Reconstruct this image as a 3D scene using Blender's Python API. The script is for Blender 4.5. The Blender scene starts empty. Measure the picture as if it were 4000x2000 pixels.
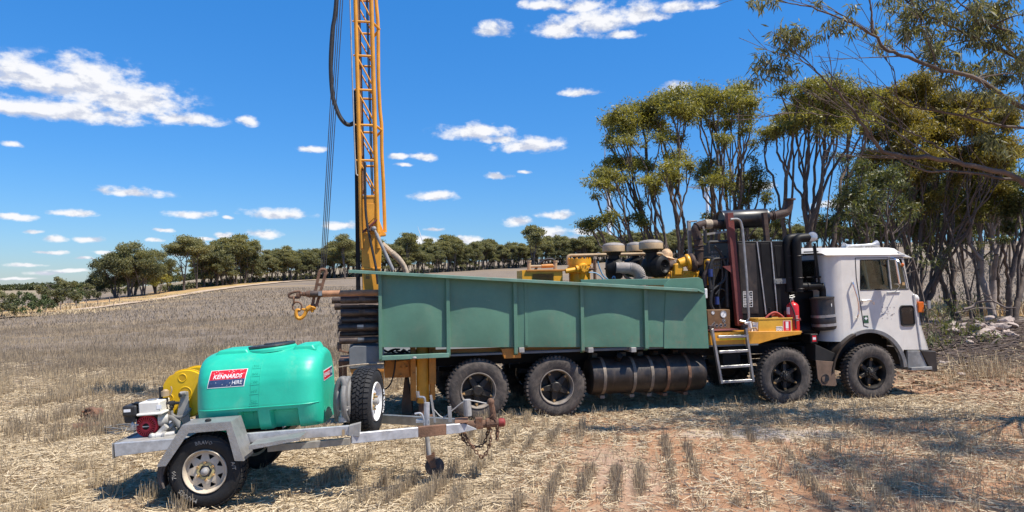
import bpy, bmesh, math, random
import numpy as np
from mathutils import Vector, Matrix, Quaternion
R = math.radians
C = bpy.context.scene.collection
SC = bpy.context.scene
random.seed(7)

# ------------------------------------------------------------------ camera
F_PX, CAM_H, HORIZON = 2850.0, 2.2, 1118.0
PITCH = math.atan((HORIZON - 1000) / F_PX)
cam_d = bpy.data.cameras.new('camera')
cam_d.sensor_width = 36.0
cam_d.lens = 36.0 * F_PX / 4000.0
cam_d.clip_end = 20000
cam = bpy.data.objects.new('camera', cam_d)
C.objects.link(cam)
cam.location = (0, 0, CAM_H)
cam.rotation_euler = (R(90) + PITCH, 0, 0)
SC.camera = cam
CAM_R = Matrix.Rotation(R(90) + PITCH, 3, 'X')
CAM_O = Vector((0, 0, CAM_H))

def ray(px, py):
    return (CAM_R @ Vector(((px - 2000) / F_PX, (1000 - py) / F_PX, -1))).normalized()

def at(px, py, Y):
    d = ray(px, py)
    return CAM_O + d * (Y / d.y)

# ------------------------------------------------------------------ sun, sky, exposure
SUN = Vector((0.42, -0.21, 0.92)).normalized()
sun_d = bpy.data.lights.new('sun', 'SUN')
sun_d.energy = 5.0
sun_d.angle = R(0.53)
sun_d.color = (1.0, 0.925, 0.81)
sun = bpy.data.objects.new('sun', sun_d)
C.objects.link(sun)
sun.rotation_euler = (-SUN).to_track_quat('-Z', 'Y').to_euler()
sun.location = (0, 0, 50)
SC.view_settings.view_transform = 'Standard'
SC.view_settings.look = 'None'
SC.view_settings.exposure = 0.5
SC.view_settings.gamma = 1.0
SC.view_settings.use_curve_mapping = False

world = bpy.data.worlds.new('World')
SC.world = world
world.use_nodes = True
wt = world.node_tree
wt.nodes.clear()

class NT:
    """small helper for building node trees"""
    def __init__(self, tree): self.t = tree
    def n(self, typ, **kw):
        nd = self.t.nodes.new(typ)
        for k, v in kw.items(): setattr(nd, k, v)
        return nd
    def link(self, a, b): self.t.links.new(a, b)
    def _set(self, sock, v):
        if hasattr(v, 'is_output'): self.link(v, sock)
        elif v is not None: sock.default_value = v
    def math(self, op, a, b=None, c=None, clamp=False):
        nd = self.n('ShaderNodeMath', operation=op, use_clamp=clamp)
        self._set(nd.inputs[0], a)
        if b is not None: self._set(nd.inputs[1], b)
        if c is not None: self._set(nd.inputs[2], c)
        return nd.outputs[0]
    def vmath(self, op, a, b=None, out=0):
        nd = self.n('ShaderNodeVectorMath', operation=op)
        self._set(nd.inputs[0], a)
        if b is not None: self._set(nd.inputs[1], b)
        return nd.outputs[out]
    def noise(self, vec, scale, detail=4, rough=.55, dist=0, out='Fac'):
        nd = self.n('ShaderNodeTexNoise')
        if vec is not None: self.link(vec, nd.inputs['Vector'])
        nd.inputs['Scale'].default_value = scale
        nd.inputs['Detail'].default_value = detail
        nd.inputs['Roughness'].default_value = rough
        nd.inputs['Distortion'].default_value = dist
        return nd.outputs[out]
    def ramp(self, f, lo, hi, a=0.0, b=1.0, smooth=True):
        nd = self.n('ShaderNodeMapRange')
        if smooth: nd.interpolation_type = 'SMOOTHSTEP'
        self._set(nd.inputs['Value'], f)
        for k, v in (('From Min', lo), ('From Max', hi), ('To Min', a), ('To Max', b)): nd.inputs[k].default_value = v
        return nd.outputs[0]
    def mix(self, f, a, b, mode='MIX'):
        nd = self.n('ShaderNodeMix', data_type='RGBA', blend_type=mode)
        self._set(nd.inputs[0], f)
        for s, v in ((nd.inputs[6], a), (nd.inputs[7], b)):
            if isinstance(v, (tuple, list)): v = tuple(v)[:3] + (1,)
            self._set(s, v)
        return nd.outputs[2]
    def scalevec(self, vec, s):
        nd = self.n('ShaderNodeMapping')
        self.link(vec, nd.inputs['Vector'])
        nd.inputs['Scale'].default_value = s
        return nd.outputs[0]

W = NT(wt)
sky = W.n('ShaderNodeTexSky', sky_type='NISHITA')
sky.sun_disc = False
sky.sun_elevation = math.asin(SUN.z)
sky.sun_rotation = math.atan2(SUN.x, SUN.y)
sky.air_density = 1.0
sky.dust_density = 0.25
sky.ozone_density = 3.0
sky.altitude = 300
hsv = W.n('ShaderNodeHueSaturation')
hsv.inputs['Hue'].default_value = 0.5
hsv.inputs['Saturation'].default_value = 1.16
hsv.inputs['Value'].default_value = 1.0
W.link(sky.outputs[0], hsv.inputs['Color'])
wdir = W.n('ShaderNodeTexCoord').outputs['Generated']
wsep = W.n('ShaderNodeSeparateXYZ')
W.link(wdir, wsep.inputs[0])
# clear, dry, deep-blue air (same all round the horizon)
t1 = W.mix(W.ramp(wsep.outputs[2], .0, .17, smooth=False), (.48, .59, .81), (.39, .73, 1.03))
tint = W.mix(W.ramp(wsep.outputs[2], .17, .38, smooth=False), t1, (.37, .92, 1.27))
blue = W.mix(1.0, hsv.outputs[0], tint, 'MULTIPLY')
# fair-weather cumulus: (azimuth, elevation) ellipses broken up by noise
CLOUDS = [  # px, py, half width, half height (photograph pixels, turned into angles)
    (330, 340, 240, 125), (110, 310, 210, 95), (520, 400, 240, 100), (230, 440, 330, 62), (720, 468, 170, 42), (60, 425, 150, 40), (2180, 120, 120, 58), (2340, 95, 180, 85), (2500, 62, 130, 62), (2420, 140, 110, 30), (2130, 25, 120, 35), (2260, 28, 170, 38), (1935, 125, 95, 48), (2660, 32, 150, 30),
    (1850, 522, 190, 48), (2070, 575, 180, 50), (1960, 548, 110, 32), (2265, 365, 95, 26), (1650, 613, 75, 22), (1690, 770, 115, 34), (1560, 612, 60, 14), (1945, 688, 70, 18), (2640, 340, 70, 28),
    (520, 755, 135, 28), (965, 470, 50, 24), (1220, 580, 70, 16), (740, 838, 110, 26), (1090, 840, 160, 32), (1030, 912, 75, 22), (290, 835, 100, 20), (225, 935, 45, 14),
    (355, 935, 55, 16), (2180, 840, 95, 26), (2020, 866, 70, 24), (2140, 915, 110, 38), (1650, 940, 110, 26), (1340, 880, 80, 22), (60, 850, 70, 14), (170, 1068, 60, 12),
    (1770, 945, 60, 16), (1010, 985, 60, 14), (2230, 940, 60, 30), (700, 990, 40, 14), (210, 985, 50, 9), (610, 940, 35, 10), (3050, 1010, 90, 30), (3300, 800, 120, 30), (3700, 760, 100, 26), (2960, 730, 90, 28),
    (100, 1035, 70, 9), (60, 1090, 90, 8), (330, 1010, 40, 8), (640, 900, 40, 10), (800, 930, 40, 10), (870, 915, 45, 12), (410, 985, 35, 8), (560, 1040, 60, 10), (1240, 985, 60, 12), (1480, 985, 60, 16), (1700, 895, 50, 10), (1820, 935, 80, 22), (1720, 985, 90, 18), (2290, 905, 70, 16), (1960, 985, 80, 20), (130, 905, 40, 9), (45, 560, 40, 14), (890, 850, 25, 8), (2050, 675, 30, 10), (1590, 645, 50, 9), (2350, 985, 90, 26), (180, 985, 60, 8), (270, 1060, 90, 9)]
az = W.math('ARCTAN2', wsep.outputs[0], wsep.outputs[1])
el = W.math('ARCSINE', wsep.outputs[2])
comb = W.n('ShaderNodeCombineXYZ')
W.link(az, comb.inputs[0]); W.link(el, comb.inputs[1])
n_big = W.noise(comb.outputs[0], 40, 3, .5, 0, 'Color')
warp = W.vmath('MULTIPLY', W.vmath('SUBTRACT', n_big, (.5, .5, .5)), (.018, .008, 0))
uv = W.vmath('ADD', comb.outputs[0], warp)
best = None; acc = None
for px, py, rx, ry in CLOUDS:
    d = ray(px, py)
    a0, e0 = math.atan2(d.x, d.y), math.asin(d.z)
    v = W.vmath('MULTIPLY', W.vmath('SUBTRACT', uv, (a0, e0, 0)), (F_PX / rx, F_PX / ry, 0))
    if rx > 85:      # the larger clouds get a flattened, greyer base
        low = W.vmath('MULTIPLY', W.vmath('MINIMUM', v, (0, 0, 0)), (0, .8, 0))
        v = W.vmath('ADD', v, low)
        f = W.math('SUBTRACT', 1.0, W.vmath('LENGTH', v, out=1))
        t = W.math('MULTIPLY', W.math('MULTIPLY', f, 3.0, clamp=True), W.vmath('DOT_PRODUCT', v, (0, 1, 0), out=1))
        acc = t if acc is None else W.math('ADD', acc, t)
    else:
        f = W.math('SUBTRACT', 1.0, W.vmath('LENGTH', v, out=1))
    best = f if best is None else W.math('MAXIMUM', best, f)
sc = W.scalevec(comb.outputs[0], (1, 1.7, 1))
n1 = W.noise(sc, 34, 5, .58)
up = W.vmath('ADD', comb.outputs[0], (.006, .010, 0))
n2 = W.noise(W.scalevec(up, (1, 1.7, 1)), 34, 5, .58)
n3 = W.noise(sc, 95, 5, .6)
cf = W.math('ADD', W.math('ADD', best, W.math('MULTIPLY', W.math('SUBTRACT', n1, .5), 1.7)), W.math('MULTIPLY', W.math('SUBTRACT', n3, .5), .5))
dens = W.ramp(cf, .0, .72)
dens = W.math('MULTIPLY', dens, W.ramp(best, -.12, .12))
rel = W.math('MULTIPLY', W.math('SUBTRACT', n1, n2), 3.2)
shade = W.math('ADD', W.math('ADD', W.math('MULTIPLY', acc, .55), .62), rel)
ccol = W.mix(W.ramp(shade, .1, .85), (.64, .68, .80), (1.0, 1.0, 1.02))
cscale = W.n('ShaderNodeVectorMath', operation='SCALE')
W.link(ccol, cscale.inputs[0]); cscale.inputs[3].default_value = 6.6
final = W.mix(W.math('MULTIPLY', dens, .97), blue, cscale.outputs[0])
bg = W.n('ShaderNodeBackground')
bg.inputs['Strength'].default_value = 0.106
W.link(final, bg.inputs['Color'])
wo = W.n('ShaderNodeOutputWorld')
W.link(bg.outputs[0], wo.inputs['Surface'])

# ------------------------------------------------------------------ frames
class Frame:
    """a thing's own axes: u forward, v away from the camera, w up"""
    def __init__(self, O, yaw, pitch):
        self.O, self.yaw, self.pitch = Vector(O), yaw, pitch
        self.M = Matrix.Rotation(yaw, 3, 'Z') @ Matrix.Rotation(-pitch, 3, 'Y')
        self.I = self.M.inverted()
    def loc(self, px, py, v):
        o = self.I @ (CAM_O - self.O); d = self.I @ ray(px, py)
        t = (v - o.y) / d.y
        p = o + d * t
        return Vector((p.x, v, p.z))
    def world(self, p): return self.O + self.M @ Vector(p)
    def place(self, o):
        o.location = self.O; o.rotation_euler = (0, -self.pitch, self.yaw)

# ------------------------------------------------------------------ mesh builder
def basis(axis):
    a = Vector(axis).normalized()
    h = Vector((0, 0, 1)) if abs(a.z) < .9 else Vector((1, 0, 0))
    x = h.cross(a).normalized(); y = a.cross(x)
    return x, y, a

def catmull(pts, per=6):
    P = [Vector(p) for p in pts]
    P = [P[0] * 2 - P[1]] + P + [P[-1] * 2 - P[-2]]
    out = []
    for i in range(1, len(P) - 2):
        for k in range(per):
            t = k / per
            a, b, c, d = P[i-1], P[i], P[i+1], P[i+2]
            out.append(.5 * ((2*b) + (c-a)*t + (2*a-5*b+4*c-d)*t*t + (3*b-a-3*c+d)*t*t*t))
    out.append(P[-2])
    return out

def fillet(pts, r, n=4):
    """round the corners of a polyline"""
    P = [Vector(p) for p in pts]
    out = [P[0]]
    for i in range(1, len(P) - 1):
        a, b, c = P[i-1], P[i], P[i+1]
        da, dc = (a - b), (c - b)
        ra = min(r, da.length * .45, dc.length * .45)
        s, e = b + da.normalized() * ra, b + dc.normalized() * ra
        for k in range(n + 1):
            t = k / n
            out.append((1-t)*(1-t)*s + 2*t*(1-t)*b + t*t*e)
    out.append(P[-1])
    return out

class MB:
    def __init__(self): self.v = []; self.f = []; self.m = []; self.cur = 0
    def V(self, p): self.v.append(tuple(p)); return len(self.v) - 1
    def F(self, idx): self.f.append(tuple(idx)); self.m.append(self.cur)
    def addmesh(self, verts, faces):
        o = len(self.v); self.v += [tuple(p) for p in verts]
        for f in faces: self.F([i + o for i in f])
        return self
    def box(self, p, q):
        x0, x1 = sorted((p[0], q[0])); y0, y1 = sorted((p[1], q[1])); z0, z1 = sorted((p[2], q[2]))
        return self.hexa([(x0,y0,z0),(x1,y0,z0),(x1,y1,z0),(x0,y1,z0)], [(x0,y0,z1),(x1,y0,z1),(x1,y1,z1),(x0,y1,z1)])
    def hexa(self, a, b):
        o = len(self.v); self.v += [tuple(p) for p in a] + [tuple(p) for p in b]
        for f in ((3,2,1,0),(4,5,6,7),(0,1,5,4),(1,2,6,5),(2,3,7,6),(3,0,4,7)): self.F([o+i for i in f])
        return self
    def beam(self, p, q, w, h, up=(0,0,1)):
        p, q = Vector(p), Vector(q); d = (q - p).normalized(); up = Vector(up)
        s = d.cross(up).normalized() * (w / 2); t = s.cross(d).normalized() * (h / 2)
        return self.hexa([p-s-t, p+s-t, p+s+t, p-s+t], [q-s-t, q+s-t, q+s+t, q-s+t])
    def prism(self, pts, off):
        off = Vector(off); n = len(pts); o = len(self.v)
        P = [Vector(p) for p in pts]
        self.v += [tuple(p) for p in P] + [tuple(p + off) for p in P]
        nrm = Vector((0,0,0))
        for i in range(n): nrm += P[i].cross(P[(i+1) % n])
        flip = nrm.dot(off) > 0
        a = list(range(o, o+n)); b = list(range(o+n, o+2*n))
        self.F(a[::-1] if flip else a); self.F(b if flip else b[::-1])
        for i in range(n):
            j = (i+1) % n
            q = [a[i], a[j], b[j], b[i]]
            self.F(q if flip else q[::-1])
        return self
    def tube(self, pts, r, n=8, caps=True):
        P = [Vector(p) for p in pts]
        rs = r if isinstance(r, (list, tuple)) else [r] * len(P)
        T = [(P[min(i+1, len(P)-1)] - P[max(i-1, 0)]).normalized() for i in range(len(P))]
        x, y, _ = basis(T[0]); o = len(self.v)
        for i, p in enumerate(P):
            x = (x - T[i] * x.dot(T[i]))
            x = x.normalized() if x.length > 1e-6 else basis(T[i])[0]
            y = T[i].cross(x)
            for k in range(n):
                a = 2 * math.pi * k / n
                self.v.append(tuple(p + (x * math.cos(a) + y * math.sin(a)) * rs[i]))
        for i in range(len(P) - 1):
            for k in range(n):
                k2 = (k + 1) % n
                self.F((o+i*n+k, o+i*n+k2, o+(i+1)*n+k2, o+(i+1)*n+k))
        if caps:
            self.F([o+k for k in range(n)][::-1]); e = o + (len(P)-1)*n
            self.F([e+k for k in range(n)])
        return self
    def cyl(self, p, q, r, r2=None, n=20, caps=True):
        return self.tube([p, q], [r, r if r2 is None else r2], n, caps)
    def lathe(self, o, axis, prof, n=32, a0=0, a1=2*math.pi):
        """prof: (distance along the axis, radius)"""
        x, y, a = basis(axis); o = Vector(o); full = abs(a1 - a0 - 2*math.pi) < 1e-6
        m = n if full else n + 1; b = len(self.v)
        for (t, r) in prof:
            for k in range(m):
                g = a0 + (a1 - a0) * k / n
                self.v.append(tuple(o + a * t + (x * math.cos(g) + y * math.sin(g)) * r))
        for i in range(len(prof) - 1):
            for k in range(n):
                k2 = (k + 1) % m
                self.F((b+i*m+k, b+i*m+k2, b+(i+1)*m+k2, b+(i+1)*m+k))
        return self
    def disc(self, o, axis, r, n=24):
        x, y, a = basis(axis); b = len(self.v); o = Vector(o)
        for k in range(n):
            g = 2*math.pi*k/n; self.v.append(tuple(o + (x*math.cos(g)+y*math.sin(g))*r))
        self.F(range(b, b+n)); return self
    def torus(self, o, axis, Rr, r, n=20, m=8, sx=1, sy=1):
        x, y, a = basis(axis); o = Vector(o)
        P = [o + x*(Rr*math.cos(2*math.pi*k/n)*sx) + y*(Rr*math.sin(2*math.pi*k/n)*sy) for k in range(n)]
        b = len(self.v)
        for k in range(n):
            t = (P[(k+1) % n] - P[k-1]).normalized(); s = a.cross(t)
            for j in range(m):
                g = 2*math.pi*j/m; self.v.append(tuple(P[k] + (s*math.cos(g) + a*math.sin(g))*r))
        for k in range(n):
            for j in range(m):
                k2, j2 = (k+1) % n, (j+1) % m
                self.F((b+k*m+j, b+k*m+j2, b+k2*m+j2, b+k2*m+j))
        return self
    def ball(self, c, r, n=12, m=8):
        rx, ry, rz = (r, r, r) if not isinstance(r, (tuple, list)) else r
        b = len(self.v); c = Vector(c)
        for i in range(m + 1):
            t = math.pi * i / m
            for k in range(n):
                g = 2*math.pi*k/n
                self.v.append((c.x + rx*math.sin(t)*math.cos(g), c.y + ry*math.sin(t)*math.sin(g), c.z - rz*math.cos(t)))
        for i in range(m):
            for k in range(n):
                k2 = (k+1) % n
                self.F((b+i*n+k, b+i*n+k2, b+(i+1)*n+k2, b+(i+1)*n+k))
        return self
    def build(self, name, mat, parent=None, smooth=35, bevel=0, seg=1, loc=None):
        me = bpy.data.meshes.new(name)
        me.from_pydata(self.v, [], self.f)
        mats = mat if isinstance(mat, (list, tuple)) else [mat]
        for m_ in mats: me.materials.append(m_)
        if len(mats) > 1: me.polygons.foreach_set('material_index', self.m)
        me.validate()
        if smooth:
            me.polygons.foreach_set('use_smooth', [True] * len(me.polygons))
            me.set_sharp_from_angle(angle=R(smooth))
        me.update()
        o = bpy.data.objects.new(name, me); C.objects.link(o)
        if parent: o.parent = parent
        if loc is not None: o.location = loc
        if bevel:
            b = o.modifiers.new('bevel', 'BEVEL'); b.width = bevel; b.segments = seg
            b.limit_method = 'ANGLE'; b.angle_limit = R(40); b.harden_normals = False
        return o

def tag(o, label=None, cat=None, group=None, kind=None):
    if label: o['label'] = label
    if cat: o['category'] = cat
    if group: o['group'] = group
    if kind: o['kind'] = kind
    return o

def thing(name, label, cat, frame=None, group=None, loc=(0,0,0), parent=None):
    o = bpy.data.objects.new(name, None); C.objects.link(o)
    o.empty_display_size = .2
    if frame: frame.place(o)
    else: o.location = loc
    if parent: o.parent = parent
    if label: tag(o, label, cat, group)
    return o

def copy_tree(o, parent=None):
    c = o.copy(); C.objects.link(c); c.parent = parent
    for ch in list(o.children): copy_tree(ch, c)
    return c

_txt = {}
def text_geo(s, size=1.0, depth=0.0, bold=0.0, res=2, shear=0.0):
    """letters as flat or raised geometry in their own x-y plane, origin at the centre"""
    key = (s, depth, bold, res, shear)
    if key not in _txt:
        cu = bpy.data.curves.new('t', 'FONT'); cu.body = s; cu.size = 1; cu.extrude = depth; cu.offset = bold
        cu.resolution_u = res; cu.shear = shear; cu.align_x = 'CENTER'; cu.align_y = 'CENTER'
        ob = bpy.data.objects.new('t', cu); C.objects.link(ob)
        dg = bpy.context.evaluated_depsgraph_get(); dg.update()
        me = bpy.data.meshes.new_from_object(ob.evaluated_get(dg))
        _txt[key] = ([tuple(v.co) for v in me.vertices], [tuple(p.vertices) for p in me.polygons])
        bpy.data.objects.remove(ob); bpy.data.curves.remove(cu); bpy.data.meshes.remove(me)
    V, Fc = _txt[key]
    return [(x*size, y*size, z*size) for x, y, z in V], Fc

# ------------------------------------------------------------------ materials
_mats = {}
def mat(name, base, rough=.55, metal=0.0, var=.18, scale=6.0, rust=0.0, rustcol=(.12,.05,.025), dust=0.0, dustcol=(.30,.22,.15), bump=0.0, bscale=40.0, spec=.5, coat=0.0):
    """painted / bare / dirty surface: base colour broken by two noises, rust patches, dust"""
    m = bpy.data.materials.new(name); m.use_nodes = True
    T = NT(m.node_tree); bs = m.node_tree.nodes['Principled BSDF']
    co = T.n('ShaderNodeTexCoord').outputs['Object']
    n1 = T.noise(co, scale, 6, .65)
    hi = tuple(min(1, c * (1 + var)) for c in base); lo = tuple(c * (1 - var) for c in base)
    col = T.mix(T.ramp(n1, .3, .7), lo, hi)
    rg = T.math('ADD', rough - .08, T.math('MULTIPLY', n1, .16))
    if dust:
        d = T.ramp(T.noise(T.scalevec(co, (1, 1, .45)), scale * 1.7, 7, .7, .4), .62 - .35 * dust, .8)
        d = T.math('MULTIPLY', d, min(1, .35 + dust * .6))
        col = T.mix(d, col, dustcol); rg = T.math('ADD', rg, T.math('MULTIPLY', d, .3))
    mt = metal
    if rust:
        r_ = T.ramp(T.noise(co, scale * 2.6, 8, .72, .6), .72 - .4 * rust, .80 - .3 * rust)
        rc = T.mix(T.noise(co, scale * 9, 4), tuple(c * .55 for c in rustcol), tuple(c * 1.5 for c in rustcol))
        col = T.mix(r_, col, rc); rg = T.math('ADD', rg, T.math('MULTIPLY', r_, .35))
        if metal: mt = T.math('MULTIPLY', metal, T.math('SUBTRACT', 1.0, r_))
    T.link(col, bs.inputs['Base Color'])
    rr = T.math('MINIMUM', T.math('MAXIMUM', rg, .05), 1.0)
    T.link(rr, bs.inputs['Roughness'])
    T._set(bs.inputs['Metallic'], mt)
    bs.inputs['Specular IOR Level'].default_value = spec
    if coat: bs.inputs['Coat Weight'].default_value = coat; bs.inputs['Coat Roughness'].default_value = .15
    if bump:
        b = T.n('ShaderNodeBump'); b.inputs['Strength'].default_value = bump; b.inputs['Distance'].default_value = .02
        T.link(T.noise(co, bscale, 5, .65), b.inputs['Height']); T.link(b.outputs[0], bs.inputs['Normal'])
    _mats[name] = m
    return m

M = {}
M['green'] = mat('green_paint', (.095, .215, .150), .5, var=.12, scale=1.4, rust=.10, rustcol=(.16,.10,.06), dust=.34, dustcol=(.20,.24,.17), bump=.25, bscale=2.2)
def weather_panel(m):
    """scratches along the sheet and splashed mud towards its lower edge"""
    T = NT(m.node_tree); bs = m.node_tree.nodes['Principled BSDF']; co = T.n('ShaderNodeTexCoord').outputs['Object']; ol = bs.inputs['Base Color'].links[0].from_socket
    sc1 = T.ramp(T.noise(T.scalevec(co, (3, 3, 42)), 2.2, 4, .7, .8), .69, .73); sc2 = T.ramp(T.noise(T.scalevec(co, (30, 5, 2.5)), 1.6, 4, .7, .6), .71, .75)
    col = T.mix(T.math('MULTIPLY', T.math('MAXIMUM', sc1, sc2), .45), ol, (.34, .38, .30))
    sp = T.n('ShaderNodeSeparateXYZ'); T.link(co, sp.inputs[0]); low = T.ramp(sp.outputs[2], 1.55, 1.12)
    mud = T.math('MULTIPLY', low, T.ramp(T.noise(T.scalevec(co, (6, 6, 3)), 2, 7, .75, .5), .5, .68)); col = T.mix(T.math('MULTIPLY', mud, .55), col, (.24, .17, .11))
    run = T.math('MULTIPLY', T.ramp(T.noise(T.scalevec(co, (22, 22, .8)), 1.5, 5, .7), .66, .76), .35); col = T.mix(run, col, (.16, .12, .075))
    T.link(col, bs.inputs['Base Color'])
weather_panel(M['green'])
M['green_edge'] = mat('green_worn_edge', (.13, .25, .19), .5, var=.2, scale=3, rust=.25, rustcol=(.24,.20,.15), dust=.3)
M['yellow'] = mat('yellow_paint', (.66, .295, .025), .5, var=.16, scale=3, rust=.22, rustcol=(.16,.06,.02), dust=.2, dustcol=(.3,.17,.08))
M['orange'] = mat('orange_paint', (.50, .20, .03), .5, var=.2, scale=4, rust=.28, rustcol=(.14,.05,.02), dust=.3, dustcol=(.24,.12,.06))
M['engine_yellow'] = mat('engine_yellow', (.72, .35, .015), .45, var=.12, scale=7, rust=.12, dust=.15, dustcol=(.2,.12,.06))
M['black'] = mat('black_paint', (.009, .0088, .009), .5, var=.3, scale=5, dust=.10, dustcol=(.05,.04,.03), spec=.22)
M['drum_black'] = mat('black_drum', (.026, .021, .018), .42, var=.4, scale=4, dust=.5, dustcol=(.12,.085,.06), rust=.18, rustcol=(.13,.065,.035))
M['chassis'] = mat('dirty_chassis', (.011, .0095, .009), .7, var=.3, scale=6, dust=.25, dustcol=(.07,.05,.035))
M['rubber'] = mat('tyre_rubber', (.048, .043, .040), .88, var=.3, scale=8, dust=.9, dustcol=(.17,.14,.12), bump=.25, bscale=60, spec=.3)
M['rubber_new'] = mat('new_tyre_rubber', (.018, .018, .019), .7, var=.25, scale=9, dust=.22, dustcol=(.10,.09,.08), bump=.25, bscale=60, spec=.35)
M['hose'] = mat('black_hose', (.02, .02, .021), .55, var=.3, scale=20, dust=.2)
M['rim_dusty'] = mat('dusty_rim', (.32, .28, .24), .45, .3, var=.25, scale=7, rust=.3, rustcol=(.12,.06,.035), dust=.3)
M['rim_dark'] = mat('dark_rim', (.02, .018, .016), .45, var=.4, scale=9, rust=.3, rustcol=(.10,.045,.02), dust=.25, dustcol=(.15,.10,.06))
M['strap'] = mat('dull_strap', (.20, .165, .13), .6, .2, var=.3, scale=9, rust=.2, dust=.4)
M['clamp'] = mat('tan_clamp', (.42, .26, .11), .5, var=.25, scale=20, rust=.15)
M['rust'] = mat('rusty_steel', (.16, .085, .05), .8, var=.4, scale=7, rust=.4, rustcol=(.20,.08,.035), bump=.3, bscale=50)
M['casing'] = mat('rust_orange_pipe', (.34, .17, .085), .7, var=.3, scale=5, rust=.25, rustcol=(.18,.07,.03), bump=.2)
M['drill'] = mat('oiled_drill_rod', (.075, .055, .045), .5, .4, var=.45, scale=6, rust=.35, rustcol=(.13,.06,.035), dust=.3, dustcol=(.24,.18,.14))
M['exhaust'] = mat('rusty_exhaust', (.060, .036, .028), .75, var=.45, scale=8, rust=.4, rustcol=(.12,.05,.025), bump=.3)
M['oxide'] = mat('red_oxide', (.15, .035, .030), .6, var=.2, scale=4, rust=.18, dust=.15)
M['steel'] = mat('bare_steel', (.42, .42, .41), .38, .75, var=.2, scale=8, dust=.2)
M['galv'] = mat('galvanised_steel', (.52, .53, .54), .48, .55, var=.22, scale=9, dust=.25, dustcol=(.45,.40,.34))
M['galv_dull'] = mat('dull_galvanised', (.36, .35, .33), .6, .3, var=.2, scale=9, dust=.4, dustcol=(.40,.33,.26))
M['pump_alloy'] = mat('cast_alloy', (.50, .48, .45), .5, .3, var=.2, scale=14, dust=.3, dustcol=(.40,.34,.27))
M['greyplate'] = mat('grey_plate', (.15, .16, .165), .6, var=.2, scale=3, rust=.18, dust=.3)
M['white_cab'] = mat('white_cab_paint', (.71, .67, .61), .36, var=.07, scale=2.5, rust=.05, rustcol=(.30,.19,.12), dust=.26, dustcol=(.48,.40,.33), coat=.25)
M['white'] = mat('white_paint', (.72, .72, .70), .45, var=.08, scale=10, dust=.12)
M['fender_grey'] = mat('worn_grey_fender', (.22, .22, .22), .55, var=.3, scale=6, dust=.4, rust=.1)
M['flap'] = mat('muddy_flap', (.15, .095, .065), .8, var=.25, scale=5, dust=.4, dustcol=(.26,.17,.11))
M['chrome'] = mat('chrome', (.75, .75, .75), .2, .95, var=.08)
M['tank'] = mat('green_poly_tank', (.022, .46, .305), .40, var=.09, scale=2.5, dust=.30, dustcol=(.16,.47,.30), bump=.08, bscale=14)
M['reel'] = mat('yellow_poly', (.72, .44, .008), .42, var=.07, scale=6, dust=.12)
M['red'] = mat('red_gloss', (.55, .018, .020), .32, var=.08, scale=8, dust=.08)
M['engine_red'] = mat('engine_red', (.42, .012, .03), .35, var=.12, scale=10, dust=.12)
M['engine_white'] = mat('engine_white', (.70, .67, .60), .38, var=.06, scale=10, dust=.2)
M['hose_grey'] = mat('grey_hose', (.17, .165, .155), .65, var=.15, scale=20, dust=.2)
M['hose_tan'] = mat('tan_braided_hose', (.36, .29, .21), .8, var=.3, scale=30)
M['beige'] = mat('beige_paint', (.42, .30, .17), .55, var=.14, scale=6, dust=.3)
M['pipe_grey'] = mat('weathered_grey_pipe', (.26, .235, .215), .7, var=.25, scale=8, dust=.3)
M['amber'] = mat('amber_lens', (.62, .13, .01), .25, var=.1, scale=20)
M['blue_hose'] = mat('blue_hose', (.12, .28, .42), .5, var=.1)
M['seat'] = mat('dark_seat', (.02, .02, .022), .7)
M['box_yellow'] = mat('yellow_box_paint', (.66, .36, .035), .45, var=.12, scale=5, rust=.12, dust=.2)
M['gauge_brown'] = mat('brown_panel', (.16, .085, .035), .6, var=.25, scale=8, rust=.2, dust=.2)
M['sign_red'] = mat('sign_red', (.60, .016, .03), .4, var=.06, scale=30)
M['sign_navy'] = mat('sign_navy', (.030, .055, .13), .4, var=.12, scale=30, dust=.1, dustcol=(.4,.4,.4))
M['sign_white'] = mat('sign_white', (.80, .80, .79), .45, var=.04, scale=20)
M['sign_black'] = mat('sign_black', (.02, .02, .02), .5)
M['sign_green'] = mat('sign_green', (.03, .09, .045), .5)
M['tank_dark'] = mat('tank_lid_black', (.03, .035, .035), .5, dust=.3)
M['rope'] = mat('steel_rope', (.05, .045, .042), .6, .4, var=.3, scale=40)
M['tyre_letter'] = mat('white_tyre_letter', (.30, .28, .25), .8, var=.3, scale=30, dust=.4)
M['tape_yellow'] = mat('hi_vis_tape', (.75, .70, .03), .4)
M['skin'] = mat('skin', (.42, .22, .15), .55, var=.08, scale=20)
M['shirt'] = mat('work_shirt', (.50, .22, .12), .85, var=.15, scale=12)
M['trousers'] = mat('work_trousers', (.05, .05, .07), .9, var=.2, scale=12)
M['coupling_red'] = mat('dull_red', (.26, .035, .03), .55, var=.3, scale=20, rust=.3)
M['hat'] = mat('dusty_hat', (.52, .34, .19), .65, var=.35, scale=22, dust=.3, dustcol=(.60,.48,.36))
M['boot'] = mat('boot_leather', (.06, .04, .03), .7)
M['turbine'] = mat('turbine_white', (.70, .72, .74), .5, var=.03)
M['lamp_glass'] = mat('lamp_glass', (.55, .56, .56), .15, .3, var=.1, scale=30)
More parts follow.
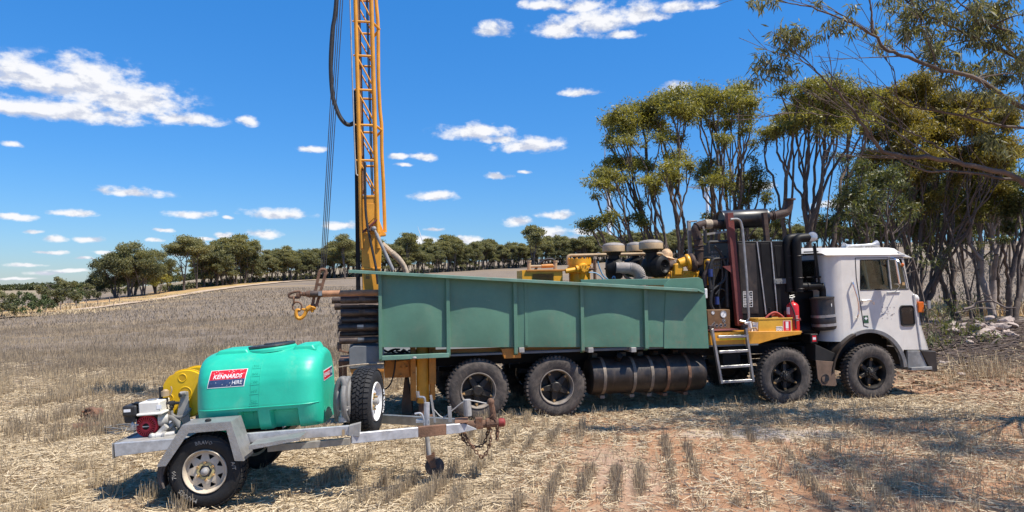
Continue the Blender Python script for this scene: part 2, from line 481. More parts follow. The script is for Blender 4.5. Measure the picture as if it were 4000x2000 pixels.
def glass_mat(name, tint, alpha):
    m = bpy.data.materials.new(name); m.use_nodes = True
    T = NT(m.node_tree); m.node_tree.nodes.remove(m.node_tree.nodes['Principled BSDF'])
    out = [n for n in m.node_tree.nodes if n.type == 'OUTPUT_MATERIAL'][0]
    tr = T.n('ShaderNodeBsdfTransparent'); tr.inputs[0].default_value = tint + (1,)
    gl = T.n('ShaderNodeBsdfGlossy'); gl.inputs['Roughness'].default_value = .04
    fr = T.n('ShaderNodeFresnel'); fr.inputs[0].default_value = 1.5
    df = T.n('ShaderNodeBsdfDiffuse'); df.inputs[0].default_value = (.45, .42, .36, 1)
    mx = T.n('ShaderNodeMixShader'); T.link(fr.outputs[0], mx.inputs[0]); T.link(tr.outputs[0], mx.inputs[1]); T.link(gl.outputs[0], mx.inputs[2])
    co = T.n('ShaderNodeTexCoord').outputs['Object']
    dn = T.math('MULTIPLY', T.ramp(T.noise(co, 5, 6), .35, .8), alpha)
    m2 = T.n('ShaderNodeMixShader'); T.link(dn, m2.inputs[0]); T.link(mx.outputs[0], m2.inputs[1]); T.link(df.outputs[0], m2.inputs[2])
    T.link(m2.outputs[0], out.inputs[0])
    return m
M['glass'] = glass_mat('cab_glass', (.74, .88, .84), .06)
# ------------------------------------------------------------------ terrain
_cols = [-800, 0, 500, 900, 1400, 2000, 2500, 3100, 3700, 4600]
_D = [25, 60, 100, 150, 200, 300, 450, 700, 1500, 6000]
_PY = {  # image heights of the ground at those distances, taken along ten directions
    -800: (1368, 1270, 1228, 1195, 1175, 1155, 1142, 1134, 1126, 1120),
    0:    (1368, 1262, 1218, 1178, 1160, 1146, 1138, 1131, 1124, 1120),
    500:  (1366, 1245, 1192, 1160, 1142, 1134, 1132, 1130, 1124, 1120),
    900:  (1364, 1228, 1165, 1118, 1101, 1086, 1070, 1078, 1110, 1118),
    1400: (1362, 1212, 1145, 1105, 1083, 1063, 1040, 1050, 1098, 1116),
    2000: (1360, 1200, 1128, 1090, 1068, 1043, 1012, 1026, 1090, 1115),
    2500: (1358, 1190, 1112, 1072, 1050, 1020, 990, 1008, 1084, 1114),
    3100: (1340, 1182, 1096, 1052, 1028, 1000, 972, 996, 1080, 1113),
    3700: (1292, 1172, 1082, 1038, 1012, 983, 958, 984, 1074, 1112),
    4600: (1288, 1168, 1078, 1030, 1005, 980, 990, 1020, 1085, 1112)}
_LD = np.log(np.geomspace(2, 9000, 240))
_AZ = np.linspace(-math.pi, math.pi, 361)
def _profile(px):
    z = [CAM_H - (p - HORIZON) / F_PX * d for p, d in zip(_PY[px], _D)]
    z = np.interp(np.exp(_LD), [0, 18] + _D, [0, 0] + z)
    k = np.exp(-.5 * (np.arange(-9, 10) / 3.5) ** 2); k /= k.sum()
    return np.convolve(np.pad(z, 9, mode='edge'), k, mode='valid')
_G = np.array([_profile(px) for px in _cols])
_CA = [math.atan2(px - 2000, F_PX) for px in _cols]
_GA = np.array([[np.interp(np.clip(a, -.8, .8), _CA, _G[:, j]) for j in range(240)] for a in _AZ])
for _ in range(3):
    _GA = (np.roll(_GA, 2, 0) + np.roll(_GA, 1, 0) + _GA + np.roll(_GA, -1, 0) + np.roll(_GA, -2, 0)) / 5

def ground_z(x, y):
    x = np.asarray(x, float); y = np.asarray(y, float)
    d = np.hypot(x, y); a = np.arctan2(x, y)
    fi = (a + math.pi) / (2 * math.pi) * 360; fj = (np.log(np.maximum(d, 2.0001)) - _LD[0]) / (_LD[1] - _LD[0])
    i = np.clip(fi.astype(int), 0, 359); j = np.clip(fj.astype(int), 0, 238)
    s = fi - i; t = np.clip(fj - j, 0, 1)
    z = (_GA[i, j]*(1-s)*(1-t) + _GA[i+1, j]*s*(1-t) + _GA[i, j+1]*(1-s)*t + _GA[i+1, j+1]*s*t)
    k = np.clip((y - 8.5) / 3, 0, 1) * np.clip((40 - y) / 20, 0, 1)
    z = z + k * (-.04 + .0178 * np.clip(x + .55, -1.5, 9))
    near = np.clip((60 - d) / 40, 0, 1)
    z = z + near * .018 * (np.sin(x * 1.9 + y * .7) * np.sin(y * 1.3 - x * .4) + .5 * np.sin(x * 4.3 + 1) * np.sin(y * 3.7))
    return z
def gz(x, y): return float(ground_z(x, y))

def grid_mesh(name, X, Y, Z, mat_, smooth=True):
    """X, Y, Z: 2-D arrays"""
    h, w = X.shape
    co = np.stack([X, Y, Z], -1).reshape(-1, 3).astype(np.float32)
    ii = np.arange(h * w).reshape(h, w)
    q = np.stack([ii[:-1, :-1], ii[:-1, 1:], ii[1:, 1:], ii[1:, :-1]], -1).reshape(-1, 4).astype(np.int32)
    return raw_mesh(name, co, q, mat_, smooth)

def raw_mesh(name, co, q, mat_, smooth=False, attr=None):
    me = bpy.data.meshes.new(name); k = q.shape[1]
    me.vertices.add(len(co)); me.vertices.foreach_set('co', np.ascontiguousarray(co, np.float32).ravel())
    me.loops.add(q.size); me.loops.foreach_set('vertex_index', np.ascontiguousarray(q, np.int32).ravel())
    me.polygons.add(len(q)); me.polygons.foreach_set('loop_start', (np.arange(len(q)) * k).astype(np.int32))
    if smooth: me.polygons.foreach_set('use_smooth', np.ones(len(q), bool))
    if mat_: me.materials.append(mat_)
    if attr is not None:
        a = me.attributes.new('shade', 'FLOAT', 'FACE'); a.data.foreach_set('value', attr.astype(np.float32))
    me.update(calc_edges=True)
    o = bpy.data.objects.new(name, me); C.objects.link(o)
    return o

def ground_material():
    m = bpy.data.materials.new('paddock_soil'); m.use_nodes = True
    T = NT(m.node_tree); bs = m.node_tree.nodes['Principled BSDF']
    co = T.n('ShaderNodeTexCoord').outputs['Object']
    sep = T.n('ShaderNodeSeparateXYZ'); T.link(co, sep.inputs[0]); x, y = sep.outputs[0], sep.outputs[1]
    # near soil: red-brown dirt under pale chaff
    n_s = T.noise(co, 1.1, 5, .6); n_f = T.noise(co, 30, 6, .7); n_m = T.noise(co, 5.5, 5, .65)
    soil = T.mix(n_f, (.27, .135, .072), (.52, .31, .185))
    chaff = T.mix(n_f, (.28, .215, .14), (.54, .44, .30))
    bare = T.ramp(T.math('ADD', n_s, T.math('MULTIPLY', n_m, .5)), .68, .95)
    # the worked strip right of the trailer is barer and redder
    redzone = T.math('MULTIPLY', T.ramp(x, -.8, 1.6), T.ramp(y, 26, 13))
    bare = T.math('ADD', T.math('MULTIPLY', bare, .55), T.math('MULTIPLY', redzone, T.ramp(n_m, .25, .55, .25, 1.0)), clamp=True)
    dirt = T.math('MULTIPLY', T.math('MULTIPLY', T.ramp(x, 6.3, 7.8), T.ramp(y, 11.6, 13.0)), T.math('MULTIPLY', T.ramp(y, 21, 17), T.ramp(n_m, .2, .5, .5, 1)))
    near = T.mix(T.math('MAXIMUM', bare, dirt), chaff, soil)
    # pale rock-flour patches left by the drilling
    for (cx, cy, rx, ry, amt) in ((4.0, 10.8, 1.3, .42, .8), (3.0, 10.9, .7, .3, .5), (1.3, 8.9, .5, 1.6, .25)):
        v = T.vmath('MULTIPLY', T.vmath('SUBTRACT', co, (cx, cy, 0)), (1/rx, 1/ry, 0))
        v = T.vmath('ADD', v, T.vmath('SCALE', T.vmath('SUBTRACT', T.noise(co, 2.2, 4, .6, 0, 'Color'), (.5, .5, .5)), None))
        near = T.mix(T.math('MULTIPLY', T.ramp(T.vmath('LENGTH', v, out=1), 1.25, .35), amt), near, (.62, .55, .47))
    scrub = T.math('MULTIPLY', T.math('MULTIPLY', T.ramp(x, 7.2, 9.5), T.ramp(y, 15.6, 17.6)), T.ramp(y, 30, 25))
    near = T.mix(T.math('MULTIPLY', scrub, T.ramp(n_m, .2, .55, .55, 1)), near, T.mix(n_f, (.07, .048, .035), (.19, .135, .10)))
    # open stubble paddock
    st = T.scalevec(co, (.35, 1.0, 1.0))
    n_p = T.noise(st, .10, 4, .6, .3); n_q = T.noise(st, .55, 5, .7); n_t = T.noise(co, 9, 5, .75)
    fld = T.mix(T.ramp(n_q, .35, .65), (.175, .142, .114), (.25, .20, .148))
    fld = T.mix(T.math('MULTIPLY', T.ramp(n_p, .5, .7), .65), fld, (.33, .235, .13))
    fld = T.mix(T.math('MULTIPLY', T.ramp(n_t, .52, .75), .5), fld, (.34, .28, .21))
    fld = T.mix(T.math('MULTIPLY', T.ramp(n_t, .48, .3), .55), fld, (.105, .084, .068))
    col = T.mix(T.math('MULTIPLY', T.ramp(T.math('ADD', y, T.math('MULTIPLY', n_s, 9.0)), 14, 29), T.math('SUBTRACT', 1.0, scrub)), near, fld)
    # far paddocks beyond the fence line
    far = T.mix(n_p, (.24, .195, .135), (.31, .25, .165))
    dist = T.vmath('LENGTH', co, out=1)
    col = T.mix(T.math('MULTIPLY', T.ramp(dist, 200, 330), T.ramp(x, 0, -40)), col, far)
    T.link(col, bs.inputs['Base Color']); bs.inputs['Roughness'].default_value = .95; bs.inputs['Specular IOR Level'].default_value = .1
    b = T.n('ShaderNodeBump'); b.inputs['Strength'].default_value = .7; b.inputs['Distance'].default_value = .05
    T.link(T.math('ADD', T.noise(co, 22, 6, .75), T.math('MULTIPLY', n_m, 1.5)), b.inputs['Height']); T.link(b.outputs[0], bs.inputs['Normal'])
    return m
M['ground'] = ground_material()
_aa = np.concatenate([np.linspace(-math.pi, -.85, 60, endpoint=False), np.linspace(-.85, .85, 260, endpoint=False), np.linspace(.85, math.pi, 61)])
_dd = np.concatenate([[0.0], np.geomspace(1.5, 60, 190), np.geomspace(62, 9000, 110)])
A_, D_ = np.meshgrid(_aa, _dd)
X_, Y_ = np.sin(A_) * D_, np.cos(A_) * D_
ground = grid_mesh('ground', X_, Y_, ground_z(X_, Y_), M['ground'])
tag(ground, kind='structure')

def strip(name, pts, halfw, mat_, lift, per=14, across=5):
    """a strip draped on the terrain; pts = (px, distance) seen from the photograph"""
    P = catmull([Vector((math.sin(math.atan2(px-2000, F_PX)) * d, math.cos(math.atan2(px-2000, F_PX)) * d, 0)) for px, d in pts], per)
    rng = np.random.default_rng(5); rows = []
    for i, p in enumerate(P):
        t = (P[min(i+1, len(P)-1)] - P[max(i-1, 0)]).normalized(); s = Vector((t.y, -t.x, 0))
        hw = (halfw[0] + (halfw[1] - halfw[0]) * i / (len(P)-1)) * (1 + .18 * rng.standard_normal())
        rows.append([p + s * hw * (2*k/(across-1) - 1) for k in range(across)])
    X = np.array([[q.x for q in r] for r in rows]); Y = np.array([[q.y for q in r] for r in rows])
    o = grid_mesh(name, X, Y, ground_z(X, Y) + lift, mat_); tag(o, kind='structure'); return o
M['track'] = mat('sandy_track', (.46, .35, .25), .95, var=.2, scale=.6, bump=.3, bscale=4, spec=.1)
M['verge'] = mat('dry_yellow_verge', (.40, .27, .12), .95, var=.3, scale=.5, dust=.4, dustcol=(.42,.33,.20), bump=.6, bscale=6, spec=.1)
M['bare_sand'] = mat('ochre_sand', (.46, .29, .135), .95, var=.2, scale=.4, bump=.3, bscale=4, spec=.1)
strip('track', [(-500, 84), (0, 92), (256, 100), (582, 118), (800, 138), (1000, 158), (1180, 178), (1500, 196)], (1.5, 2.0), M['track'], .14)
strip('verge', [(-500, 92), (0, 101), (256, 110), (500, 121), (700, 139), (900, 160), (1050, 180)], (7.5, 4.5), M['verge'], .10)
strip('sand_track', [(-300, 122), (200, 126), (400, 131), (560, 140), (720, 165), (900, 182)], (5.5, 6), M['bare_sand'], .08)
strip('verge_right', [(2900, 52), (3300, 45), (3700, 42), (4300, 40)], (2.2, 3.2), M['verge'], .03)
# ------------------------------------------------------------------ drill truck
_o = at(1869, 1500, 12.15)
F = Frame((_o.x, 12.15, -.045), math.atan(.2), R(1.0))
q = F.loc
truck = thing('drill_truck', 'long drill rig truck with white cab, green side tray and raised yellow mast', 'truck', F)

def truck_tyre():
    mb = MB(); ax = (0, 1, 0)
    prof = [(.06, .285), (.022, .30), (.012, .33), (.004, .37), (.0, .42), (.012, .462), (.03, .488), (.045, .50)]
    full = prof + [(.06, .506), (.14, .511), (.22, .506)] + [(.28 - t, r) for t, r in prof[::-1]]
    mb.lathe((0, 0, 0), ax, full, 56)
    for k in range(46):
        a = 2*math.pi*k/46; ca, sa = math.cos(a), math.sin(a); rad = Vector((ca, 0, sa)); tan = Vector((-sa, 0, ca))
        for s, sh in ((.028, 0), (.178, .5)):
            a2 = a + sh*2*math.pi/46; rad = Vector((math.cos(a2), 0, math.sin(a2))); tan = Vector((-math.sin(a2), 0, math.cos(a2)))
            c0 = rad * .478 + Vector((0, s, 0)); w = .042
            mb.hexa([c0 - tan*w*.5 + Vector((0,0.004,0)), c0 + tan*w*.5 + Vector((0,0.004,0)), c0 + tan*w*.5 + Vector((0,.07,0)), c0 - tan*w*.5 + Vector((0,.07,0))],
                    [c0 - tan*w*.42 + rad*.046, c0 + tan*w*.42 + rad*.046, c0 + tan*w*.42 + rad*.05 + Vector((0,.07,0)), c0 - tan*w*.42 + rad*.05 + Vector((0,.07,0))])
        a3 = a + .25*2*math.pi/46; rad = Vector((math.cos(a3), 0, math.sin(a3))); tan = Vector((-math.sin(a3), 0, math.cos(a3)))
        c0 = rad*.5 + Vector((0, .105, 0))
        mb.hexa([c0-tan*.024, c0+tan*.024, c0+tan*.034+Vector((0,.07,0)), c0-tan*.014+Vector((0,.07,0))],
                [c0-tan*.022+rad*.024, c0+tan*.022+rad*.024, c0+tan*.032+rad*.024+Vector((0,.07,0)), c0-tan*.012+rad*.024+Vector((0,.07,0))])
    return mb

def arc_text(mb, s, rad, size, mid, y, axis_flip=1, depth=.0025, bold=.012, spread=1.0):
    """raised sidewall lettering centred on angle mid (radians, 0 = forward, 90 deg = up)"""
    V, Fc = text_geo(s, size, depth, bold, 1)
    out = []
    for vx, vy, vz in V:
        a = mid - vx * spread / rad
        out.append(((rad + vy) * math.cos(a), y - vz, (rad + vy) * math.sin(a)))
    mb.addmesh(out, Fc)

def make_truck_wheel(front):
    w = thing('wheel', None, None, parent=truck)
    ty = truck_tyre()
    ty.build('tyre', M['rubber'], w, 40)
    for s_, sz, an in (('EZ373', .062, 78), ('11R22.5', .034, -4)) + ((() if front else (('EZ373', .062, -62),))):
        lt = MB(); arc_text(lt, s_, .416, sz, R(an), -.001); lt.build('sidewall_lettering', M['rubber'], w, 0)
    rm = MB()
    rm.lathe((0,0,0), (0,1,0), [(.06,.287),(.016,.300),(.004,.297),(.004,.287),(.03,.280),(.05,.268),(.10,.262),(.20,.255),(.25,.28)], 48)
    rm.build('rim', M['rim_dark'] if front else M['rim_dusty'], w, 40)
    hb = MB(); n = 6 if front else 5; off = R(30) if front else R(8)
    hb.cyl((0,.215,0), (0,.20,0), .255, .255, 40)
    if front:
        hb.lathe((0,0,0), (0,1,0), [(.0,.0),(.0,.032),(.012,.036),(.012,.062),(.05,.072),(.06,.098),(.21,.115)], 24)
        for k in range(12):
            a = 2*math.pi*k/12; hb.cyl((.086*math.cos(a), .03, .086*math.sin(a)), (.086*math.cos(a), .07, .086*math.sin(a)), .011, None, 6)
    else:
        hb.lathe((0,0,0), (0,1,0), [(.035,.0),(.035,.07),(.045,.084),(.075,.088),(.08,.105),(.21,.12)], 24)
        for k in range(8):
            a = 2*math.pi*k/8; hb.cyl((.092*math.cos(a), .058, .092*math.sin(a)), (.092*math.cos(a), .09, .092*math.sin(a)), .011, None, 6)
    for k in range(n):
        a = 2*math.pi*k/n + off; rad = Vector((math.cos(a), 0, math.sin(a))); tan = Vector((-math.sin(a), 0, math.cos(a)))
        w0, w1 = (.035, .026) if front else (.05, .036)
        def pt(r, s, y): return rad*r + tan*s + Vector((0, y, 0))
        hb.hexa([pt(.08,-w0,.075), pt(.08,w0,.075), pt(.08,w0,.17), pt(.08,-w0,.17)], [pt(.262,-w1,.085), pt(.262,w1,.085), pt(.262,w1,.16), pt(.262,-w1,.16)])
        if front:
            for s in (-1, 1):
                hb.hexa([pt(.10,s*.05-.01,.11), pt(.10,s*.05+.01,.11), pt(.10,s*.05+.01,.16), pt(.10,s*.05-.01,.16)], [pt(.25,s*.012-.012,.10), pt(.25,s*.012+.012,.10), pt(.25,s*.012+.012,.16), pt(.25,s*.012-.012,.16)])
    hb.build('hub', M['rim_dark'], w, 35, .004)
    for k in range(n):
        cl = MB(); a = 2*math.pi*k/n + off; rad = Vector((math.cos(a), 0, math.sin(a))); tan = Vector((-math.sin(a), 0, math.cos(a)))
        p0 = rad*.212 + Vector((0,.066,0))
        cl.prism([p0 - tan*.02 + rad*.01, p0 + tan*.02 + rad*.01, p0 + rad*.055 + tan*.012, p0 + rad*.055 - tan*.012], (0, .018, 0))
        cl.cyl(p0 + rad*.022 + Vector((0,-.022,0)), p0 + rad*.022, .012, None, 6)
        cl.build('rim_clamp', M['clamp'], w, 35)
    return w

HUB = {'rear': (1869, 1523), 'second': (2176, 1512), 'third': (3075, 1474), 'front': (3409, 1456)}
w_rear = make_truck_wheel(False)
w_front = make_truck_wheel(True)
for k, (px, py) in HUB.items():
    u = q(px, py, 0).x
    for far in (0, 1):
        base = w_rear if k in ('rear', 'second') else w_front
        wh = base if (not far and k in ('rear', 'third')) else copy_tree(base, truck)
        wh.location = (u, 2.42 if far else 0.0, .515)
        wh.rotation_euler = (0, random.uniform(-2, 2) if k != 'third' else 0, math.pi if far else 0)
        if k in ('rear', 'second'):       # inner tyre of the pair
            it = bpy.data.objects.new('inner_tyre', w_rear.children[0].data); C.objects.link(it); it.parent = wh; it.location = (0, .34, 0)
w_second = [o_ for o_ in truck.children if o_.name.startswith('wheel') and abs(o_.location.x - q(*HUB['second'], 0).x) < .01 and o_.location.y < .1][0]
_l = [o_ for o_ in w_second.children if o_.name.startswith('sidewall_lettering')]
_mb = MB(); arc_text(_mb, 'GOODRIDE', .416, .060, R(122), -.001); _n = _mb.build('sidewall_lettering', M['rubber'], w_second, 0); bpy.data.objects.remove(_l[0])
U_R, U_2, U_3, U_F = [q(*HUB[k], 0).x for k in ('rear', 'second', 'third', 'front')]

# chassis
cb = MB()
for v in (.80, 1.52): cb.box((-2.0, v, .86), (8.35, v + .1, 1.06))
for u in (-1.9, -.7, .7, 2.1, 3.5, 4.6, 6.1, 7.2): cb.box((u, .9, .88), (u + .1, 1.52, 1.02))
for u in (U_R, U_2, U_3, U_F):
    cb.cyl((u, .55, .515), (u, 1.85, .515), .075, None, 14)
    cb.ball((u, 1.2, .515), (.2, .18, .2)) if u < 3 else None
    cb.box((u - .5, .78, .68), (u + .5, .86, .76)); cb.box((u - .5, 1.58, .68), (u + .5, 1.66, .76))
cb.build('chassis', M['chassis'], truck, 30, .006)
mb = MB()
mb.box((q(1690,1400,.2).x, .2, 1.085), (q(2280,1400,.2).x, .24, 1.2)); mb.box((q(2270,1400,.3).x, .22, 1.08), (q(2780,1400,.3).x, .27, 1.17))
mb.build('subframe_rail', M['orange'], truck, 30, .004)
mb = MB()
a, b = q(1958,1362,-.02), q(2035,1398,-.02)
mb.prism([(a.x,-.02,a.z), (b.x,-.02,a.z), (b.x,-.02,b.z), (a.x+.05,-.02,b.z)], (0,.12,0))
mb.build('bracket_plate', M['orange'], truck, 30, .004)
# engine-side darkness under the deck is real bulk: gearbox, tanks, air receivers
mb = MB()
mb.box((U_2 + .62, .95, .55), (U_2 + 1.2, 1.5, .95)); mb.cyl((U_2 + 1.19, 1.2, .62), (U_3 - .9, 1.2, .68), .07, None, 12); mb.build('gearbox', M['chassis'], truck, 30, .02)
for nm, p_, q_ in (('air_receiver', (U_3 - 1.0, .5, .62), (U_3 - .62, 1.1, 1.05)), ('battery_tray', (U_3 + .55, .35, .62), (U_3 + .95, 1.1, 1.02)), ('front_engine', (U_F - .55, .72, .55), (U_F + .8, 1.7, 1.25))):
    mb = MB(); mb.box(p_, q_); mb.build(nm, M['chassis'], truck, 30, .02)

# ---- green side tray
VP = -.06
panel_poly = [q(1478,1066,VP), q(1478,1357,VP), q(2600,1356,VP), q(2767,1356,VP), q(2752,1146,VP), q(2740,1134,VP)]
tray = MB(); tray.prism(panel_poly, (0, .012, 0))
# raised upper plate behind the lip, right end
up_ = [q(2593,1111,.03), q(2618,1089,.03), q(2728,1083,.03), q(2744,1092,.03), q(2754,1140,.03), q(2593,1128,.03)]
tray.prism(up_, (0, .012, 0))
side_panel = tray.build('side_panel', M['green'], truck, 30, .003)
mb = MB()   # sheet metal bulges between the ribs, as dented trays do
def edge_z(u):
    a_, b_ = q(1478,1066,VP), q(2740,1134,VP); return a_.z + (b_.z-a_.z)*(u-a_.x)/(b_.x-a_.x)
bays = [1490, 1740, 2016, 2262, 2510, 2592]; zb_ = q(1478,1357,VP).z; zb2_ = q(2767,1356,VP).z
for bi in range(5):
    xa, xb = q(bays[bi],1300,VP).x, q(bays[bi+1],1300,VP).x; n_, m_ = 18, 12; o = len(mb.v); amp = (.045,.034,.040,.036,.008)[bi]; pk = (.62,.45,.55,.5,.5)[bi]
    for i in range(n_+1):
        s = i/n_; u = xa + (xb-xa)*s; zt_e = edge_z(u) - .005; zbb = zb_ + (zb2_-zb_)*(u - panel_poly[1].x)/(panel_poly[3].x-panel_poly[1].x) + .004
        w_ = math.sin(math.pi * (s*.5/pk if s < pk else .5 + .5*(s-pk)/(1-pk)))**1.3
        for j in range(m_+1): t = j/m_; mb.v.append((u, VP - .002 - amp*w_*math.sin(math.pi*min(1, t*1.05))**.8 if t < .95 else VP - .002, zbb + (zt_e-zbb)*t))
    for i in range(n_):
        for j in range(m_): mb.F((o+i*(m_+1)+j, o+(i+1)*(m_+1)+j, o+(i+1)*(m_+1)+j+1, o+i*(m_+1)+j+1))
tag(mb.build('panel_skin', M['green'], side_panel, 60))
mb = MB()   # overlapping end plate
mb.prism([q(2594,1290,VP-.014), q(2594,1361,VP-.014), q(2769,1361,VP-.014), q(2756,1150,VP-.014), q(2600,1140,VP-.014)], (0, .011, 0))
mb.build('end_plate', M['green'], side_panel, 0, .002)
mb = MB()   # top lip: folded flange that overhangs outwards
l0, l1, l2 = q(1362,1053,VP), q(1478,1058,VP), q(2708,1127,VP)
OV = .175
def lip(p): return [(p.x, VP + .02, p.z), (p.x, VP - OV, p.z - .006), (p.x, VP - OV, p.z - .055), (p.x, VP - OV + .012, p.z - .055), (p.x, VP - OV + .012, p.z - .018), (p.x, VP + .02, p.z - .014)]
A, B = lip(l0), lip(l2)
o = len(mb.v); mb.v += A + B
for i in range(6): mb.F((o+i, o+(i+1) % 6, o+6+(i+1) % 6, o+6+i))
mb.F([o+5-i for i in range(6)]); mb.F([o+6+i for i in range(6)])
e = q(2752,1141,VP)
mb.prism([(l2.x, VP, l2.z), (l2.x, VP - OV, l2.z - .006), (e.x, VP - .01, e.z), (e.x, VP, e.z)], (0, 0, -.03))
mb.build('panel_lip', M['green_edge'], side_panel, 0, .003)
def rib(px0, px1, pyt, pyb, depth=.062, m='green'):
    mb = MB(); t, b = q((px0+px1)/2, pyt, VP), q((px0+px1)/2, pyb, VP); w = (q(px1, pyt, VP).x - q(px0, pyt, VP).x)
    mb.prism([(t.x-w/2, VP-depth, b.z+.012), (t.x+w/2, VP-depth, b.z+.012), (t.x+w/2, VP-depth, t.z), (t.x-w/2, VP-depth, t.z)], (0, depth - .001, 0))
    mb.prism([(t.x-w/2, VP-depth, b.z+.011), (t.x+w/2, VP-depth, b.z+.011), (t.x+w/2, VP+.02, b.z-.02), (t.x-w/2, VP+.02, b.z-.02)], (0, 0, .02))
    mb.build('rib', M[m], side_panel, 0, .003)
rib(1477, 1490, 1070, 1407, .07); rib(1740, 1754, 1082, 1392, .062); rib(2002, 2016, 1096, 1384); rib(2262, 2275, 1110, 1374); rib(2510, 2524, 1122, 1364)
rib(2046, 2057, 1098, 1354, .02)
mb = MB()
a, b = q(1489,1398,VP), q(1753,1386,VP)
mb.beam((a.x, VP-.035, a.z), (b.x, VP-.035, b.z), .07, .07); mb.build('lower_rail', M['green_edge'], side_panel, 0, .004)
mb = MB()
c = q(1618,1396,VP); mb.ball((c.x, VP-.075, c.z), (.035,.012,.02)); mb.build('marker_lamp', M['galv_dull'], side_panel)
for px, py in ((2036,1367), (2305,1367), (2472,1366)):
    mb = MB(); c = q(px, py, VP); mb.box((c.x-.045, VP-.05, c.z-.04), (c.x+.045, .3, c.z+.04)); mb.build('box_tube', M['galv_dull'], side_panel, 0, .004)
# far side of the tray, floor and the inner green rail
mb = MB()
mb.prism([(p.x, 2.38, p.z) for p in panel_poly], (0, .012, 0))
mb.build('far_side_panel', M['green'], truck, 30)
mb = MB(); mb.box((panel_poly[0].x, 0, 1.10), (U_3 - .55, 2.36, 1.13)); mb.build('tray_floor', M['greyplate'], truck, 30)
mb = MB()
mb.prism([q(2270,1092,.55), q(2600,1089,.55), q(2735,1087,.55), q(2735,1115,.55), q(2270,1112,.55)], (0, .05, 0))
mb.build('inner_rail', M['green'], truck, 30, .004)

# ---- diesel drums
for (x0, x1, yt, yb, straps) in ((2296, 2582, 1389, 1538, (2366, 2483, 2552)), (2574, 2733, 1378, 1529, (2614, 2696))):
    p0, p1 = q(x0, (yt+yb)/2, .33), q(x1, (yt+yb)/2, .33); r = (q(x0, yt, .33).z - q(x0, yb, .33).z) / 2 * .96
    zc = (p0.z + p1.z) / 2; mb = MB()
    L = p1.x - p0.x
    mb.lathe((p0.x, .33, zc), (1,0,0), [(.02,0),(.0,r*.9),(.012,r*.985),(.03,r),(L*.5-.02,r),(L*.5,r*1.012),(L*.5+.02,r),(L-.03,r),(L-.012,r*.985),(L,r*.9),(L-.03,0)], 40)
    drum = mb.build('fuel_drum', M['drum_black'], truck, 35)
    for s in straps:
        us = q(s, 1460, 0).x; mb = MB()
        mb.lathe((us, .33, zc), (1,0,0), [(-.027,r+.002),(-.027,r+.010),(.027,r+.010),(.027,r+.002)], 40)
        mb.box((us-.04, .2, zc-r-.06), (us+.04, .6, zc-r-.008)); mb.box((us-.05,.6,zc-r-.06),(us+.05,.8,1.0))
        mb.build('strap', M['rust'] if x0 > 2500 else M['strap'], drum, 30)
    if x0 < 2400:
        mb = MB(); c = q(2424,1400,0); mb.cyl((c.x, .14, c.z-.03), (c.x, .03, c.z+.05), .055, None, 14); mb.build('filler_cap', M['black'], drum)

# ---- rear end: outrigger, grey box, steel beams
mb = MB(); a, b = q(1650,1356,.35), q(1650,1572,.35)
mb.cyl((a.x, .35, 2.0), (a.x, .35, b.z), .105, None, 24); mb.build('outrigger_leg', M['yellow'], truck)
mb = MB(); mb.cyl((a.x, .35, b.z), (a.x, .35, .12), .075, None, 18); mb.cyl((a.x,.35,.12),(a.x,.35,.07),.2,None,24); mb.build('outrigger_foot', M['rust'], truck)
mb = MB(); mb.box((a.x+.12, .28, q(1680,1562,.3).z), (a.x+.20, .5, 1.25)); mb.box((a.x-.20, .3, q(1620,1565,.3).z), (a.x-.115, .5, 1.25))
mb.box((a.x+.10,.26,q(1680,1500,.3).z),(a.x+.215,.30,1.25)); mb.build('outrigger_guide', M['orange'], truck, 30, .004)
mb = MB()
mb.prism([q(1503,1408,.42), q(1503,1476,.42), q(1622,1474,.42), q(1622,1405,.42)], (0, 1.5, 0)); mb.prism([q(1545,1412,.40), q(1538,1470,.40), q(1600,1467,.40), q(1598,1420,.40), q(1585,1406,.40)], (0,.019,0))
for px, py in ((1566,1436), (1588,1434), (1566,1466)):
    c = q(px, py, .40); mb.cyl((c.x, .33, c.z), (c.x, .40, c.z), .018, None, 10)
mb.build('rear_beam', M['orange'], truck, 30, .004)
mb = MB()
mb.prism([q(1364,1362,.02), q(1364,1440,.02), q(1500,1440,.02), q(1500,1352,.02), q(1382,1352,.02)], (0,.9,0)); mb.build('rear_locker', M['greyplate'], truck, 30, .006)
mb = MB()
mb.prism([q(1366,1441,.021), q(1380,1480,.021), q(1425,1482,.021), q(1470,1516,.021), q(1492,1518,.021), q(1499,1505,.021), q(1499,1441,.021)], (0,.06,0)); mb.build('rear_plate', M['orange'], truck, 30, .004)
mb = MB()
for k, px in enumerate((1330, 1347)):
    t, b_ = q(px, 1415, .6), q(px, 1488, .6); mb.box((t.x-.03, .58, b_.z), (t.x+.03, .72, t.z))
t, b_ = q(1327,1410,.6), q(1365,1424,.6); mb.box((t.x-.02, .55, b_.z), (b_.x, 1.6, t.z))
mb.build('tail_frame', M['rust'], truck, 30, .004)
mb = MB(); mb.tube(catmull([q(1325,1434,.1), q(1365,1428,.0), q(1430,1422,-.0), q(1500,1420,.01)], 5), .012, 6); mb.build('grease_line', M['hose_tan'], truck)
mb = MB(); mb.tube(catmull([q(1545,1400,.38), q(1540,1450,.36), q(1525,1500,.36), q(1500,1522,.3), q(1470,1520,.2)], 6), .014, 6); mb.build('hydraulic_hose', M['hose'], truck)
mb = MB(); mb.prism([q(1580,1478,.7), q(1568,1580,.7), q(1572,1640,.7), q(1612,1640,.7), q(1606,1560,.7), q(1590,1480,.7)], (.05,.5,0)); mb.build('rear_mud_flap', M['flap'], truck, 30)
mb = MB()
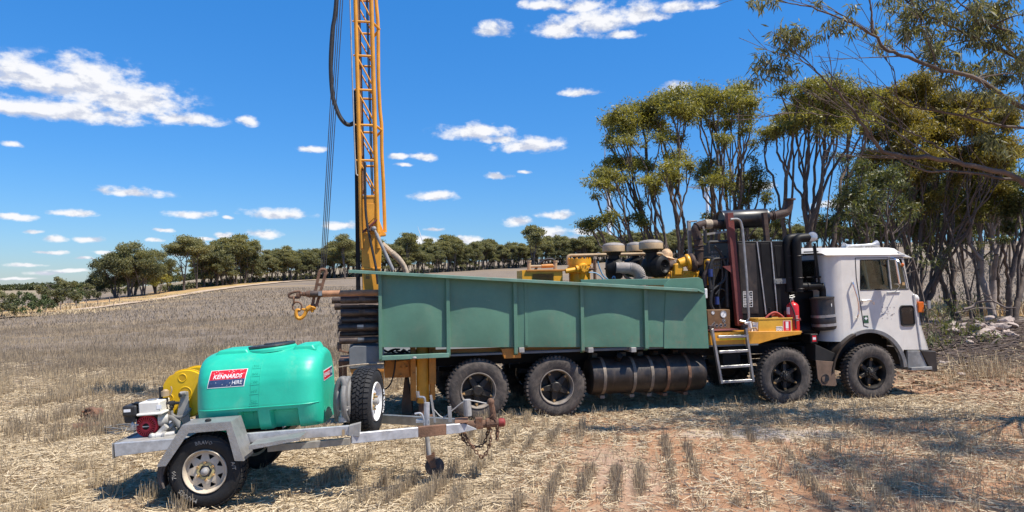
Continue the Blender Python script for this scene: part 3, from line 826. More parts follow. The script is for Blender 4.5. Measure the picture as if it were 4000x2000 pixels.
for k in range(14):
    x0 = 1500 + k * 16; mb.tube(catmull([q(x0, 1366 + random.uniform(0, 20), .6), q(x0 + 20, 1372 + random.uniform(-8, 14), .5), q(x0 + 45, 1362 + random.uniform(0, 26), .62)], 4), .016, 6)
tag(mb.build('hose_bundle', M['hose'], truck), kind='stuff')

# ---- mast (slight lean), built in the truck's frame
VM = 1.0
lean = Vector(q(1386,0,VM) - q(1402,596,VM)); lean.normalize()
def mp(px, py, dv=0.0): return q(px, py, VM + dv)
DEP = .62
mast = MB()
top = 12.4
def ext(p, z=top): return p + lean * ((z - p.z) / lean.z)
bl = mp(1407, 1130); LP0 = mp(1404, 596); RP0 = mp(1467.5, 596)
rail_l = [bl, mp(1408, 762), LP0, ext(LP0)]; 
LPb = LP0; width = RP0.x - LP0.x
post = .036
mast_plate = MB()
pl = [mp(1411,765), mp(1472,765), mp(1482,850), mp(1490,985), mp(1488,1048), mp(1478,1145), mp(1416,1145), mp(1411,900)]
mast_plate.prism(pl, (0, DEP, 0))
P2 = mast_plate.build('mast', M['yellow'], truck, 30, .012, 2)
mb = MB()   # raised doubler on the lower column and its folded lip
mb.prism([mp(1432,795,-.012), mp(1462,795,-.012), mp(1462,850,-.012), mp(1432,880,-.012)], (0,.012,0))
mb.prism([mp(1408,762,-.012), mp(1474,762,-.012), mp(1474,770,-.012), mp(1408,770,-.012)], (0,.03,0))
mb.prism([mp(1414,905,-.03), mp(1484,902,-.03), mp(1484,910,-.03), mp(1414,913,-.03)], (0,.03,0))
mb.prism([mp(1478,850,.1), mp(1500,908,.1), mp(1508,912,.1), mp(1508,919,.1), mp(1484,921,.1)], (0,.3,0))
mb.prism([mp(1412,1046,-.02), mp(1488,1046,-.02), mp(1488,1052,-.02), mp(1412,1052,-.02)], (0,.02,0))
mb.build('column_stiffener', M['yellow'], P2, 30, .003)
zt_ = mp(1440, 770).z
for (p0, dv, nm) in ((LP0, 0, 'mast_post'), (RP0, 0, 'mast_post'), (LP0, DEP, 'mast_post'), (RP0, DEP, 'mast_post')):
    b0 = Vector((p0.x, VM + dv, p0.z)); lo = b0 + lean * ((zt_ - .9 - b0.z) / lean.z)
    mb = MB(); mb.cyl(lo, ext(b0), post, None, 12); mb.build(nm, M['yellow'], P2)
zs = [mp(1440, y).z for y in (627, 489, 352, 219, 86)]
step = (zs[-1] - zs[0]) / 4
while zs[-1] < top - .7: zs.append(zs[-1] + step)
def pp(right, dv, z):
    b0 = (RP0 if right else LP0); b0 = Vector((b0.x, VM + dv, b0.z)); return b0 + lean * ((z - b0.z) / lean.z)
for i, z in enumerate([zs[0] - step] + zs):
    mb = MB()
    if i > 0:
        for dv in (0, DEP): mb.cyl(pp(0, dv, z), pp(1, dv, z), .022, None, 8)
        for rr in (0, 1): mb.cyl(pp(rr, 0, z), pp(rr, DEP, z), .018, None, 8)
        mb.cyl(pp(0, 0, z) - Vector((.06,0,0)), pp(0, 0, z), .017, None, 8)
        mb.build('mast_rung', M['yellow'], P2)
    mb = MB(); lo, hi = z, z + step
    for dv in (0, DEP): mb.cyl(pp(0, dv, hi - .03), pp(1, dv, lo + .05), .015, None, 8)
    mb.build('mast_brace', M['yellow'], P2)
# outer tube down the right side, with its stand-offs
mb = MB()
ot = [mp(1504,908,.2), mp(1497,700,.2), mp(1491,596,.2), mp(1491,489,.2), mp(1484,433,.2), mp(1478,303,.2), mp(1477,88,.2), mp(1468,0,.2)]
ot.append(ext(ot[-1])); mb.tube(fillet(ot, .15, 3), .033, 10)
for z in (zs[1], zs[4]): mb.tube([pp(1, 0, z), Vector((pp(1,0,z).x + .13, VM + .2, z - .05)), pp(1, DEP, z - .1)], .024, 8)
mb.build('mast_stay_tube', M['yellow'], P2)
mb = MB()
rl = [mp(1398,686,-.04), mp(1391,680,-.04), mp(1386,596,-.04), mp(1376,300,-.04), mp(1367,0,-.04)]; rl.append(ext(rl[-1])); mb.tube(rl, .014, 6); mb.build('guide_wire', M['galv_dull'], P2)
mb = MB(); mb.beam(mp(1399.5,1140,.1), ext(mp(1399.5,690,.1), zs[2]), .075, .12, (0,1,0)); mb.build('feed_chain_guard', M['black'], P2, 30, .006)
mb = MB(); mb.cyl(mp(1416,760,.35), ext(mp(1416,760,.35)), .03, None, 8); mb.cyl(mp(1424,760,.45), ext(mp(1424,760,.45)), .018, None, 6); mb.build('drive_chain', M['rust'], P2)
mb = MB()
for dx in (0, 5): p0 = mp(1452+dx, 765, .3); mb.cyl(p0, ext(p0), .011, None, 6)
mb.build('feed_rope', M['rope'], P2)
mb = MB(); c = Vector(pp(0,0,top-.3)); mb.box((c.x-.5, VM-.1, top-.4), (c.x+width+.25, VM+DEP+.1, top-.1)); mb.torus((c.x-.45, VM+.3, top-.1), (0,1,0), .22, .03, 20, 6); mb.build('crown_block', M['yellow'], P2, 30, .01)
mb = MB(); mb.tube(fillet([mp(1425,634,-.06), mp(1426,700,-.06), mp(1428,850,-.07), mp(1455,980,-.1), mp(1470,1050,-.12), mp(1476,1110,-.12)], .3, 4), .022, 8); mb.build('hydraulic_hose', M['hose'], P2)
mb = MB(); a, b = mp(1461,893,-.12), mp(1536,1056,-.25); mb.cyl(a, a + (b-a)*.25, .022, None, 12); mb.cyl(a + (b-a)*.12, b, .030, None, 14); mb.ball(a, .042); mb.build('lift_ram', M['fender_grey'], P2)
mb = MB(); mb.prism([mp(1440,900,-.11), mp(1448,884,-.11), mp(1468,884,-.11), mp(1470,905,-.11)], (0,.11,0)); mb.build('ram_bracket', M['rust'], P2, 0, .003)
mb = MB(); mb.tube([mp(1414,910,-.015), mp(1444,884,-.04), mp(1476,856,-.015)], .02, 6); mb.build('gusset_bar', M['oxide'], P2)
# braided hose with its wrap
pts = catmull([mp(1495,955,.3), mp(1528,985,.1), mp(1560,1015,0), mp(1580,1045,0), mp(1590,1075,0)], 10); mb = MB(); mb.tube(pts, .05, 10)
for k in range(12, len(pts) - 3): mb.torus(pts[k], pts[k+1] - pts[k-1] + Vector((.06,0,0)), .052, .012, 14, 5)
mb.build('braided_hose', M['hose_tan'], P2)
# thick drill-string hose hanging in a loop from the mast
hp = [mp(1314,0,.1), mp(1299,120,.1), mp(1292,250,.1), mp(1298,363,.1), mp(1311,415,.1), mp(1328,456,.1), mp(1348,481,.1), mp(1366,487,.1), mp(1388,478,.1)]
hp.insert(0, hp[0] + Vector((.15, 0, 2.2))); hp.insert(0, Vector((hp[0].x + .3, VM + .2, top - .6)))
mb = MB(); mb.tube(catmull(hp, 8), .038, 10); mb.build('slack_hose', M['hose'], P2)
sg = MB(); s0 = mp(1436,1076,-.022)
for poly in ([(-.03,.0),(.0,.055),(.03,.0),(.018,.0),(.0,.034),(-.018,.0)],):
    sg.prism([(s0.x+x, VM-.004, s0.z+z) for x, z in poly], (0,.003,0))
for k in range(3): sg.box((s0.x-.035, VM-.004, s0.z-.02-.018*k), (s0.x+.035, VM-.001, s0.z-.010-.018*k))
sg.build('stencil_mark', M['sign_black'], P2, 0)

# winch ropes: five wires from the crown to the hook bracket
for k in range(4):
    a = q((1314,1322,1330,1339)[k], 0, .5 + .02*k); b_ = q((1252,1258,1264,1271)[k], 1072, .3 + .02*k); d = a - b_; mb = MB(); mb.tube([b_, b_ + d * (9.8 / d.z)], .0075, 6); mb.build('winch_rope', M['rope'], P2)
# ---- engine bay (compressor, air cleaners, engine) ----
VE = .95
mb = MB(); a, b = q(2040,1056,VE), q(2199,1120,VE)
mb.box((a.x, VE, 1.13), (b.x, VE+.5, a.z)); cooler = mb.build('oil_cooler', M['engine_yellow'], truck, 30, .006)
mb = MB(); a, b = q(2080,1070,VE), q(2163,1120,VE)
for k in range(9): mb.box((a.x, VE-.012, a.z-.012-.022*k), (b.x, VE-.002, a.z-.022*k))
mb.build('cooler_core', M['black'], cooler, 0)
mb = MB()
mb.box((q(2036,1,VE).x, VE-.03, q(2040,1060,VE).z), (q(2201,1,VE).x, VE+.5, q(2040,1054,VE).z)); mb.build('cooler_lip', M['orange'], cooler, 0, .003)
mb = MB(); 
for px in (2067, 2169):
    c, d = q(px,1056,VE+.2), q(px,1022,VE+.2); mb.cyl(c, d, .035, None, 10); mb.cyl(d, d+Vector((0,0,.02)), .045, None, 8)
c, d = q(2067,1041,VE+.2), q(2169,1039,VE+.2); mb.cyl(c, d, .026, None, 10); mb.build('cooler_pipe', M['beige'], cooler)
mb = MB(); c, d = q(2115,1040,VE+.2), q(2160,1038,VE+.2); mb.cyl(c, d, .036, None, 12); mb.build('filter_sleeve', M['orange'], cooler)
mb = MB(); mb.tube(catmull([q(2090,1056,VE+.3), q(2105,1032,VE+.3), q(2130,1014,VE+.3), q(2158,1013,VE+.3), q(2170,1028,VE+.3)], 6), .024, 8); mb.build('hose', M['hose'], cooler)
mb = MB()
c, d = q(2263,1034,VE+.2), q(2263,1012,VE+.2); zf = c.z
mb.cyl((c.x, c.y, c.z-.005), (c.x, c.y, d.z), .225, None, 28); mb.cyl((c.x, c.y, c.z-.03), (c.x, c.y, c.z-.12), .225, None, 28); mb.cyl((c.x,c.y,1.13),(c.x,c.y,c.z), .2, None, 24)
for k in range(12):
    g = 2*math.pi*k/12; mb.cyl((c.x+.2*math.cos(g), c.y+.2*math.sin(g), d.z), (c.x+.2*math.cos(g), c.y+.2*math.sin(g), d.z+.025), .016, None, 6)
comp = mb.build('compressor', M['engine_yellow'], truck, 30)
mb = MB(); c = q(2277,1048,VE-.05)
mb.ball(c, (.11,.09,.10)); mb.cyl(c, c + Vector((.0,-.12,.0)), .075, None, 14); mb.cyl(c+Vector((-.33,0,-.05)), c, .045, None, 12); mb.cyl(c+Vector((-.13,0,-.02)), c+Vector((-.09,0,-.012)), .075, None, 14); mb.cyl(c, c+Vector((0,.1,-.2)), .06, None, 12)
for k in range(6): g = 2*math.pi*k/6; mb.cyl(c+Vector((.055*math.cos(g),-.12,.055*math.sin(g))), c+Vector((.055*math.cos(g),-.138,.055*math.sin(g))), .012, None, 6)
mb.build('valve_body', M['engine_yellow'], comp, 30)
mb = MB(); c = q(2323,1050,VE); mb.cyl(c+Vector((0,0,-.25)), c+Vector((0,0,.1)), .03, None, 8); mb.cyl(c+Vector((-.14,0,0)), c+Vector((.03,0,0)), .025, None, 8); mb.cyl(c+Vector((0,0,.1)), c+Vector((0,0,.16)), .035, None, 6); mb.build('gauge_tree', M['rust'], comp)
for pts in ([(2335,1022),(2342,1046),(2356,1076),(2374,1092),(2374,1110)], [(2300,1064),(2325,1066),(2345,1078),(2362,1098)], [(2392,1088),(2396,1080),(2402,1084),(2402,1110)]):
    mb = MB(); mb.tube(catmull([q(x, y, VE-.12) for x, y in pts], 5), .012, 6); mb.build('air_line', M['blue_hose'], comp)
mb = MB(); mb.tube(fillet([q(2217,1030,VE+.5), q(2217,998,VE+.5), q(2400,994,VE+.5), q(2590,990,VE+.5), q(2600,1030,VE+.5)], .12, 5), .03, 10); mb.build('discharge_pipe', M['beige'], truck)
# three oil-bath air cleaners
def cleaner(px, pyt, pyb, halfpx, v, body):
    cap_t, cap_b = q(px, pyt, v), q(px, pyb, v); r = abs(q(px+halfpx, pyb, v).x - cap_b.x)
    h = cap_t.z - cap_b.z; mb = MB(); zb = cap_b.z
    mb.lathe((cap_b.x, v, zb), (0,0,1), [(0,0),(0,r*.93),(.012,r),(h*.62,r),(h*.64,r*.99)], 36); cap = mb.build('air_cleaner', M['beige'], truck)
    mb = MB(); mb.lathe((cap_b.x, v, zb), (0,0,1), [(h*.635,r*.985),(h*.66,r*.99),(h*.70,r*.98),(h*.85,r*.86),(h*.95,r*.55),(h,r*.12),(h,0)], 36); mb.build('cleaner_dome', M['pipe_grey'], cap)
    mb = MB(); mb.lathe((cap_b.x, v, zb), (0,0,1), [(-.34,r*.48),(-.06,r*.48),(-.05,r*.62),(-.02,r*.66),(.0,r*.8)], 24)
    bx, by, br, dirv, L = body; c = q(bx, by, v); dv = Vector(dirv).normalized()
    mb.lathe(c - dv*L*.5, dv, [(.04,0),(.035,br*.40),(.0,br*.52),(-.012,br*.62),(.005,br*.8),(.03,br*.97),(.06,br),(L*.45,br),(L*.47,br*1.05),(L*.53,br*1.05),(L*.55,br),(L-.05,br),(L,br*.85),(L,0)], 36)
    mb.lathe(c - dv*L*.5, dv, [(.05,.0),(.0,.015),(-.02,.02),(-.035,.012),(-.04,0)], 12)
    mb.build('cleaner_bowl', M['black'], cap)
    return cap
c1 = cleaner(2397, 947, 985, 41, VE+.05, (2400, 1049, .20, (.75,-.3,0), .3))
c2 = cleaner(2482, 945, 983, 32, VE+.75, (2478, 1045, .19, (.5,-.8,0), .34))
c3 = cleaner(2543, 936, 975, 44, VE, (2562, 1040, .205, (-.45,.9,.03), .42))
mb = MB(); pts = fillet([q(2405,1046,VE-.1), q(2470,1048,VE-.15), q(2497,1062,VE-.15), q(2502,1130,VE-.1)], .16, 6); mb.tube(pts, .105, 18)
for k in range(2, len(pts) - 1): mb.torus(pts[k], pts[k+1]-pts[k-1], .106, .010, 20, 6)
mb.build('intake_elbow', M['pipe_grey'], c1)
mb = MB(); mb.cyl(q(2595,1040,VE+.1), q(2635,1037,VE+.1), .085, None, 18); mb.cyl(q(2600,1040,VE+.1), q(2606,1040,VE+.1), .095, None, 18); mb.build('intake_pipe', M['exhaust'], c3)
# diesel engine, yellow castings
mb = MB(); a, b = q(2590,1082,VE), q(2740,1082,VE); mb.box((a.x, VE, 1.13), (b.x, VE+.75, a.z)); mb.box((a.x+.15, VE-.02, a.z-.02), (b.x-.05, VE+.6, q(2640,1058,VE).z))
for k in range(6): c = q(2612+22*k, 1068, VE-.02); mb.cyl(c, c+Vector((0,-.03,0)), .022, None, 8)
eng = mb.build('engine', M['engine_yellow'], truck, 30, .02, 2)
mb = MB(); c = q(2643,1052,VE); mb.prism([c+Vector((-.09,-.06,-.12)), c+Vector((-.06,-.06,.10)), c+Vector((.05,-.06,.13)), c+Vector((.13,-.06,.02)), c+Vector((.10,-.06,-.12))], (0,.3,0)); mb.build('manifold', M['engine_yellow'], eng, 30, .025, 2)
mb = MB(); mb.cyl(q(2650,1030,VE), q(2690,1018,VE), .085, .10, 20); mb.torus(q(2688,1024,VE), (1,-.25,.25), .115, .045, 24, 10); mb.build('turbo_housing', M['engine_yellow'], eng)
mb = MB(); mb.torus(q(2704,1026,VE), (1,-.2,.2), .13, .055, 24, 10); mb.cyl(q(2700,1028,VE), q(2712,1026,VE), .12, None, 20); mb.build('turbo', M['exhaust'], eng)
# exhaust
M['muffler'] = mat('black_muffler', (.014, .014, .016), .38, var=.4, scale=6, dust=.25, dustcol=(.10,.09,.09), rust=.15, rustcol=(.08,.04,.025))
ex = fillet([q(2700,1030,VE), q(2728,1034,VE), q(2731,960,VE), q(2714,890,VE), q(2742,877,VE), q(2838,876,VE)], .13, 6)
mb = MB(); mb.tube(ex, .085, 18)
for i in (9, 11, 14, 20):
    if i < len(ex) - 1: mb.torus(ex[i], ex[i+1]-ex[i-1], .088, .012, 20, 6)
exh = mb.build('exhaust_pipe', M['exhaust'], truck)
mb = MB(); a, b = q(2762,888,VE), q(2760,862,VE); mb.cyl(q(2752,876,VE), q(2778,876,VE), .092, None, 20); mb.build('pipe_wrap', M['hose_tan'], exh)
mb = MB(); a, b = q(2812,860,VE), q(2990,851,VE); r = .185; L = (b-a).length
mb.lathe(a, b-a, [(.03,0),(.03,r*.8),(.0,r*.97),(.0,r),(.035,r),(.04,r*.985),(L-.04,r*.985),(L-.035,r),(L,r),(L,r*.97),(L-.03,r*.7),(L-.03,0)], 40); muf = mb.build('muffler', M['muffler'], truck)
mb = MB(); pts = fillet([q(2985,846,VE), q(3030,842,VE), q(3078,830,VE), q(3084,782,VE)], .28, 7); mb.tube(pts, [.075]*3 + [.08]*(len(pts)-3), 18); e_ = pts[-1]; mb.cyl(e_, e_+Vector((0,0,.03)), .115, None, 20); mb.torus(pts[3], pts[4]-pts[2], .08, .016, 20, 6); mb.torus(pts[2], pts[3]-pts[1], .08, .012, 20, 6); mb.build('tail_pipe', M['exhaust'], muf)
# red-oxide posts
def channel(p, qq, w, d, name, m):
    mb = MB(); p, qq = Vector(p), Vector(qq); ax = (qq-p).normalized(); s = Vector((1,0,0)); s = (s - ax*s.dot(ax)).normalized()
    for o_, ww, vv0, vv1 in ((0, w, 0, .014), (-w/2+.008, .016, .014, d), (w/2-.008, .016, .014, d)):
        A = p + s*o_; B = qq + s*o_
        mb.hexa([A+s*(-ww/2)+Vector((0,vv0,0)), A+s*(ww/2)+Vector((0,vv0,0)), A+s*(ww/2)+Vector((0,vv1,0)), A+s*(-ww/2)+Vector((0,vv1,0))],
                [B+s*(-ww/2)+Vector((0,vv0,0)), B+s*(ww/2)+Vector((0,vv0,0)), B+s*(ww/2)+Vector((0,vv1,0)), B+s*(-ww/2)+Vector((0,vv1,0))])
    return mb.build(name, m, truck, 0, .002)
channel(q(2893,1272,.38), q(2853,831,.38), .118, .10, 'muffler_post', M['oxide'])
channel(q(3012,1046,.55), q(2989,830,.55), .085, .08, 'muffler_post', M['exhaust'])
mb = MB(); a = q(2866,1040,.4); mb.prism([a+Vector((-.05,0,-.12)), a+Vector((-.22,0,.0)), a+Vector((-.0,0,.02))], (0,.02,0)); mb.build('post_bracket', M['oxide'], truck, 0)
mb = MB(); mb.tube(fillet([q(2854,857,.32), q(2890,855,.30), q(2900,890,.30), q(2916,1080,.30), q(2925,1245,.30), q(2915,1258,.32), q(2889,1254,.34)], .09, 5), .024, 10); mb.build('grab_rail', M['steel'], truck)
# radiator housing and the dark mechanicals beside it
VR = .42
mb = MB(); a, b = q(2880,942,VR), q(3077,1240,VR); mb.box((a.x, VR, 1.14), (b.x, VR+1.6, a.z)); rad = mb.build('radiator_housing', M['black'], truck, 30, .012, 2)
for (x0, x1, x2) in ((2957, 2968, 2992), (3012, 3018, 3037)):
    mb = MB(); mb.beam(q(x0,945,VR-.012), q(x2,1228,VR-.012), .022, .012, (0,1,0)); mb.build('housing_seam', M['steel'], rad, 0)
for (x0, y0, x1, y1) in ((2884,952,2950,1225), (2972,952,3003,1225), (3024,960,3072,1080), (3030,1110,3076,1225)):
    mb = MB(); mb.prism([q(x0,y0,VR-.008), q(x1,y0,VR-.008), q(x1+14,y1,VR-.008), q(x0+14,y1,VR-.008)], (0,.0085,0)); mb.build('housing_panel', M['drum_black'] if x0 < 2900 else M['black'], rad, 0, .002)
mb = MB(); mb.prism([q(3023,1090,VR-.03), q(3074,1088,VR-.03), q(3075,1108,VR-.03), q(3025,1110,VR-.03)], (0,.03,0)); c = q(3035,1099,VR-.04); d = q(3053,1098,VR-.04)
mb.cyl(c, c+Vector((0,-.012,0)), .015, None, 8); mb.cyl(d, d+Vector((0,-.012,0)), .015, None, 8); mb.build('latch_plate', M['greyplate'], rad, 0, .003)
# specification sheet: white ruled table
a, b = q(2903,1139,VR-.012), q(2940,1198,VR-.012); mb = MB(); mb.box((a.x, VR-.0115, b.z), (b.x, VR-.009, a.z)); spec = mb.build('spec_sheet', M['black'], rad, 0)
mb = MB(); W_, H_ = b.x-a.x, a.z-b.z; y0 = VR-.0135
for zz in np.linspace(0, 1, 7): mb.box((a.x, y0, b.z+H_*zz-.004), (b.x, y0+.002, b.z+H_*zz+.004))
for xx in (0, .5, 1): mb.box((a.x+W_*xx-.004, y0-.0002, b.z), (a.x+W_*xx+.004, y0+.0018, a.z))
for i in range(6):
    for k in range(2):
        for j in range(2):
            if (i*5+k*3+j) % 4: mb.box((a.x+W_*(.08+.5*k), y0-.0004, b.z+H_*(i/6+.04+.06*j)), (a.x+W_*(.08+.5*k+.2+.12*((i+j) % 2)), y0+.0016, b.z+H_*(i/6+.065+.06*j)))
mb.build('ruled_lines', M['sign_white'], spec, 0)
mb = MB(); mb.box((q(2745,1,.7).x, .75, 1.14), (q(2878,1,.7).x, 1.7, q(2800,1000,.7).z)); mb.box((q(2760,1,.55).x, .62, 1.14), (q(2812,1,.55).x, .8, 1.6)); mb.cyl((q(2842,1,.6).x,.7,1.75),(q(2842,1,.6).x,1.4,1.75),.28,None,20); mb.build('gear_case', M['chassis'], truck, 30, .03)
mb = MB(); c = q(2772,1022,.55); mb.box(c+Vector((-.05,0,-.2)), c+Vector((.06,.15,.05))); c = q(2775,1090,.55); mb.prism([c+Vector((-.08,0,.1)), c+Vector((.06,0,.12)), c+Vector((.1,0,-.06)), c+Vector((-.02,0,-.12))], (0,.12,0)); mb.build('governor_casting', M['engine_yellow'], truck, 30, .02)
for pts, r in (([(2775,1130),(2772,1060),(2782,1020),(2800,1010),(2850,1010)], .03), ([(2768,990),(2768,950),(2790,945),(2858,943)], .032), ([(2850,960),(2845,1000),(2838,1080),(2842,1200)], .034), ([(2790,960),(2815,990),(2834,1040),(2830,1090),(2798,1120),(2775,1140)], .028), ([(2780,1030),(2786,1100),(2776,1180),(2790,1215)], .03), ([(2756,950),(2754,900)], .035), ([(2815,1010),(2822,1080),(2806,1150),(2812,1210)], .018), ([(2795,1150),(2815,1128),(2840,1140)], .015)):
    mb = MB(); mb.tube(catmull([q(x, y, .52) for x, y in pts], 6), r, 8); mb.build('hose', M['hose'], truck)
mb = MB(); mb.tube(catmull([q(2758,1022,.6), q(2768,1030,.58), q(2764,1056,.58), q(2752,1080,.58), q(2752,1120,.58)], 6), .05, 12); mb.build('intercooler_pipe', M['exhaust'], truck)
mb = MB(); mb.beam(q(2740,917,.9), q(2836,905,.9), .04, .04); mb.beam(q(2752,905,.8), q(2746,885,.8), .03, .03); mb.beam(q(2690,862,1.1), q(2697,1000,1.1), .06, .06); mb.cyl(q(2690,866,1.0), q(2722,863,1.0), .015, None, 8); mb.build('exhaust_strut', M['pipe_grey'], truck, 0)
mb = MB()
for i in range(5):
    for k in range(4): c = q(2782+11*k, 985+15*i, .62); mb.box(c+Vector((-.018,-.01,-.022)), c+Vector((.018,.01,.022)))
tag(mb.build('guard_mesh', M['greyplate'], truck, 0), kind='stuff')
mb = MB(); c = q(2758,1140,.5); mb.box(c+Vector((-.03,0,-.12)), c+Vector((.03,.05,.06))); mb.build('coolant_bottle', M['white'], truck, 0, .01)
fb_ = mat('filter_blue', (.02,.04,.16), .4)
for px_, py_, v_ in ((2775,1062,.5), (2800,1170,.52)): c = q(px_, py_, v_); mb = MB(); mb.cyl(c+Vector((0,0,-.09)), c+Vector((0,0,.05)), .042, None, 12); mb.build('oil_filter', fb_, truck)
# gauge panel
VG = .28
a, b = q(2764,1211,VG), q(2853,1284,VG); mb = MB(); mb.box((a.x, VG, b.z), (b.x, VG+.22, a.z)); gp = mb.build('gauge_panel', M['gauge_brown'], truck, 30, .008)
for px, py, r in ((2785,1222,.030), (2826,1228,.058), (2828,1253,.030), (2790,1262,.016), (2800,1272,.026), (2816,1271,.026), (2832,1270,.024), (2786,1271,.026)):
    c = q(px, py, VG); mb = MB(); mb.torus(c, (0,-1,0), r, r*.12+.002, 20, 6); mb.build('gauge_bezel', M['steel'], gp)
    mb = MB(); mb.cyl(c+Vector((0,-.003,0)), c, r, None, 20); fc = mb.build('gauge_face', M['sign_white'] if r > .029 and py < 1240 else M['sign_black'], gp)
    if r > .029: mb = MB(); mb.beam(c+Vector((-r*.3,-.005,-r*.5)), c+Vector((r*.35,-.005,r*.55)), .006, .002, (0,1,0)); mb.build('needle', M['sign_black'] if py < 1240 else M['sign_white'], gp, 0)
# running board: yellow, with the dropped gusset
mb = MB(); vb = .0
pts = [q(2771,1304,vb), q(3130,1300,vb), q(3128,1306,vb), q(3050,1318,vb), q(2953,1346,vb), q(2771,1350,vb)]
mb.prism(pts, (0,.035,0)); mb.prism([q(2771,1297,vb), q(3132,1293,vb), q(3132,1301,vb), q(2771,1305,vb)], (0,.8,0)); mb.build('running_board', M['yellow'], truck, 0, .004)
mb = MB(); a, b = q(2773,1290,.0), q(2892,1290,.0); mb.box((a.x,-.01,a.z-.02),(b.x,.75,a.z)); mb.build('step_plate', M['oxide'], truck, 0, .004)
# ladder
lad = thing('ladder', None, None, parent=truck); VL = -.06
for (t, b_) in (((2780,1284),(2818,1498)), ((2912,1282),(2941,1491))):
    mb = MB(); mb.beam(q(*t,VL), q(*b_,VL), .042, .07, (0,1,0)); mb.build('ladder_rail', M['steel'], lad, 0, .004)
    mb = MB(); mb.box(q(*t,VL)+Vector((-.05,-.01,-.02)), q(*t,VL)+Vector((.05,.06,.06))); mb.build('ladder_hook', M['exhaust'], lad, 0, .006)
for (x0, x1, y0, y1) in ((2804,2922,1316,1312), (2808,2928,1375,1369), (2813,2934,1434,1427), (2818,2941,1492,1485)):
    mb = MB(); mb.beam(q(x0,y0,VL), q(x1,y1,VL), .06, .045); mb.build('rung', M['steel'], lad, 0, .004)
mb = MB(); mb.beam(q(2810,1326,VL+.02), q(2915,1323,VL+.02), .004, .028); mb.build('reflective_tape', M['tape_yellow'], lad, 0)

# dark transmission and air tanks filling the gap between radiator and cab
mb = MB(); x0_, x1_ = q(3090,1200,.55).x, q(3222,1200,.55).x; mb.box((x0_, .55, 1.10), (x1_, 2.1, q(3150,1135,.55).z)); mb.cyl((x0_+.02, .52, 1.30), (x1_, .52, 1.30), .14, None, 20); mb.build('transmission_cover', M['black'], truck, 30, .03, 2)
# intake stacks, lamp, dust canister
VI = .30
for k, (px, dv) in enumerate(((3076, .12), (3112, 0))):
    mb = MB(); pts = fillet([q(px+8,1140,VI+dv), q(px,1000,VI+dv), q(px-3,932,VI+dv), q(px+40,928,VI+dv), q(3158,930,VI+dv)], .17, 6); mb.tube(pts, .085, 18); st = mb.build('intake_stack', M['black'], truck)
    for z in (1000, 1085, 1128): c = q(px+(z-930)*.05, z, VI+dv); mb = MB(); mb.torus(c, (0,0,1), .087, .009, 20, 6); mb.build('band', M['drum_black'], st)
mb = MB(); mb.tube(fillet([q(3112,1118,VI), q(3140,1120,VI), q(3200,1116,VI), q(3216,1130,VI), q(3216,1160,VI)], .10, 5), .072, 18); mb.torus(q(3150,1119,VI), (1,0,0), .074, .01, 20, 6); mb.torus(q(3205,1120,VI), (1,0,-.6), .076, .01, 20, 6); mb.build('intake_elbow', M['black'], truck)
mb = MB(); a, b = q(3210,1160,VI), q(3222,1288,VI); r = .215
L = (b-a).length; mb.lathe(a, b-a, [(-.01,0),(-.01,r*.5),(0,r*.95),(.0,r*1.04),(.03,r*1.04),(.035,r),(L*.55,r),(L*.56,r*1.02),(L-.05,r*1.02),(L-.02,r*.96),(L,r*.8),(L,0)], 36); can = mb.build('dust_canister', M['drum_black'], truck)
for t in (.57, .84): mb = MB(); mb.lathe(a+(b-a)*t, b-a, [(-.025,r*1.025),(-.025,r*1.05),(.025,r*1.05),(.025,r*1.025)], 36); mb.build('band', M['steel'], can)
for k, (px, py) in enumerate(((3243,1192), (3246,1250))): c = q(px, py, VI-r*.93); mb = MB(); mb.box(c+Vector((-.03,-.012,-.03)), c+Vector((.03,.02,.03))); mb.build('clip' if k == 0 else 'sticker_remnant', M['sign_white'], can, 0, .004)
mb = MB(); mb.tube([q(3182,950,.25), q(3200,1105,.25)], .022, 8); c = q(3180,940,.25); mb.beam(q(3180,960,.25), q(3194,1085,.25), .05, .02, (0,1,0)); mb.cyl(q(3140,985,.3), q(3196,983,.3), .012, None, 8); mb.cyl(q(3150,1084,.3), q(3206,1082,.3), .016, None, 8); mb.build('lamp_pole', M['black'], truck)
mb = MB(); c = q(3174,924,.22); mb.lathe(c, (-.5,-.8,.1), [(-.13,0),(-.12,.04),(-.06,.085),(0,.10),(.012,.10)], 24); lamp = mb.build('work_lamp', M['steel'], truck)
mb = MB(); mb.lathe(c, (-.5,-.8,.1), [(.006,.092),(.014,.07),(.02,0)], 24); mb.build('lamp_lens', M['lamp_glass'], lamp)
mb = MB(); a, b = q(3166,1305,.1), q(3197,1342,.1); mb.box((a.x,.1,b.z),(b.x,.4,a.z)); bt = mb.build('battery_box', M['black'], truck, 0, .01)
mb = MB(); a, b = q(3173,1311,.098), q(3189,1334,.098); mb.box((a.x,.097,b.z),(b.x,.0995,a.z)); mb.build('warning_label', M['sign_red'], bt, 0)
mb = MB(); a, b = q(3175,1318,.096), q(3187,1327,.096); mb.box((a.x,.0955,b.z),(b.x,.097,a.z)); mb.build('label_text_panel', M['sign_white'], bt, 0)
mb = MB(); mb.prism([q(3185,1345,.05), q(3262,1380,.05), q(3262,1412,.05), q(3185,1410,.05)], (0,.3,0)); mb.box((q(3195,1,.3).x,.35,.75),(q(3300,1,.3).x,1.0,1.15)); mb.build('steering_bracket', M['chassis'], truck, 0, .006)

# ---- cab ------------------------------------------------------------------
VC = .10                      # plane of the door
VF = 2.32
cab = thing('cab', None, None, parent=truck)
def cq(px, py, v=VC): return q(px, py, v)
roof_z = cq(3345, 992).z; belt_z = cq(3400, 1135).z
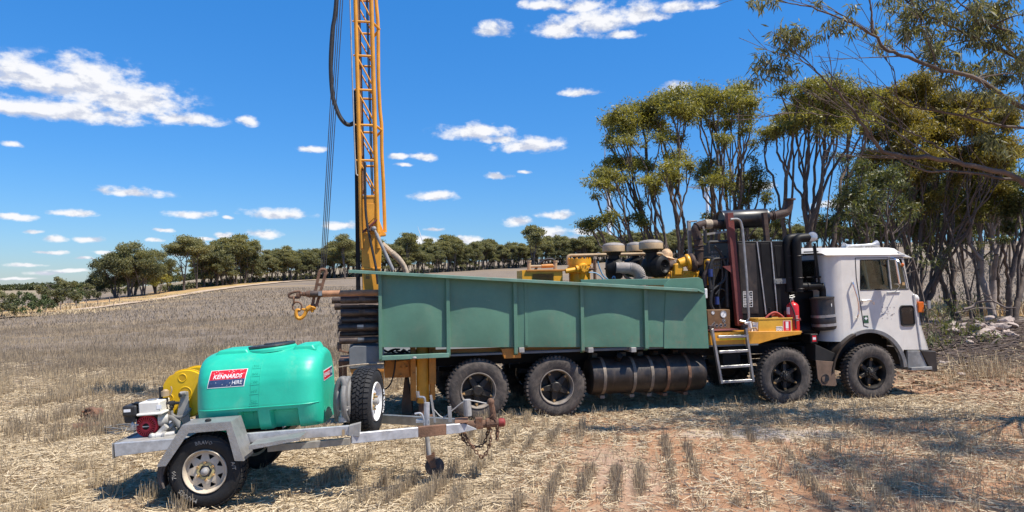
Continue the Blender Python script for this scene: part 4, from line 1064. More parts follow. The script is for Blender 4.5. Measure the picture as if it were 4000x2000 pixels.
# outline of the side in u-w (door plane)
rear_u = cq(3232, 1100).x
sill = cq(3400, 1280).z
nodes_front = [cq(3526,1000), cq(3552,1130), cq(3574,1150), cq(3600,1280), cq(3627,1366)]
win = [cq(3361,1016), cq(3360,1133), cq(3549,1129), cq(3520,1012)]
arch_c = Vector((U_F, VC, .515)); AR = .73
bot_f = cq(3627,1366); bot_d = cq(3530,1366)
def arch(a): return Vector((U_F + AR*math.cos(a), VC, .53 + AR*math.sin(a)))
outer = [Vector((rear_u+.28, VC, roof_z)), Vector((rear_u+.28, VC, arch(R(118)).z))] 
outer = [Vector((rear_u+.30, VC, roof_z))]
outer += [Vector((rear_u+.30, VC, arch(R(125)).z))] + [arch(R(a)) for a in range(120, 5, -12)] + [Vector((bot_d.x, VC, bot_d.z)), bot_f]
outer += [nodes_front[3], nodes_front[2], nodes_front[1], Vector((nodes_front[0].x, VC, roof_z))]
def ring_panel(mb, out, hole, v, off):
    """flat panel with one opening, made as a strip between outline and opening"""
    bm = bmesh.new(); vo = [bm.verts.new((p.x, v, p.z)) for p in out]; vh = [bm.verts.new((p.x, v, p.z)) for p in hole]
    eo = [bm.edges.new((vo[i], vo[(i+1) % len(vo)])) for i in range(len(vo))]; eh = [bm.edges.new((vh[i], vh[(i+1) % len(vh)])) for i in range(len(vh))]
    bmesh.ops.triangle_fill(bm, edges=eo+eh, use_beauty=True)
    bm.verts.index_update(); base = [tuple(x.co) for x in bm.verts]; tris = [[x.index for x in f.verts] for f in bm.faces]
    n = len(base); mb.addmesh(base + [(x, y+off, z) for x, y, z in base], [t for t in tris] + [[i+n for i in t[::-1]] for t in tris])
    k = len(mb.v) - 2*n
    for es in (eo, eh):
        for e in es: a, b = e.verts[0].index, e.verts[1].index; mb.F((k+a, k+b, k+b+n, k+a+n))
    bm.free()
mb = MB(); ring_panel(mb, outer, win, VC, .05); mb.build('door_side', M['white_cab'], cab, 0)
mb = MB(); fw_ = [Vector((p.x, VF, p.z)) for p in win]; fc_ = sum(fw_, Vector())/4; fw_ = [fc_ + Vector(((p-fc_).x*1.0 - .03, 0, (p-fc_).z*.82 - .03)) for p in fw_]; ring_panel(mb, [Vector((p.x, VF, p.z)) for p in outer], fw_, VF, -.05); mb.build('far_side', M['white_cab'], cab, 0)
# rounded rear corner, rear wall with its window, roof, front
def extr(name, path, z0, z1, m, thick=.02):
    mb = MB(); n = len(path); o = 0
    for (x, y) in path: mb.v += [(x, y, z0), (x, y, z1)]
    for i in range(n-1): mb.F((2*i, 2*i+2, 2*i+3, 2*i+1))
    return mb.build(name, m, cab, 40)
cr = .30
corner = [(rear_u + cr - cr*math.sin(t), VC + cr - cr*math.cos(t)) for t in np.linspace(0, math.pi/2, 9)]
zb = arch(R(125)).z - .03
extr('rear_corner', corner, zb, roof_z, M['white_cab'])
cor2 = [(x, VF - (y - VC)) for x, y in corner][::-1]
extr('rear_corner', cor2, zb, roof_z, M['white_cab'])
wz0, wz1 = q(3180,1122,VC+cr).z, q(3180,1018,VC+cr).z
bw = MB()
v0, v1 = VC+cr, VF-cr; wv0, wv1 = v0+.06, v1-.06
bw.box((rear_u, v0, zb), (rear_u+.03, v1, wz0)); bw.box((rear_u, v0, wz1), (rear_u+.03, v1, roof_z)); bw.box((rear_u, v0, wz0), (rear_u+.03, wv0, wz1)); bw.box((rear_u, wv1, wz0), (rear_u+.03, v1, wz1))
bw.build('rear_wall', M['white_cab'], cab, 0)
mb = MB(); mb.box((rear_u+.012, wv0, wz0), (rear_u+.016, wv1, wz1)); rg = mb.build('rear_window', M['glass'], cab, 0)
mb = MB(); mb.tube([(rear_u-.005, wv0, wz0), (rear_u-.005, wv1, wz0), (rear_u-.005, wv1, wz1), (rear_u-.005, wv0, wz1), (rear_u-.005, wv0, wz0)], .022, 6); mb.build('window_seal', M['black'], rg)
# roof: crowned cap with an overhanging rolled edge
mb = MB(); fu = cq(3520,1000).x; rows = []
for i, s in enumerate(np.linspace(0, 1, 15)):
    u = rear_u - .03 + (fu + .10 - rear_u) * s; row = []
    for t in np.linspace(0, 1, 17):
        v = VC - .03 + (VF - VC + .06) * t; e = min(1, min(t, 1-t) / .12); e2 = min(1, min(s, 1-s) / .09)
        row.append((u, v, roof_z - .02 + (.13 + .05*math.sin(math.pi*t)) * math.sqrt(max(0, 1-(1-e)**2)) * (.35 + .65*math.sqrt(max(0, 1-(1-e2)**2)))))
    rows.append(row)
o = len(mb.v)
for r_ in rows: mb.v += r_
for i in range(14):
    for j in range(16): mb.F((o+i*17+j, o+(i+1)*17+j, o+(i+1)*17+j+1, o+i*17+j+1))
mb.build('roof', M['white_cab'], cab, 60)
mb = MB(); mb.box((rear_u, VC+.06, roof_z-.03), (fu, VF-.06, roof_z-.015)); mb.build('head_lining', M['white'], cab, 0)
mb = MB(); a = cq(3511,982,VC-.02); b = cq(3566,1008,VC-.02); c = cq(3512,998,VC-.02)
mb.prism([a, b, c+Vector((.05,0,-.02)), c], (0, VF-VC+.04, 0)); mb.build('sun_visor', M['white'], cab, 0, .006)
# front wall (windscreen, nose)
def fr(i): return nodes_front[i]
mb = MB()
for i0, i1 in ((1,2),(2,3),(3,4)):
    a, b = fr(i0), fr(i1); mb.prism([(a.x, VC, a.z), (a.x-.03, VC, a.z), (b.x-.03, VC, b.z), (b.x, VC, b.z)], (0, VF-VC, 0))
a, b = fr(0), fr(1)
for v in (VC, VF-.05, (VC+VF)/2-.025): mb.prism([(a.x, v, roof_z), (a.x-.05, v, roof_z), (b.x-.05, v, b.z), (b.x, v, b.z)], (0, .05, 0))
mb.build('front_panel', M['white_cab'], cab, 0, .008)
mb = MB(); mb.prism([(a.x-.02, VC+.05, roof_z), (a.x-.024, VC+.05, roof_z), (b.x-.024, VC+.05, b.z), (b.x-.02, VC+.05, b.z)], (0, VF-VC-.1, 0)); mb.build('windscreen', M['glass'], cab, 0)
# side windows: main pane, divider, quarter pane
div0, div1 = cq(3468,1014), cq(3481,1131)
for v in (VC+.018, VF-.022):
    mb = MB(); mb.prism([(p.x, v, p.z) for p in (win[0], win[1], win[2], win[3])], (0,.004,0)); sw = mb.build('side_window', M['glass'], cab, 0)
    mb = MB(); mb.tube([(p.x, v-.012, p.z) for p in win] + [(win[0].x, v-.012, win[0].z)], .014, 6); mb.build('window_seal', M['black'], sw, 30)
    mb = MB(); mb.beam((div0.x, v-.014, div0.z), (div1.x, v-.014, div1.z), .03, .03, (0,1,0)); mb.build('window_divider', M['galv_dull'], sw, 0, .003)
mb = MB(); c = cq(3530,1108,VC+.012); mb.box(c+Vector((-.03,0,-.03)), c+Vector((.03,.002,.03))); mb.build('registration_label', M['clamp'], cab, 0)
# inside: floor, seat, dashboard, steering wheel
mb = MB(); mb.box((rear_u+.04, VC+.06, sill+.0), (nodes_front[2].x-.05, VF-.06, sill+.04)); mb.box((rear_u+.05, VC+.06, sill), (rear_u+.10, VF-.06, belt_z-.1)); mb.box((U_F-.5, .8, sill), (U_F+.7, 1.65, belt_z-.22)); mb.build('cab_floor', M['seat'], cab, 0)
for v in (VC+.18, VF-.72):
    mb = MB(); mb.box((rear_u+.35, v, belt_z-.3), (rear_u+.85, v+.5, belt_z-.08)); mb.box((rear_u+.24, v, belt_z-.3), (rear_u+.38, v+.5, belt_z+.18)); mb.build('seat', M['seat'], cab, 0, .04, 2)
mb = MB(); mb.box((nodes_front[1].x-.36, VC+.07, belt_z-.35), (nodes_front[1].x-.07, VF-.07, belt_z-.02)); c = cq(3448,1098,1.55); mb.ball((nodes_front[1].x-.5, 1.7, belt_z+.04), (.14,.1,.07)); mb.build('dashboard', M['seat'], cab, 0, .02, 2)
mb = MB(); mb.torus((nodes_front[1].x-.52, 1.85, belt_z+.02), (-.55,0,.85), .22, .016, 28, 8); mb.cyl((nodes_front[1].x-.52,1.85,belt_z+.02), (nodes_front[1].x-.25,1.85,belt_z-.35), .03, None, 10); mb.build('steering_wheel', M['seat'], cab)
# door seams, handle, hinges, rails, vents, lights
def seam(pts, r=.006, m='black', nm='door_gap'):
    mb = MB()
    for i in range(len(pts)-1): mb.beam(pts[i], pts[i+1], .012, .006, (0,1,0))
    mb.build(nm, M[m], cab, 0)
vs = VC - .002
seam([cq(3341,1008,vs), cq(3345,1085,vs), cq(3374,1272,vs)]); seam([cq(3374,1272,vs), cq(3392,1278,vs)]); seam([cq(3341,1008,vs), cq(3526,1006,vs)])
mb = MB(); mb.beam(cq(3568,1150,VC-.008), cq(3598,1366,VC-.008), .03, .014, (0,1,0)); mb.build('door_hinge', M['galv'], cab, 0, .004)
mb = MB(); c = cq(3386,1174,VC); mb.tube(fillet([cq(3366,1175,VC), cq(3368,1175,VC-.045), cq(3404,1172,VC-.045), cq(3405,1172,VC)], .03, 3), .014, 8); mb.ball(cq(3370,1175,VC-.01), (.03,.012,.025)); c = cq(3412,1182,VC); mb.box(c+Vector((-.014,-.01,-.03)), c+Vector((.014,0,.02))); mb.build('door_handle', M['chrome'], cab)
mb = MB(); mb.tube(fillet([cq(3331,1100,VC), cq(3331,1104,VC-.06), cq(3352,1170,VC-.075), cq(3356,1215,VC-.075), cq(3349,1240,VC-.06), cq(3349,1244,VC)], .08, 4), .015, 10); mb.build('grab_handle', M['chrome'], cab)
mb = MB(); a, b = cq(3518,1195,VC), cq(3572,1271,VC)
def rrect(x0, x1, z0, z1, r, v, n=4):
    P = []
    for cx, cz, a0 in ((x1-r, z1-r, 0), (x0+r, z1-r, 90), (x0+r, z0+r, 180), (x1-r, z0+r, 270)):
        for k in range(n+1): t = R(a0+90*k/n); P.append(Vector((cx+r*math.cos(t), v, cz+r*math.sin(t))))
    return P
skew = .02
P = [p + Vector(((p.z-b.z)*-.06, 0, 0)) for p in rrect(a.x, b.x, b.z, a.z, .05, VC-.012)]
mb.prism(P, (0,.013,0)); vnt = mb.build('low_window', M['black'], cab, 0, .004)
mb = MB(); mb.tube(P + [P[0]], .013, 6); mb.build('window_seal', M['rubber_new'], vnt)
mb = MB(); cx = (P[0]+P[10])/2; mb.prism([cx + (p-cx)*.84 + Vector((0,-.0025,0)) for p in P], (0,.002,0)); mb.build('pane', mat('dark_pane', (.012,.013,.014), .15, dust=.1), vnt, 0)
mb = MB(); a, b = cq(3587,1179,VC-.03), cq(3611,1220,VC-.03); mb.box((a.x, VC-.03, b.z), (b.x, VC+.08, a.z)); mb.build('indicator_lamp', M['amber'], cab, 0, .014, 2)
mb = MB(); mb.ball(cq(3574,1168,VC+.10), (.06,.09,.09)); mb.build('headlamp_pod', M['white_cab'], cab)
mb = MB(); c = cq(3624,1192,VC-.05); mb.beam(cq(3600,1186,VC), c, .02, .02); mb.box(c+Vector((-.035,-.05,-.075)), c+Vector((.03,-.01,.085))); mb.build('spot_mirror', M['fender_grey'], cab, 0, .012, 2)
# wing mirror on its bracket
mb = MB(); mb.tube(fillet([cq(3470,1007,VC-.01), cq(3496,1008,VC-.14), cq(3514,1026,VC-.22), cq(3520,1036,VC-.2)], .08, 3), .012, 8); mb.tube([cq(3499,1138,VC-.01), cq(3515,1118,VC-.16), cq(3505,1108,VC-.2)], .009, 6); arm = mb.build('mirror_arm', M['chrome'], cab)
mb = MB(); mb.beam(cq(3487,1012,VC-.2), cq(3505,1110,VC-.2), .045, .16, (0,1,0)); mr = mb.build('mirror', M['chrome'], cab, 0, .012, 2)
mb = MB(); c = cq(3525,1034,VC-.2); mb.ball(c, (.03,.03,.035)); mb.build('marker_lamp', M['amber'], cab)
mb = MB(); mb.prism([cq(3466,1140,VC-.012), cq(3516,1138,VC-.012), cq(3516,1146,VC-.012), cq(3466,1148,VC-.012)], (0,.012,0)); mb.build('mirror_base', M['steel'], cab, 0, .003)
# first-aid sticker with its white cross, ghost of removed door lettering
a, b = cq(3372,1233,VC-.003), cq(3392,1262,VC-.003); mb = MB(); mb.prism([(a.x,VC-.003,a.z),(b.x,VC-.003,a.z),(b.x+.01,VC-.003,b.z),(a.x+.01,VC-.003,b.z)], (0,.0025,0)); fa = mb.build('first_aid_sticker', M['sign_green'], cab, 0)
c = (a+b)/2 + Vector((.004,0,.018)); mb = MB(); mb.box(c+Vector((-.03,-.003,-.011)), c+Vector((.03,-.0005,.011))); mb.box(c+Vector((-.011,-.0032,-.03)), c+Vector((.011,-.0007,.03))); mb.build('white_cross', M['sign_white'], fa, 0)
rs_ = random.Random(8); mb = MB()
for k in range(46):      # specks of old adhesive where door lettering has been taken off
    px_, py_ = rs_.uniform(3442, 3496), rs_.choice((1201, 1209, 1217, 1224, 1230, 1244)) + rs_.uniform(-2.5, 2.5); c_ = cq(px_, py_, vs); r_ = rs_.uniform(.003, .009)
    mb.prism([(c_.x + r_*1.6*math.cos(a_), vs - .0012, c_.z + r_*math.sin(a_)) for a_ in np.linspace(0, 2*math.pi, 6)[:-1]], (0, .001, 0))
tag(mb.build('adhesive_residue', mat('old_adhesive', (.36, .33, .33), .8, var=.3, scale=60), cab, 0), kind='stuff')
# air horns on the roof
mb = MB(); a, b = cq(3296,962,.6), cq(3424,956,.6); L = (b-a).length; mb.lathe(a, b-a, [(.02,0),(0,.055),(.0,.075),(.025,.062),(.07,.036),(.16,.026),(L-.25,.026),(L-.1,.036),(L-.03,.07),(L,.088),(L+.004,.085),(L-.05,.03),(L-.05,0)], 20)
for t in (.3, .62): p = a+(b-a)*t; mb.cyl(p, p+Vector((0,0,-.16)), .014, None, 8)
mb.build('air_horn', M['galv'], cab)
# arch trim, guards, step, bumper
mb = MB(); 
prof = [(AR-.01, -.02), (AR+.055, -.03), (AR+.06, .06), (AR-.0, .08)]
A0, A1, N = R(4), R(128), 26; o = len(mb.v)
for i in range(N+1):
    g = A0 + (A1-A0)*i/N
    for r_, v in prof: mb.v.append((U_F + r_*math.cos(g), VC+v-.02, .53 + r_*math.sin(g)))
for i in range(N):
    for j in range(4): j2 = (j+1) % 4; mb.F((o+i*4+j, o+i*4+j2, o+(i+1)*4+j2, o+(i+1)*4+j))
mb.build('arch_trim', M['fender_grey'], cab, 40)
mb = MB(); N = 16; A0, A1 = R(112), R(176); o = 0
for i in range(N+1):
    g = A0 + (A1-A0)*i/N
    for r_, v in ((AR+.02, -.1), (AR+.07, -.12), (AR+.07, .5), (AR+.02, .5)): mb.v.append((U_F + r_*math.cos(g) - .04, v+.1, .50 + r_*math.sin(g)))
for i in range(N):
    for j in range(4): j2 = (j+1) % 4; mb.F((i*4+j, i*4+j2, (i+1)*4+j2, (i+1)*4+j))
mb.build('mudguard', M['drum_black'], truck, 40)
mb = MB(); mb.prism([q(3187,1408,.0), q(3256,1413,.0), q(3269,1503,.0), q(3262,1509,.0), q(3210,1505,.0), q(3195,1480,.0)], (0,.018,0)); mfl = mb.build('mud_flap', M['flap'], truck, 0, .004)
mb = MB(); mb.torus(q(3224,1478,-.006), (0,1,0), .075, .006, 24, 6); mb.cyl(q(3224,1478,-.004), q(3224,1478,.0), .065, None, 24); mb.build('flap_emblem', M['drum_black'], mfl)
mb = MB(); mb.prism([cq(3545,1370,.08), cq(3597,1370,.08), cq(3629,1445,.08), cq(3548,1440,.08)], (0,.05,0)); mb.box((cq(3548,1436).x, .02, cq(3548,1446).z), (cq(3630,1436).x, .6, cq(3548,1434).z)); mb.build('cab_step', M['fender_grey'], cab, 0, .006)
mb = MB(); mb.prism([cq(3597,1368,.06), cq(3657,1372,.06), cq(3664,1452,.06), cq(3640,1452,.06)], (0,2.3,0)); mb.build('bumper', M['drum_black'], truck, 0, .01)
# ------------------------------------------------------------------ water trailer
_o = at(814, 1500, 7.2)
G = Frame((_o.x, 7.2, gz(_o.x, 7.2) + .0), R(4.0), R(3.6))
g = G.loc
trailer = thing('water_trailer', 'galvanised single-axle trailer carrying the green water tank', 'trailer', G)
WV = .20
def make_trailer_wheel(parent, letters=True):
    w = thing('wheel', None, None, parent=parent); RR = .375
    mb = MB()
    mb.lathe((0,0,0), (0,1,0), [(.035,.205),(.012,.215),(.0,.24),(-.006,.28),(.0,.315),(.014,.340),(.03,.352),(.06,.357),(.12,.359),(.18,.357),(.21,.352),(.226,.34),(.24,.315),(.246,.28),(.24,.24),(.228,.215),(.205,.205)], 64)
    n = 40
    def blk(a, y0, y1, w0, sk, r0=.345, r1=.372, rb=None):
        P = []
        for r in (r0, r1):
            rr = r
            for (yy, s) in ((y0, -1), (y0, 1), (y1, 1), (y1, -1)):
                aa = a + (s*w0/2 + sk*(yy-.12))/RR
                r_ = rr - (.02 if (yy < .03 or yy > .21) and r > .36 else 0)
                P.append(Vector((r_*math.cos(aa), yy, r_*math.sin(aa))))
        mb.hexa(P[:4], P[4:])
    for k in range(n):
        a = 2*math.pi*k/n; h = math.pi/n
        blk(a, .006, .055, .044, .1); blk(a + h, .185, .234, .044, .1)
        blk(a + h*.5, .066, .098, .040, .5); blk(a + h*1.2, .142, .174, .040, .5); blk(a + h*.9, .105, .135, .045, -.6)
    mb.build('tyre', M['rubber_new'], w, 40)
    if letters:
        for s_, sz, an in (('BRAVO', .052, 88), ('A/T', .052, 8), ('700', .056, 182), ('MAXXIS', .056, 234)):
            mb = MB(); arc_text(mb, s_, .285, sz, R(an), -.008, bold=.0, depth=.06); mb.build('sidewall_lettering', M['tyre_letter'], w, 0)
    mb = MB()
    mb.lathe((0,0,0), (0,1,0), [(.04,.212),(.004,.214),(-.004,.208),(-.002,.203),(.02,.196),(.045,.186),(.06,.183),(.20,.180),(.22,.205)], 48)
    rim = mb.build('rim', M['rim_cream'], w, 40)
    mb = MB(); n = 8      # disc with eight triangular windows: spokes between
    def pt(r, a, y): return Vector((r*math.cos(a), y, r*math.sin(a)))
    seg = 64; rad = [(.062, .052), (.098, .034), (.122, .036), (.163, .046), (.187, .052)]
    hole = lambda i: any(False for _ in ())
    for k in range(seg):
        a0, a1 = 2*math.pi*k/seg, 2*math.pi*(k+1)/seg
        ph = (k % 8)
        for j in range(4):
            if j == 2 and ph in (2, 3, 4, 5): continue
            b = len(mb.v)
            for (r, y) in (rad[j], rad[j+1]):
                mb.v += [tuple(pt(r, a0, y)), tuple(pt(r, a1, y))]
            mb.F((b, b+1, b+3, b+2))
    for k in range(8):      # close the window corners so that they read as triangles
        a0 = 2*math.pi*(k*8+2)/seg; a1 = 2*math.pi*(k*8+6)/seg; am = (a0+a1)/2
        for (pa, pb, pc) in (((.122,a0),(.163,a0),(.122,am-.03)), ((.122,a1),(.163,a1),(.122,am+.03))):
            b = len(mb.v); mb.v += [tuple(pt(pa[0],pa[1],.037)), tuple(pt(pb[0],pb[1],.047)), tuple(pt(pc[0],pc[1],.037))]; mb.F((b,b+1,b+2))
    mb.build('rim_disc', M['rim_cream'], rim, 40)
    mb = MB(); mb.cyl((0,.10,0), (0,.14,0), .182, None, 32); mb.build('brake_drum', M['chassis'], rim)
    mb = MB()
    for k in range(6): a = 2*math.pi*(k+.5)/6; mb.cyl(pt(.083,a,.012), pt(.083,a,.045), .0125, None, 6)
    mb.build('wheel_nut', M['clamp'], rim)
    mb = MB(); mb.lathe((0,0,0), (0,1,0), [(.030,.064),(.034,.092),(.036,.092)], 6); mb.build('stud_ring', M['yellow_dull'], rim, 20)
    mb = MB(); mb.lathe((0,0,0), (0,1,0), [(-.025,0),(-.022,.02),(-.01,.036),(.06,.04),(.07,.06)], 20); mb.build('hub_cap', M['galv_dull'], w)
    return w
M['rim_cream'] = mat('cream_rim', (.56, .48, .37), .5, var=.12, scale=8, dust=.4, dustcol=(.36,.28,.2))
M['yellow_dull'] = mat('dull_yellow', (.50, .42, .20), .6, var=.25, scale=20, dust=.3)
def chequer(name, base):
    """aluminium tread plate: raised lozenges in two directions"""
    m = mat(name, base, .42, .5, var=.15, scale=9, dust=.3, dustcol=(.45,.40,.34)); T = NT(m.node_tree); bs = m.node_tree.nodes['Principled BSDF']
    co = T.n('ShaderNodeTexCoord').outputs['Object']; sp = T.n('ShaderNodeSeparateXYZ'); T.link(co, sp.inputs[0])
    p = T.math('ADD', sp.outputs[0], T.math('MULTIPLY', sp.outputs[1], .0)); z = T.math('ADD', sp.outputs[2], sp.outputs[1])
    def bars(s, off):
        a = T.math('ADD', p, T.math('MULTIPLY', z, s)); b = T.math('SUBTRACT', T.math('MULTIPLY', p, s), z)
        fa = T.math('ABSOLUTE', T.math('SUBTRACT', T.math('FRACT', T.math('MULTIPLY', T.math('ADD', a, off), 22)), .5)); fb = T.math('ABSOLUTE', T.math('SUBTRACT', T.math('FRACT', T.math('MULTIPLY', T.math('ADD', b, off), 11)), .5))
        return T.math('MULTIPLY', T.ramp(fa, .16, .08), T.ramp(fb, .36, .26))
    h = T.math('MAXIMUM', bars(1, 0), bars(-1, .0227))
    ol = bs.inputs['Base Color'].links[0].from_socket
    T.link(T.mix(T.math('MULTIPLY', h, .10), T.mix(1.0, ol, (.85, .85, .85), 'MULTIPLY'), (.55, .55, .55)), bs.inputs['Base Color'])
    bu = T.n('ShaderNodeBump'); bu.inputs['Strength'].default_value = .32; bu.inputs['Distance'].default_value = .012; T.link(h, bu.inputs['Height']); T.link(bu.outputs[0], bs.inputs['Normal'])
    return m
M['chequer'] = chequer('tread_plate', (.40, .40, .395))
w1 = make_trailer_wheel(trailer); w1.location = (0, .0, .375)
w2 = copy_tree(w1, trailer); w2.location = (.02, 1.76, .375); w2.rotation_euler = (0, 0, math.pi)
VRL = .30                      # near side rail
a0, a1 = g(442,1731,VRL), g(1364,1664,VRL)
zr = (a0.z + a1.z)/2
mb = MB(); 
u0, u1 = a0.x, a1.x
mb.prism([g(445,1733,VRL), g(1362,1663,VRL), g(1364,1700,VRL), g(690,1752,VRL), g(448,1785,VRL)], (0,.05,0))
rail = mb.build('side_rail', M['galv'], trailer, 0, .004)
zr0 = g(445,1733,VRL).z; zr1 = g(1362,1663,VRL).z
VFR = 1.47
def top(u): return zr0 + (zr1 - zr0) * (u - u0) / (u1 - u0)
mb = MB(); mb.prism([(u0, VFR, top(u0)), (u1, VFR, top(u1)), (u1, VFR, top(u1)-.1), (u0, VFR, top(u0)-.12)], (0,.05,0)); mb.build('side_rail', M['galv'], trailer, 0, .004)
mb = MB(); mb.prism([(u0, VRL+.051, top(u0)-.012), (u0+1.0, VRL+.051, top(u0+1.0)-.012), (u0+1.0, VFR-.001, top(u0+1)-.012), (u0, VFR-.001, top(u0)-.012)], (0,0,-.02)); mb.build('deck', M['galv_dull'], trailer, 0)
mb = MB(); mb.prism([(u0-.012, VRL-.005, top(u0)+.003), (u0-.012, VFR+.055, top(u0)+.003), (u0-.012, VFR+.055, top(u0)-.15), (u0-.012, VRL-.005, top(u0)-.15)], (.010,0,0)); mb.build('rear_plate', M['steel'], trailer, 0, .002)
for u in (u0+.35, u0+1.0, u0+1.6, u1-.12):
    mb = MB(); mb.box((u, VRL+.05, top(u)-.10), (u+.06, VFR, top(u)-.036)); mb.build('cross_member', M['galv_dull'], trailer, 0, .003)
mb = MB(); mb.cyl((0,.2,.375), (0,1.56,.375), .032, None, 12); mb.box((-.35,.34,.45),(.35,.40,.49)); mb.box((-.35,1.36,.45),(.35,1.42,.49)); mb.box((-.03,.34,.38),(.03,.40,.52)); mb.box((-.03,1.36,.38),(.03,1.42,.52)); mb.build('axle', M['rust'], trailer, 0)
mb = MB()
mb.prism([g(1362,1664,VRL-.02), g(1406,1653,VRL-.02), g(1404,1705,VRL-.02), g(1362,1704,VRL-.02)], (0,.09,0)); mb.build('front_cross_tube', M['galv_dull'], trailer, 0, .003)
mb = MB(); mb.prism([g(1336,1678,VRL-.022), g(1346,1677,VRL-.022), g(1346,1704,VRL-.022), g(1336,1705,VRL-.022)], (0,.004,0)); mb.build('side_reflector', M['beige'], trailer, 0)
# inner beam below the rail
mb = MB(); p_, q_ = g(1044,1766,.5), g(1366,1738,.5); mb.prism([g(1044,1740,.5), g(1366,1712,.5), q_, p_], (0,.06,0)); mb.build('chassis_beam', M['galv_dull'], trailer, 0, .003)
# drawbar A-frame
CO = g(1800, 1660, .87)
n0, n1 = g(1372,1712,VRL), g(1795,1672,.74)
mb = MB(); mb.beam(n0, n0+(n1-n0)*.60, .05, .105); mb.build('drawbar_arm', M['galv'], trailer, 0, .004)
mb = MB(); mb.beam(n0+(n1-n0)*.595, n0+(n1-n0)*.865, .056, .112); mb.build('drawbar_sleeve', M['rust'], trailer, 0, .004)
mb = MB(); mb.beam(n0+(n1-n0)*.86, n1, .052, .104); mb.prism([n1+Vector((0,-.026,.05)), n1+Vector((0,-.026,-.05)), n1+Vector((.2,.10,-.05)), n1+Vector((.04,.0,.05))], (0,.03,0)); mb.build('drawbar_nose', M['galv'], trailer, 0, .004)
m0, m1 = Vector((n0.x, VFR, n0.z)), Vector((n1.x, 1.02, n1.z))
mb = MB(); mb.beam(m0, m1, .05, .105); mb.build('drawbar_arm', M['steel'], trailer, 0, .004)
ce = n1 + Vector((0,.14,0))
mb = MB(); mb.box(ce+Vector((-.05,-.16,.052)), ce+Vector((.10,.16,.062))); mb.cyl(ce+Vector((.02,0,.0)), ce+Vector((.46,0,.0)), .045, None, 14); mb.cyl(ce+Vector((.30,0,0)), ce+Vector((.34,0,0)), .062, None, 14); mb.box(ce+Vector((.18,-.045,-.05)), ce+Vector((.26,.045,.075))); mb.cyl(ce+Vector((.4,0,-.03)), ce+Vector((.37,0,.22)), .032, None, 10); mb.ball(ce+Vector((.365,0,.24)), .042); mb.build('coupling', M['rust'], trailer, 0, .004)
mb = MB(); mb.lathe(ce+Vector((.44,0,0)), (1,0,0), [(0,.0),(0,.045),(.02,.05),(.06,.048),(.075,.025),(.075,0)], 16); mb.build('coupling_head', M['coupling_red'], trailer)
mb = MB(); mb.beam(ce+Vector((-.27,.02,.05)), ce+Vector((-.30,.02,.36)), .025, .012, (0,1,0)); mb.tube(catmull([ce+Vector((-.28,.02,.2)), ce+Vector((-.18,.02,.10)), ce+Vector((-.06,.01,.18)), ce+Vector((.1,0,.27)), ce+Vector((.33,0,.22))], 5), .008, 6); mb.cyl(ce+Vector((.10,.02,.10)), ce+Vector((.10,.02,.28)), .045, None, 12); mb.beam(ce+Vector((-.10,.0,.05)), ce+Vector((-.10,.0,.22)), .04, .04, (0,1,0)); mb.build('brake_lever', M['galv_dull'], trailer, 0)
def chain(pts, name, parent, m, link=.05, r=.007):
    P = catmull(pts, 10); L = 0; mb = MB(); k = 0; nxt = 0
    for i in range(1, len(P)):
        L += (P[i]-P[i-1]).length
        if L >= nxt:
            t = (P[i]-P[i-1]).normalized(); x, y, z = basis(t); ax = x if k % 2 else y; k += 1; nxt += link*.78
            c = P[i]; s = ax.cross(t).normalized(); o = len(mb.v)
            N = 12; ring = [c + t*(math.cos(2*math.pi*a/N)*link*.52) + s*(math.sin(2*math.pi*a/N)*link*.3) for a in range(N)]
            mb.tube(ring + [ring[0]], r, 5, False)
    return mb.build(name, m, parent)
for (dx, sag, dv) in ((.05, .36, -.03), (.0, .26, .05)):
    chain([ce+Vector((-.02+dx,dv,-.05)), ce+Vector((.06+dx,dv-.02,-.2)), ce+Vector((.18+dx,dv,-sag)), ce+Vector((.28+dx,dv,-.2)), ce+Vector((.36,dv*.5,.08)), ce+Vector((.42,dv,-.02)), ce+Vector((.41,dv,-.18))], 'safety_chain', trailer, M['rust'])
# jockey stand
jp = g(1664, 1640, .87)
mb = MB(); mb.cyl((jp.x, .87, jp.z-.16), (jp.x+.02, .87, g(1660,1573,.87).z), .033, None, 14); mb.prism([g(1625,1642,.84), g(1676,1640,.84), g(1676,1650,.84), g(1625,1652,.84)], (0,.1,0)); jk = mb.build('jockey_stand', M['galv'], trailer)
mb = MB(); c = g(1661,1572,.87); mb.tube(fillet([c+Vector((0,0,-.02)), g(1658,1552,.87), g(1636,1551,.87), g(1632,1530,.87)], .02, 3), .014, 8); mb.cyl(g(1634,1552,.87), g(1631,1529,.87), .02, None, 10); mb.build('crank_handle', M['steel'], jk)
mb = MB(); mb.tube(fillet([g(1620,1617,.85), g(1646,1612,.85), g(1656,1640,.85), g(1658,1700,.85)], .04, 3), .012, 8); mb.build('clamp_handle', M['galv'], jk)
mb = MB(); c0 = Vector((jp.x, .87, jp.z-.16)); c1 = g(1676,1778,.87); mb.cyl(c0, c1, .026, None, 12); mb.build('inner_tube', M['galv_dull'], jk)
mb = MB(); c = g(1694,1815,.87); fk = []
for s in (-.045, .045): mb.prism([c1+Vector((-.04,s,.0)), c1+Vector((.06,s,.02)), c+Vector((.03,s,-.02)), c+Vector((-.03,s,-.03))], (0,.006,0))
mb.build('jockey_fork', M['rust'], jk, 0, .002)
zc = gz(*(G.world(c)[:2])); cz = max(.085, 0)
mb = MB(); cc = Vector((c.x+.01, .87, c.z-.02)); mb.lathe(cc+Vector((0,-.035,0)), (0,1,0), [(0,.0),(.0,.075),(.012,.10),(.035,.108),(.058,.10),(.07,.075),(.07,0)], 24); mb.build('jockey_wheel', M['rubber'], jk)
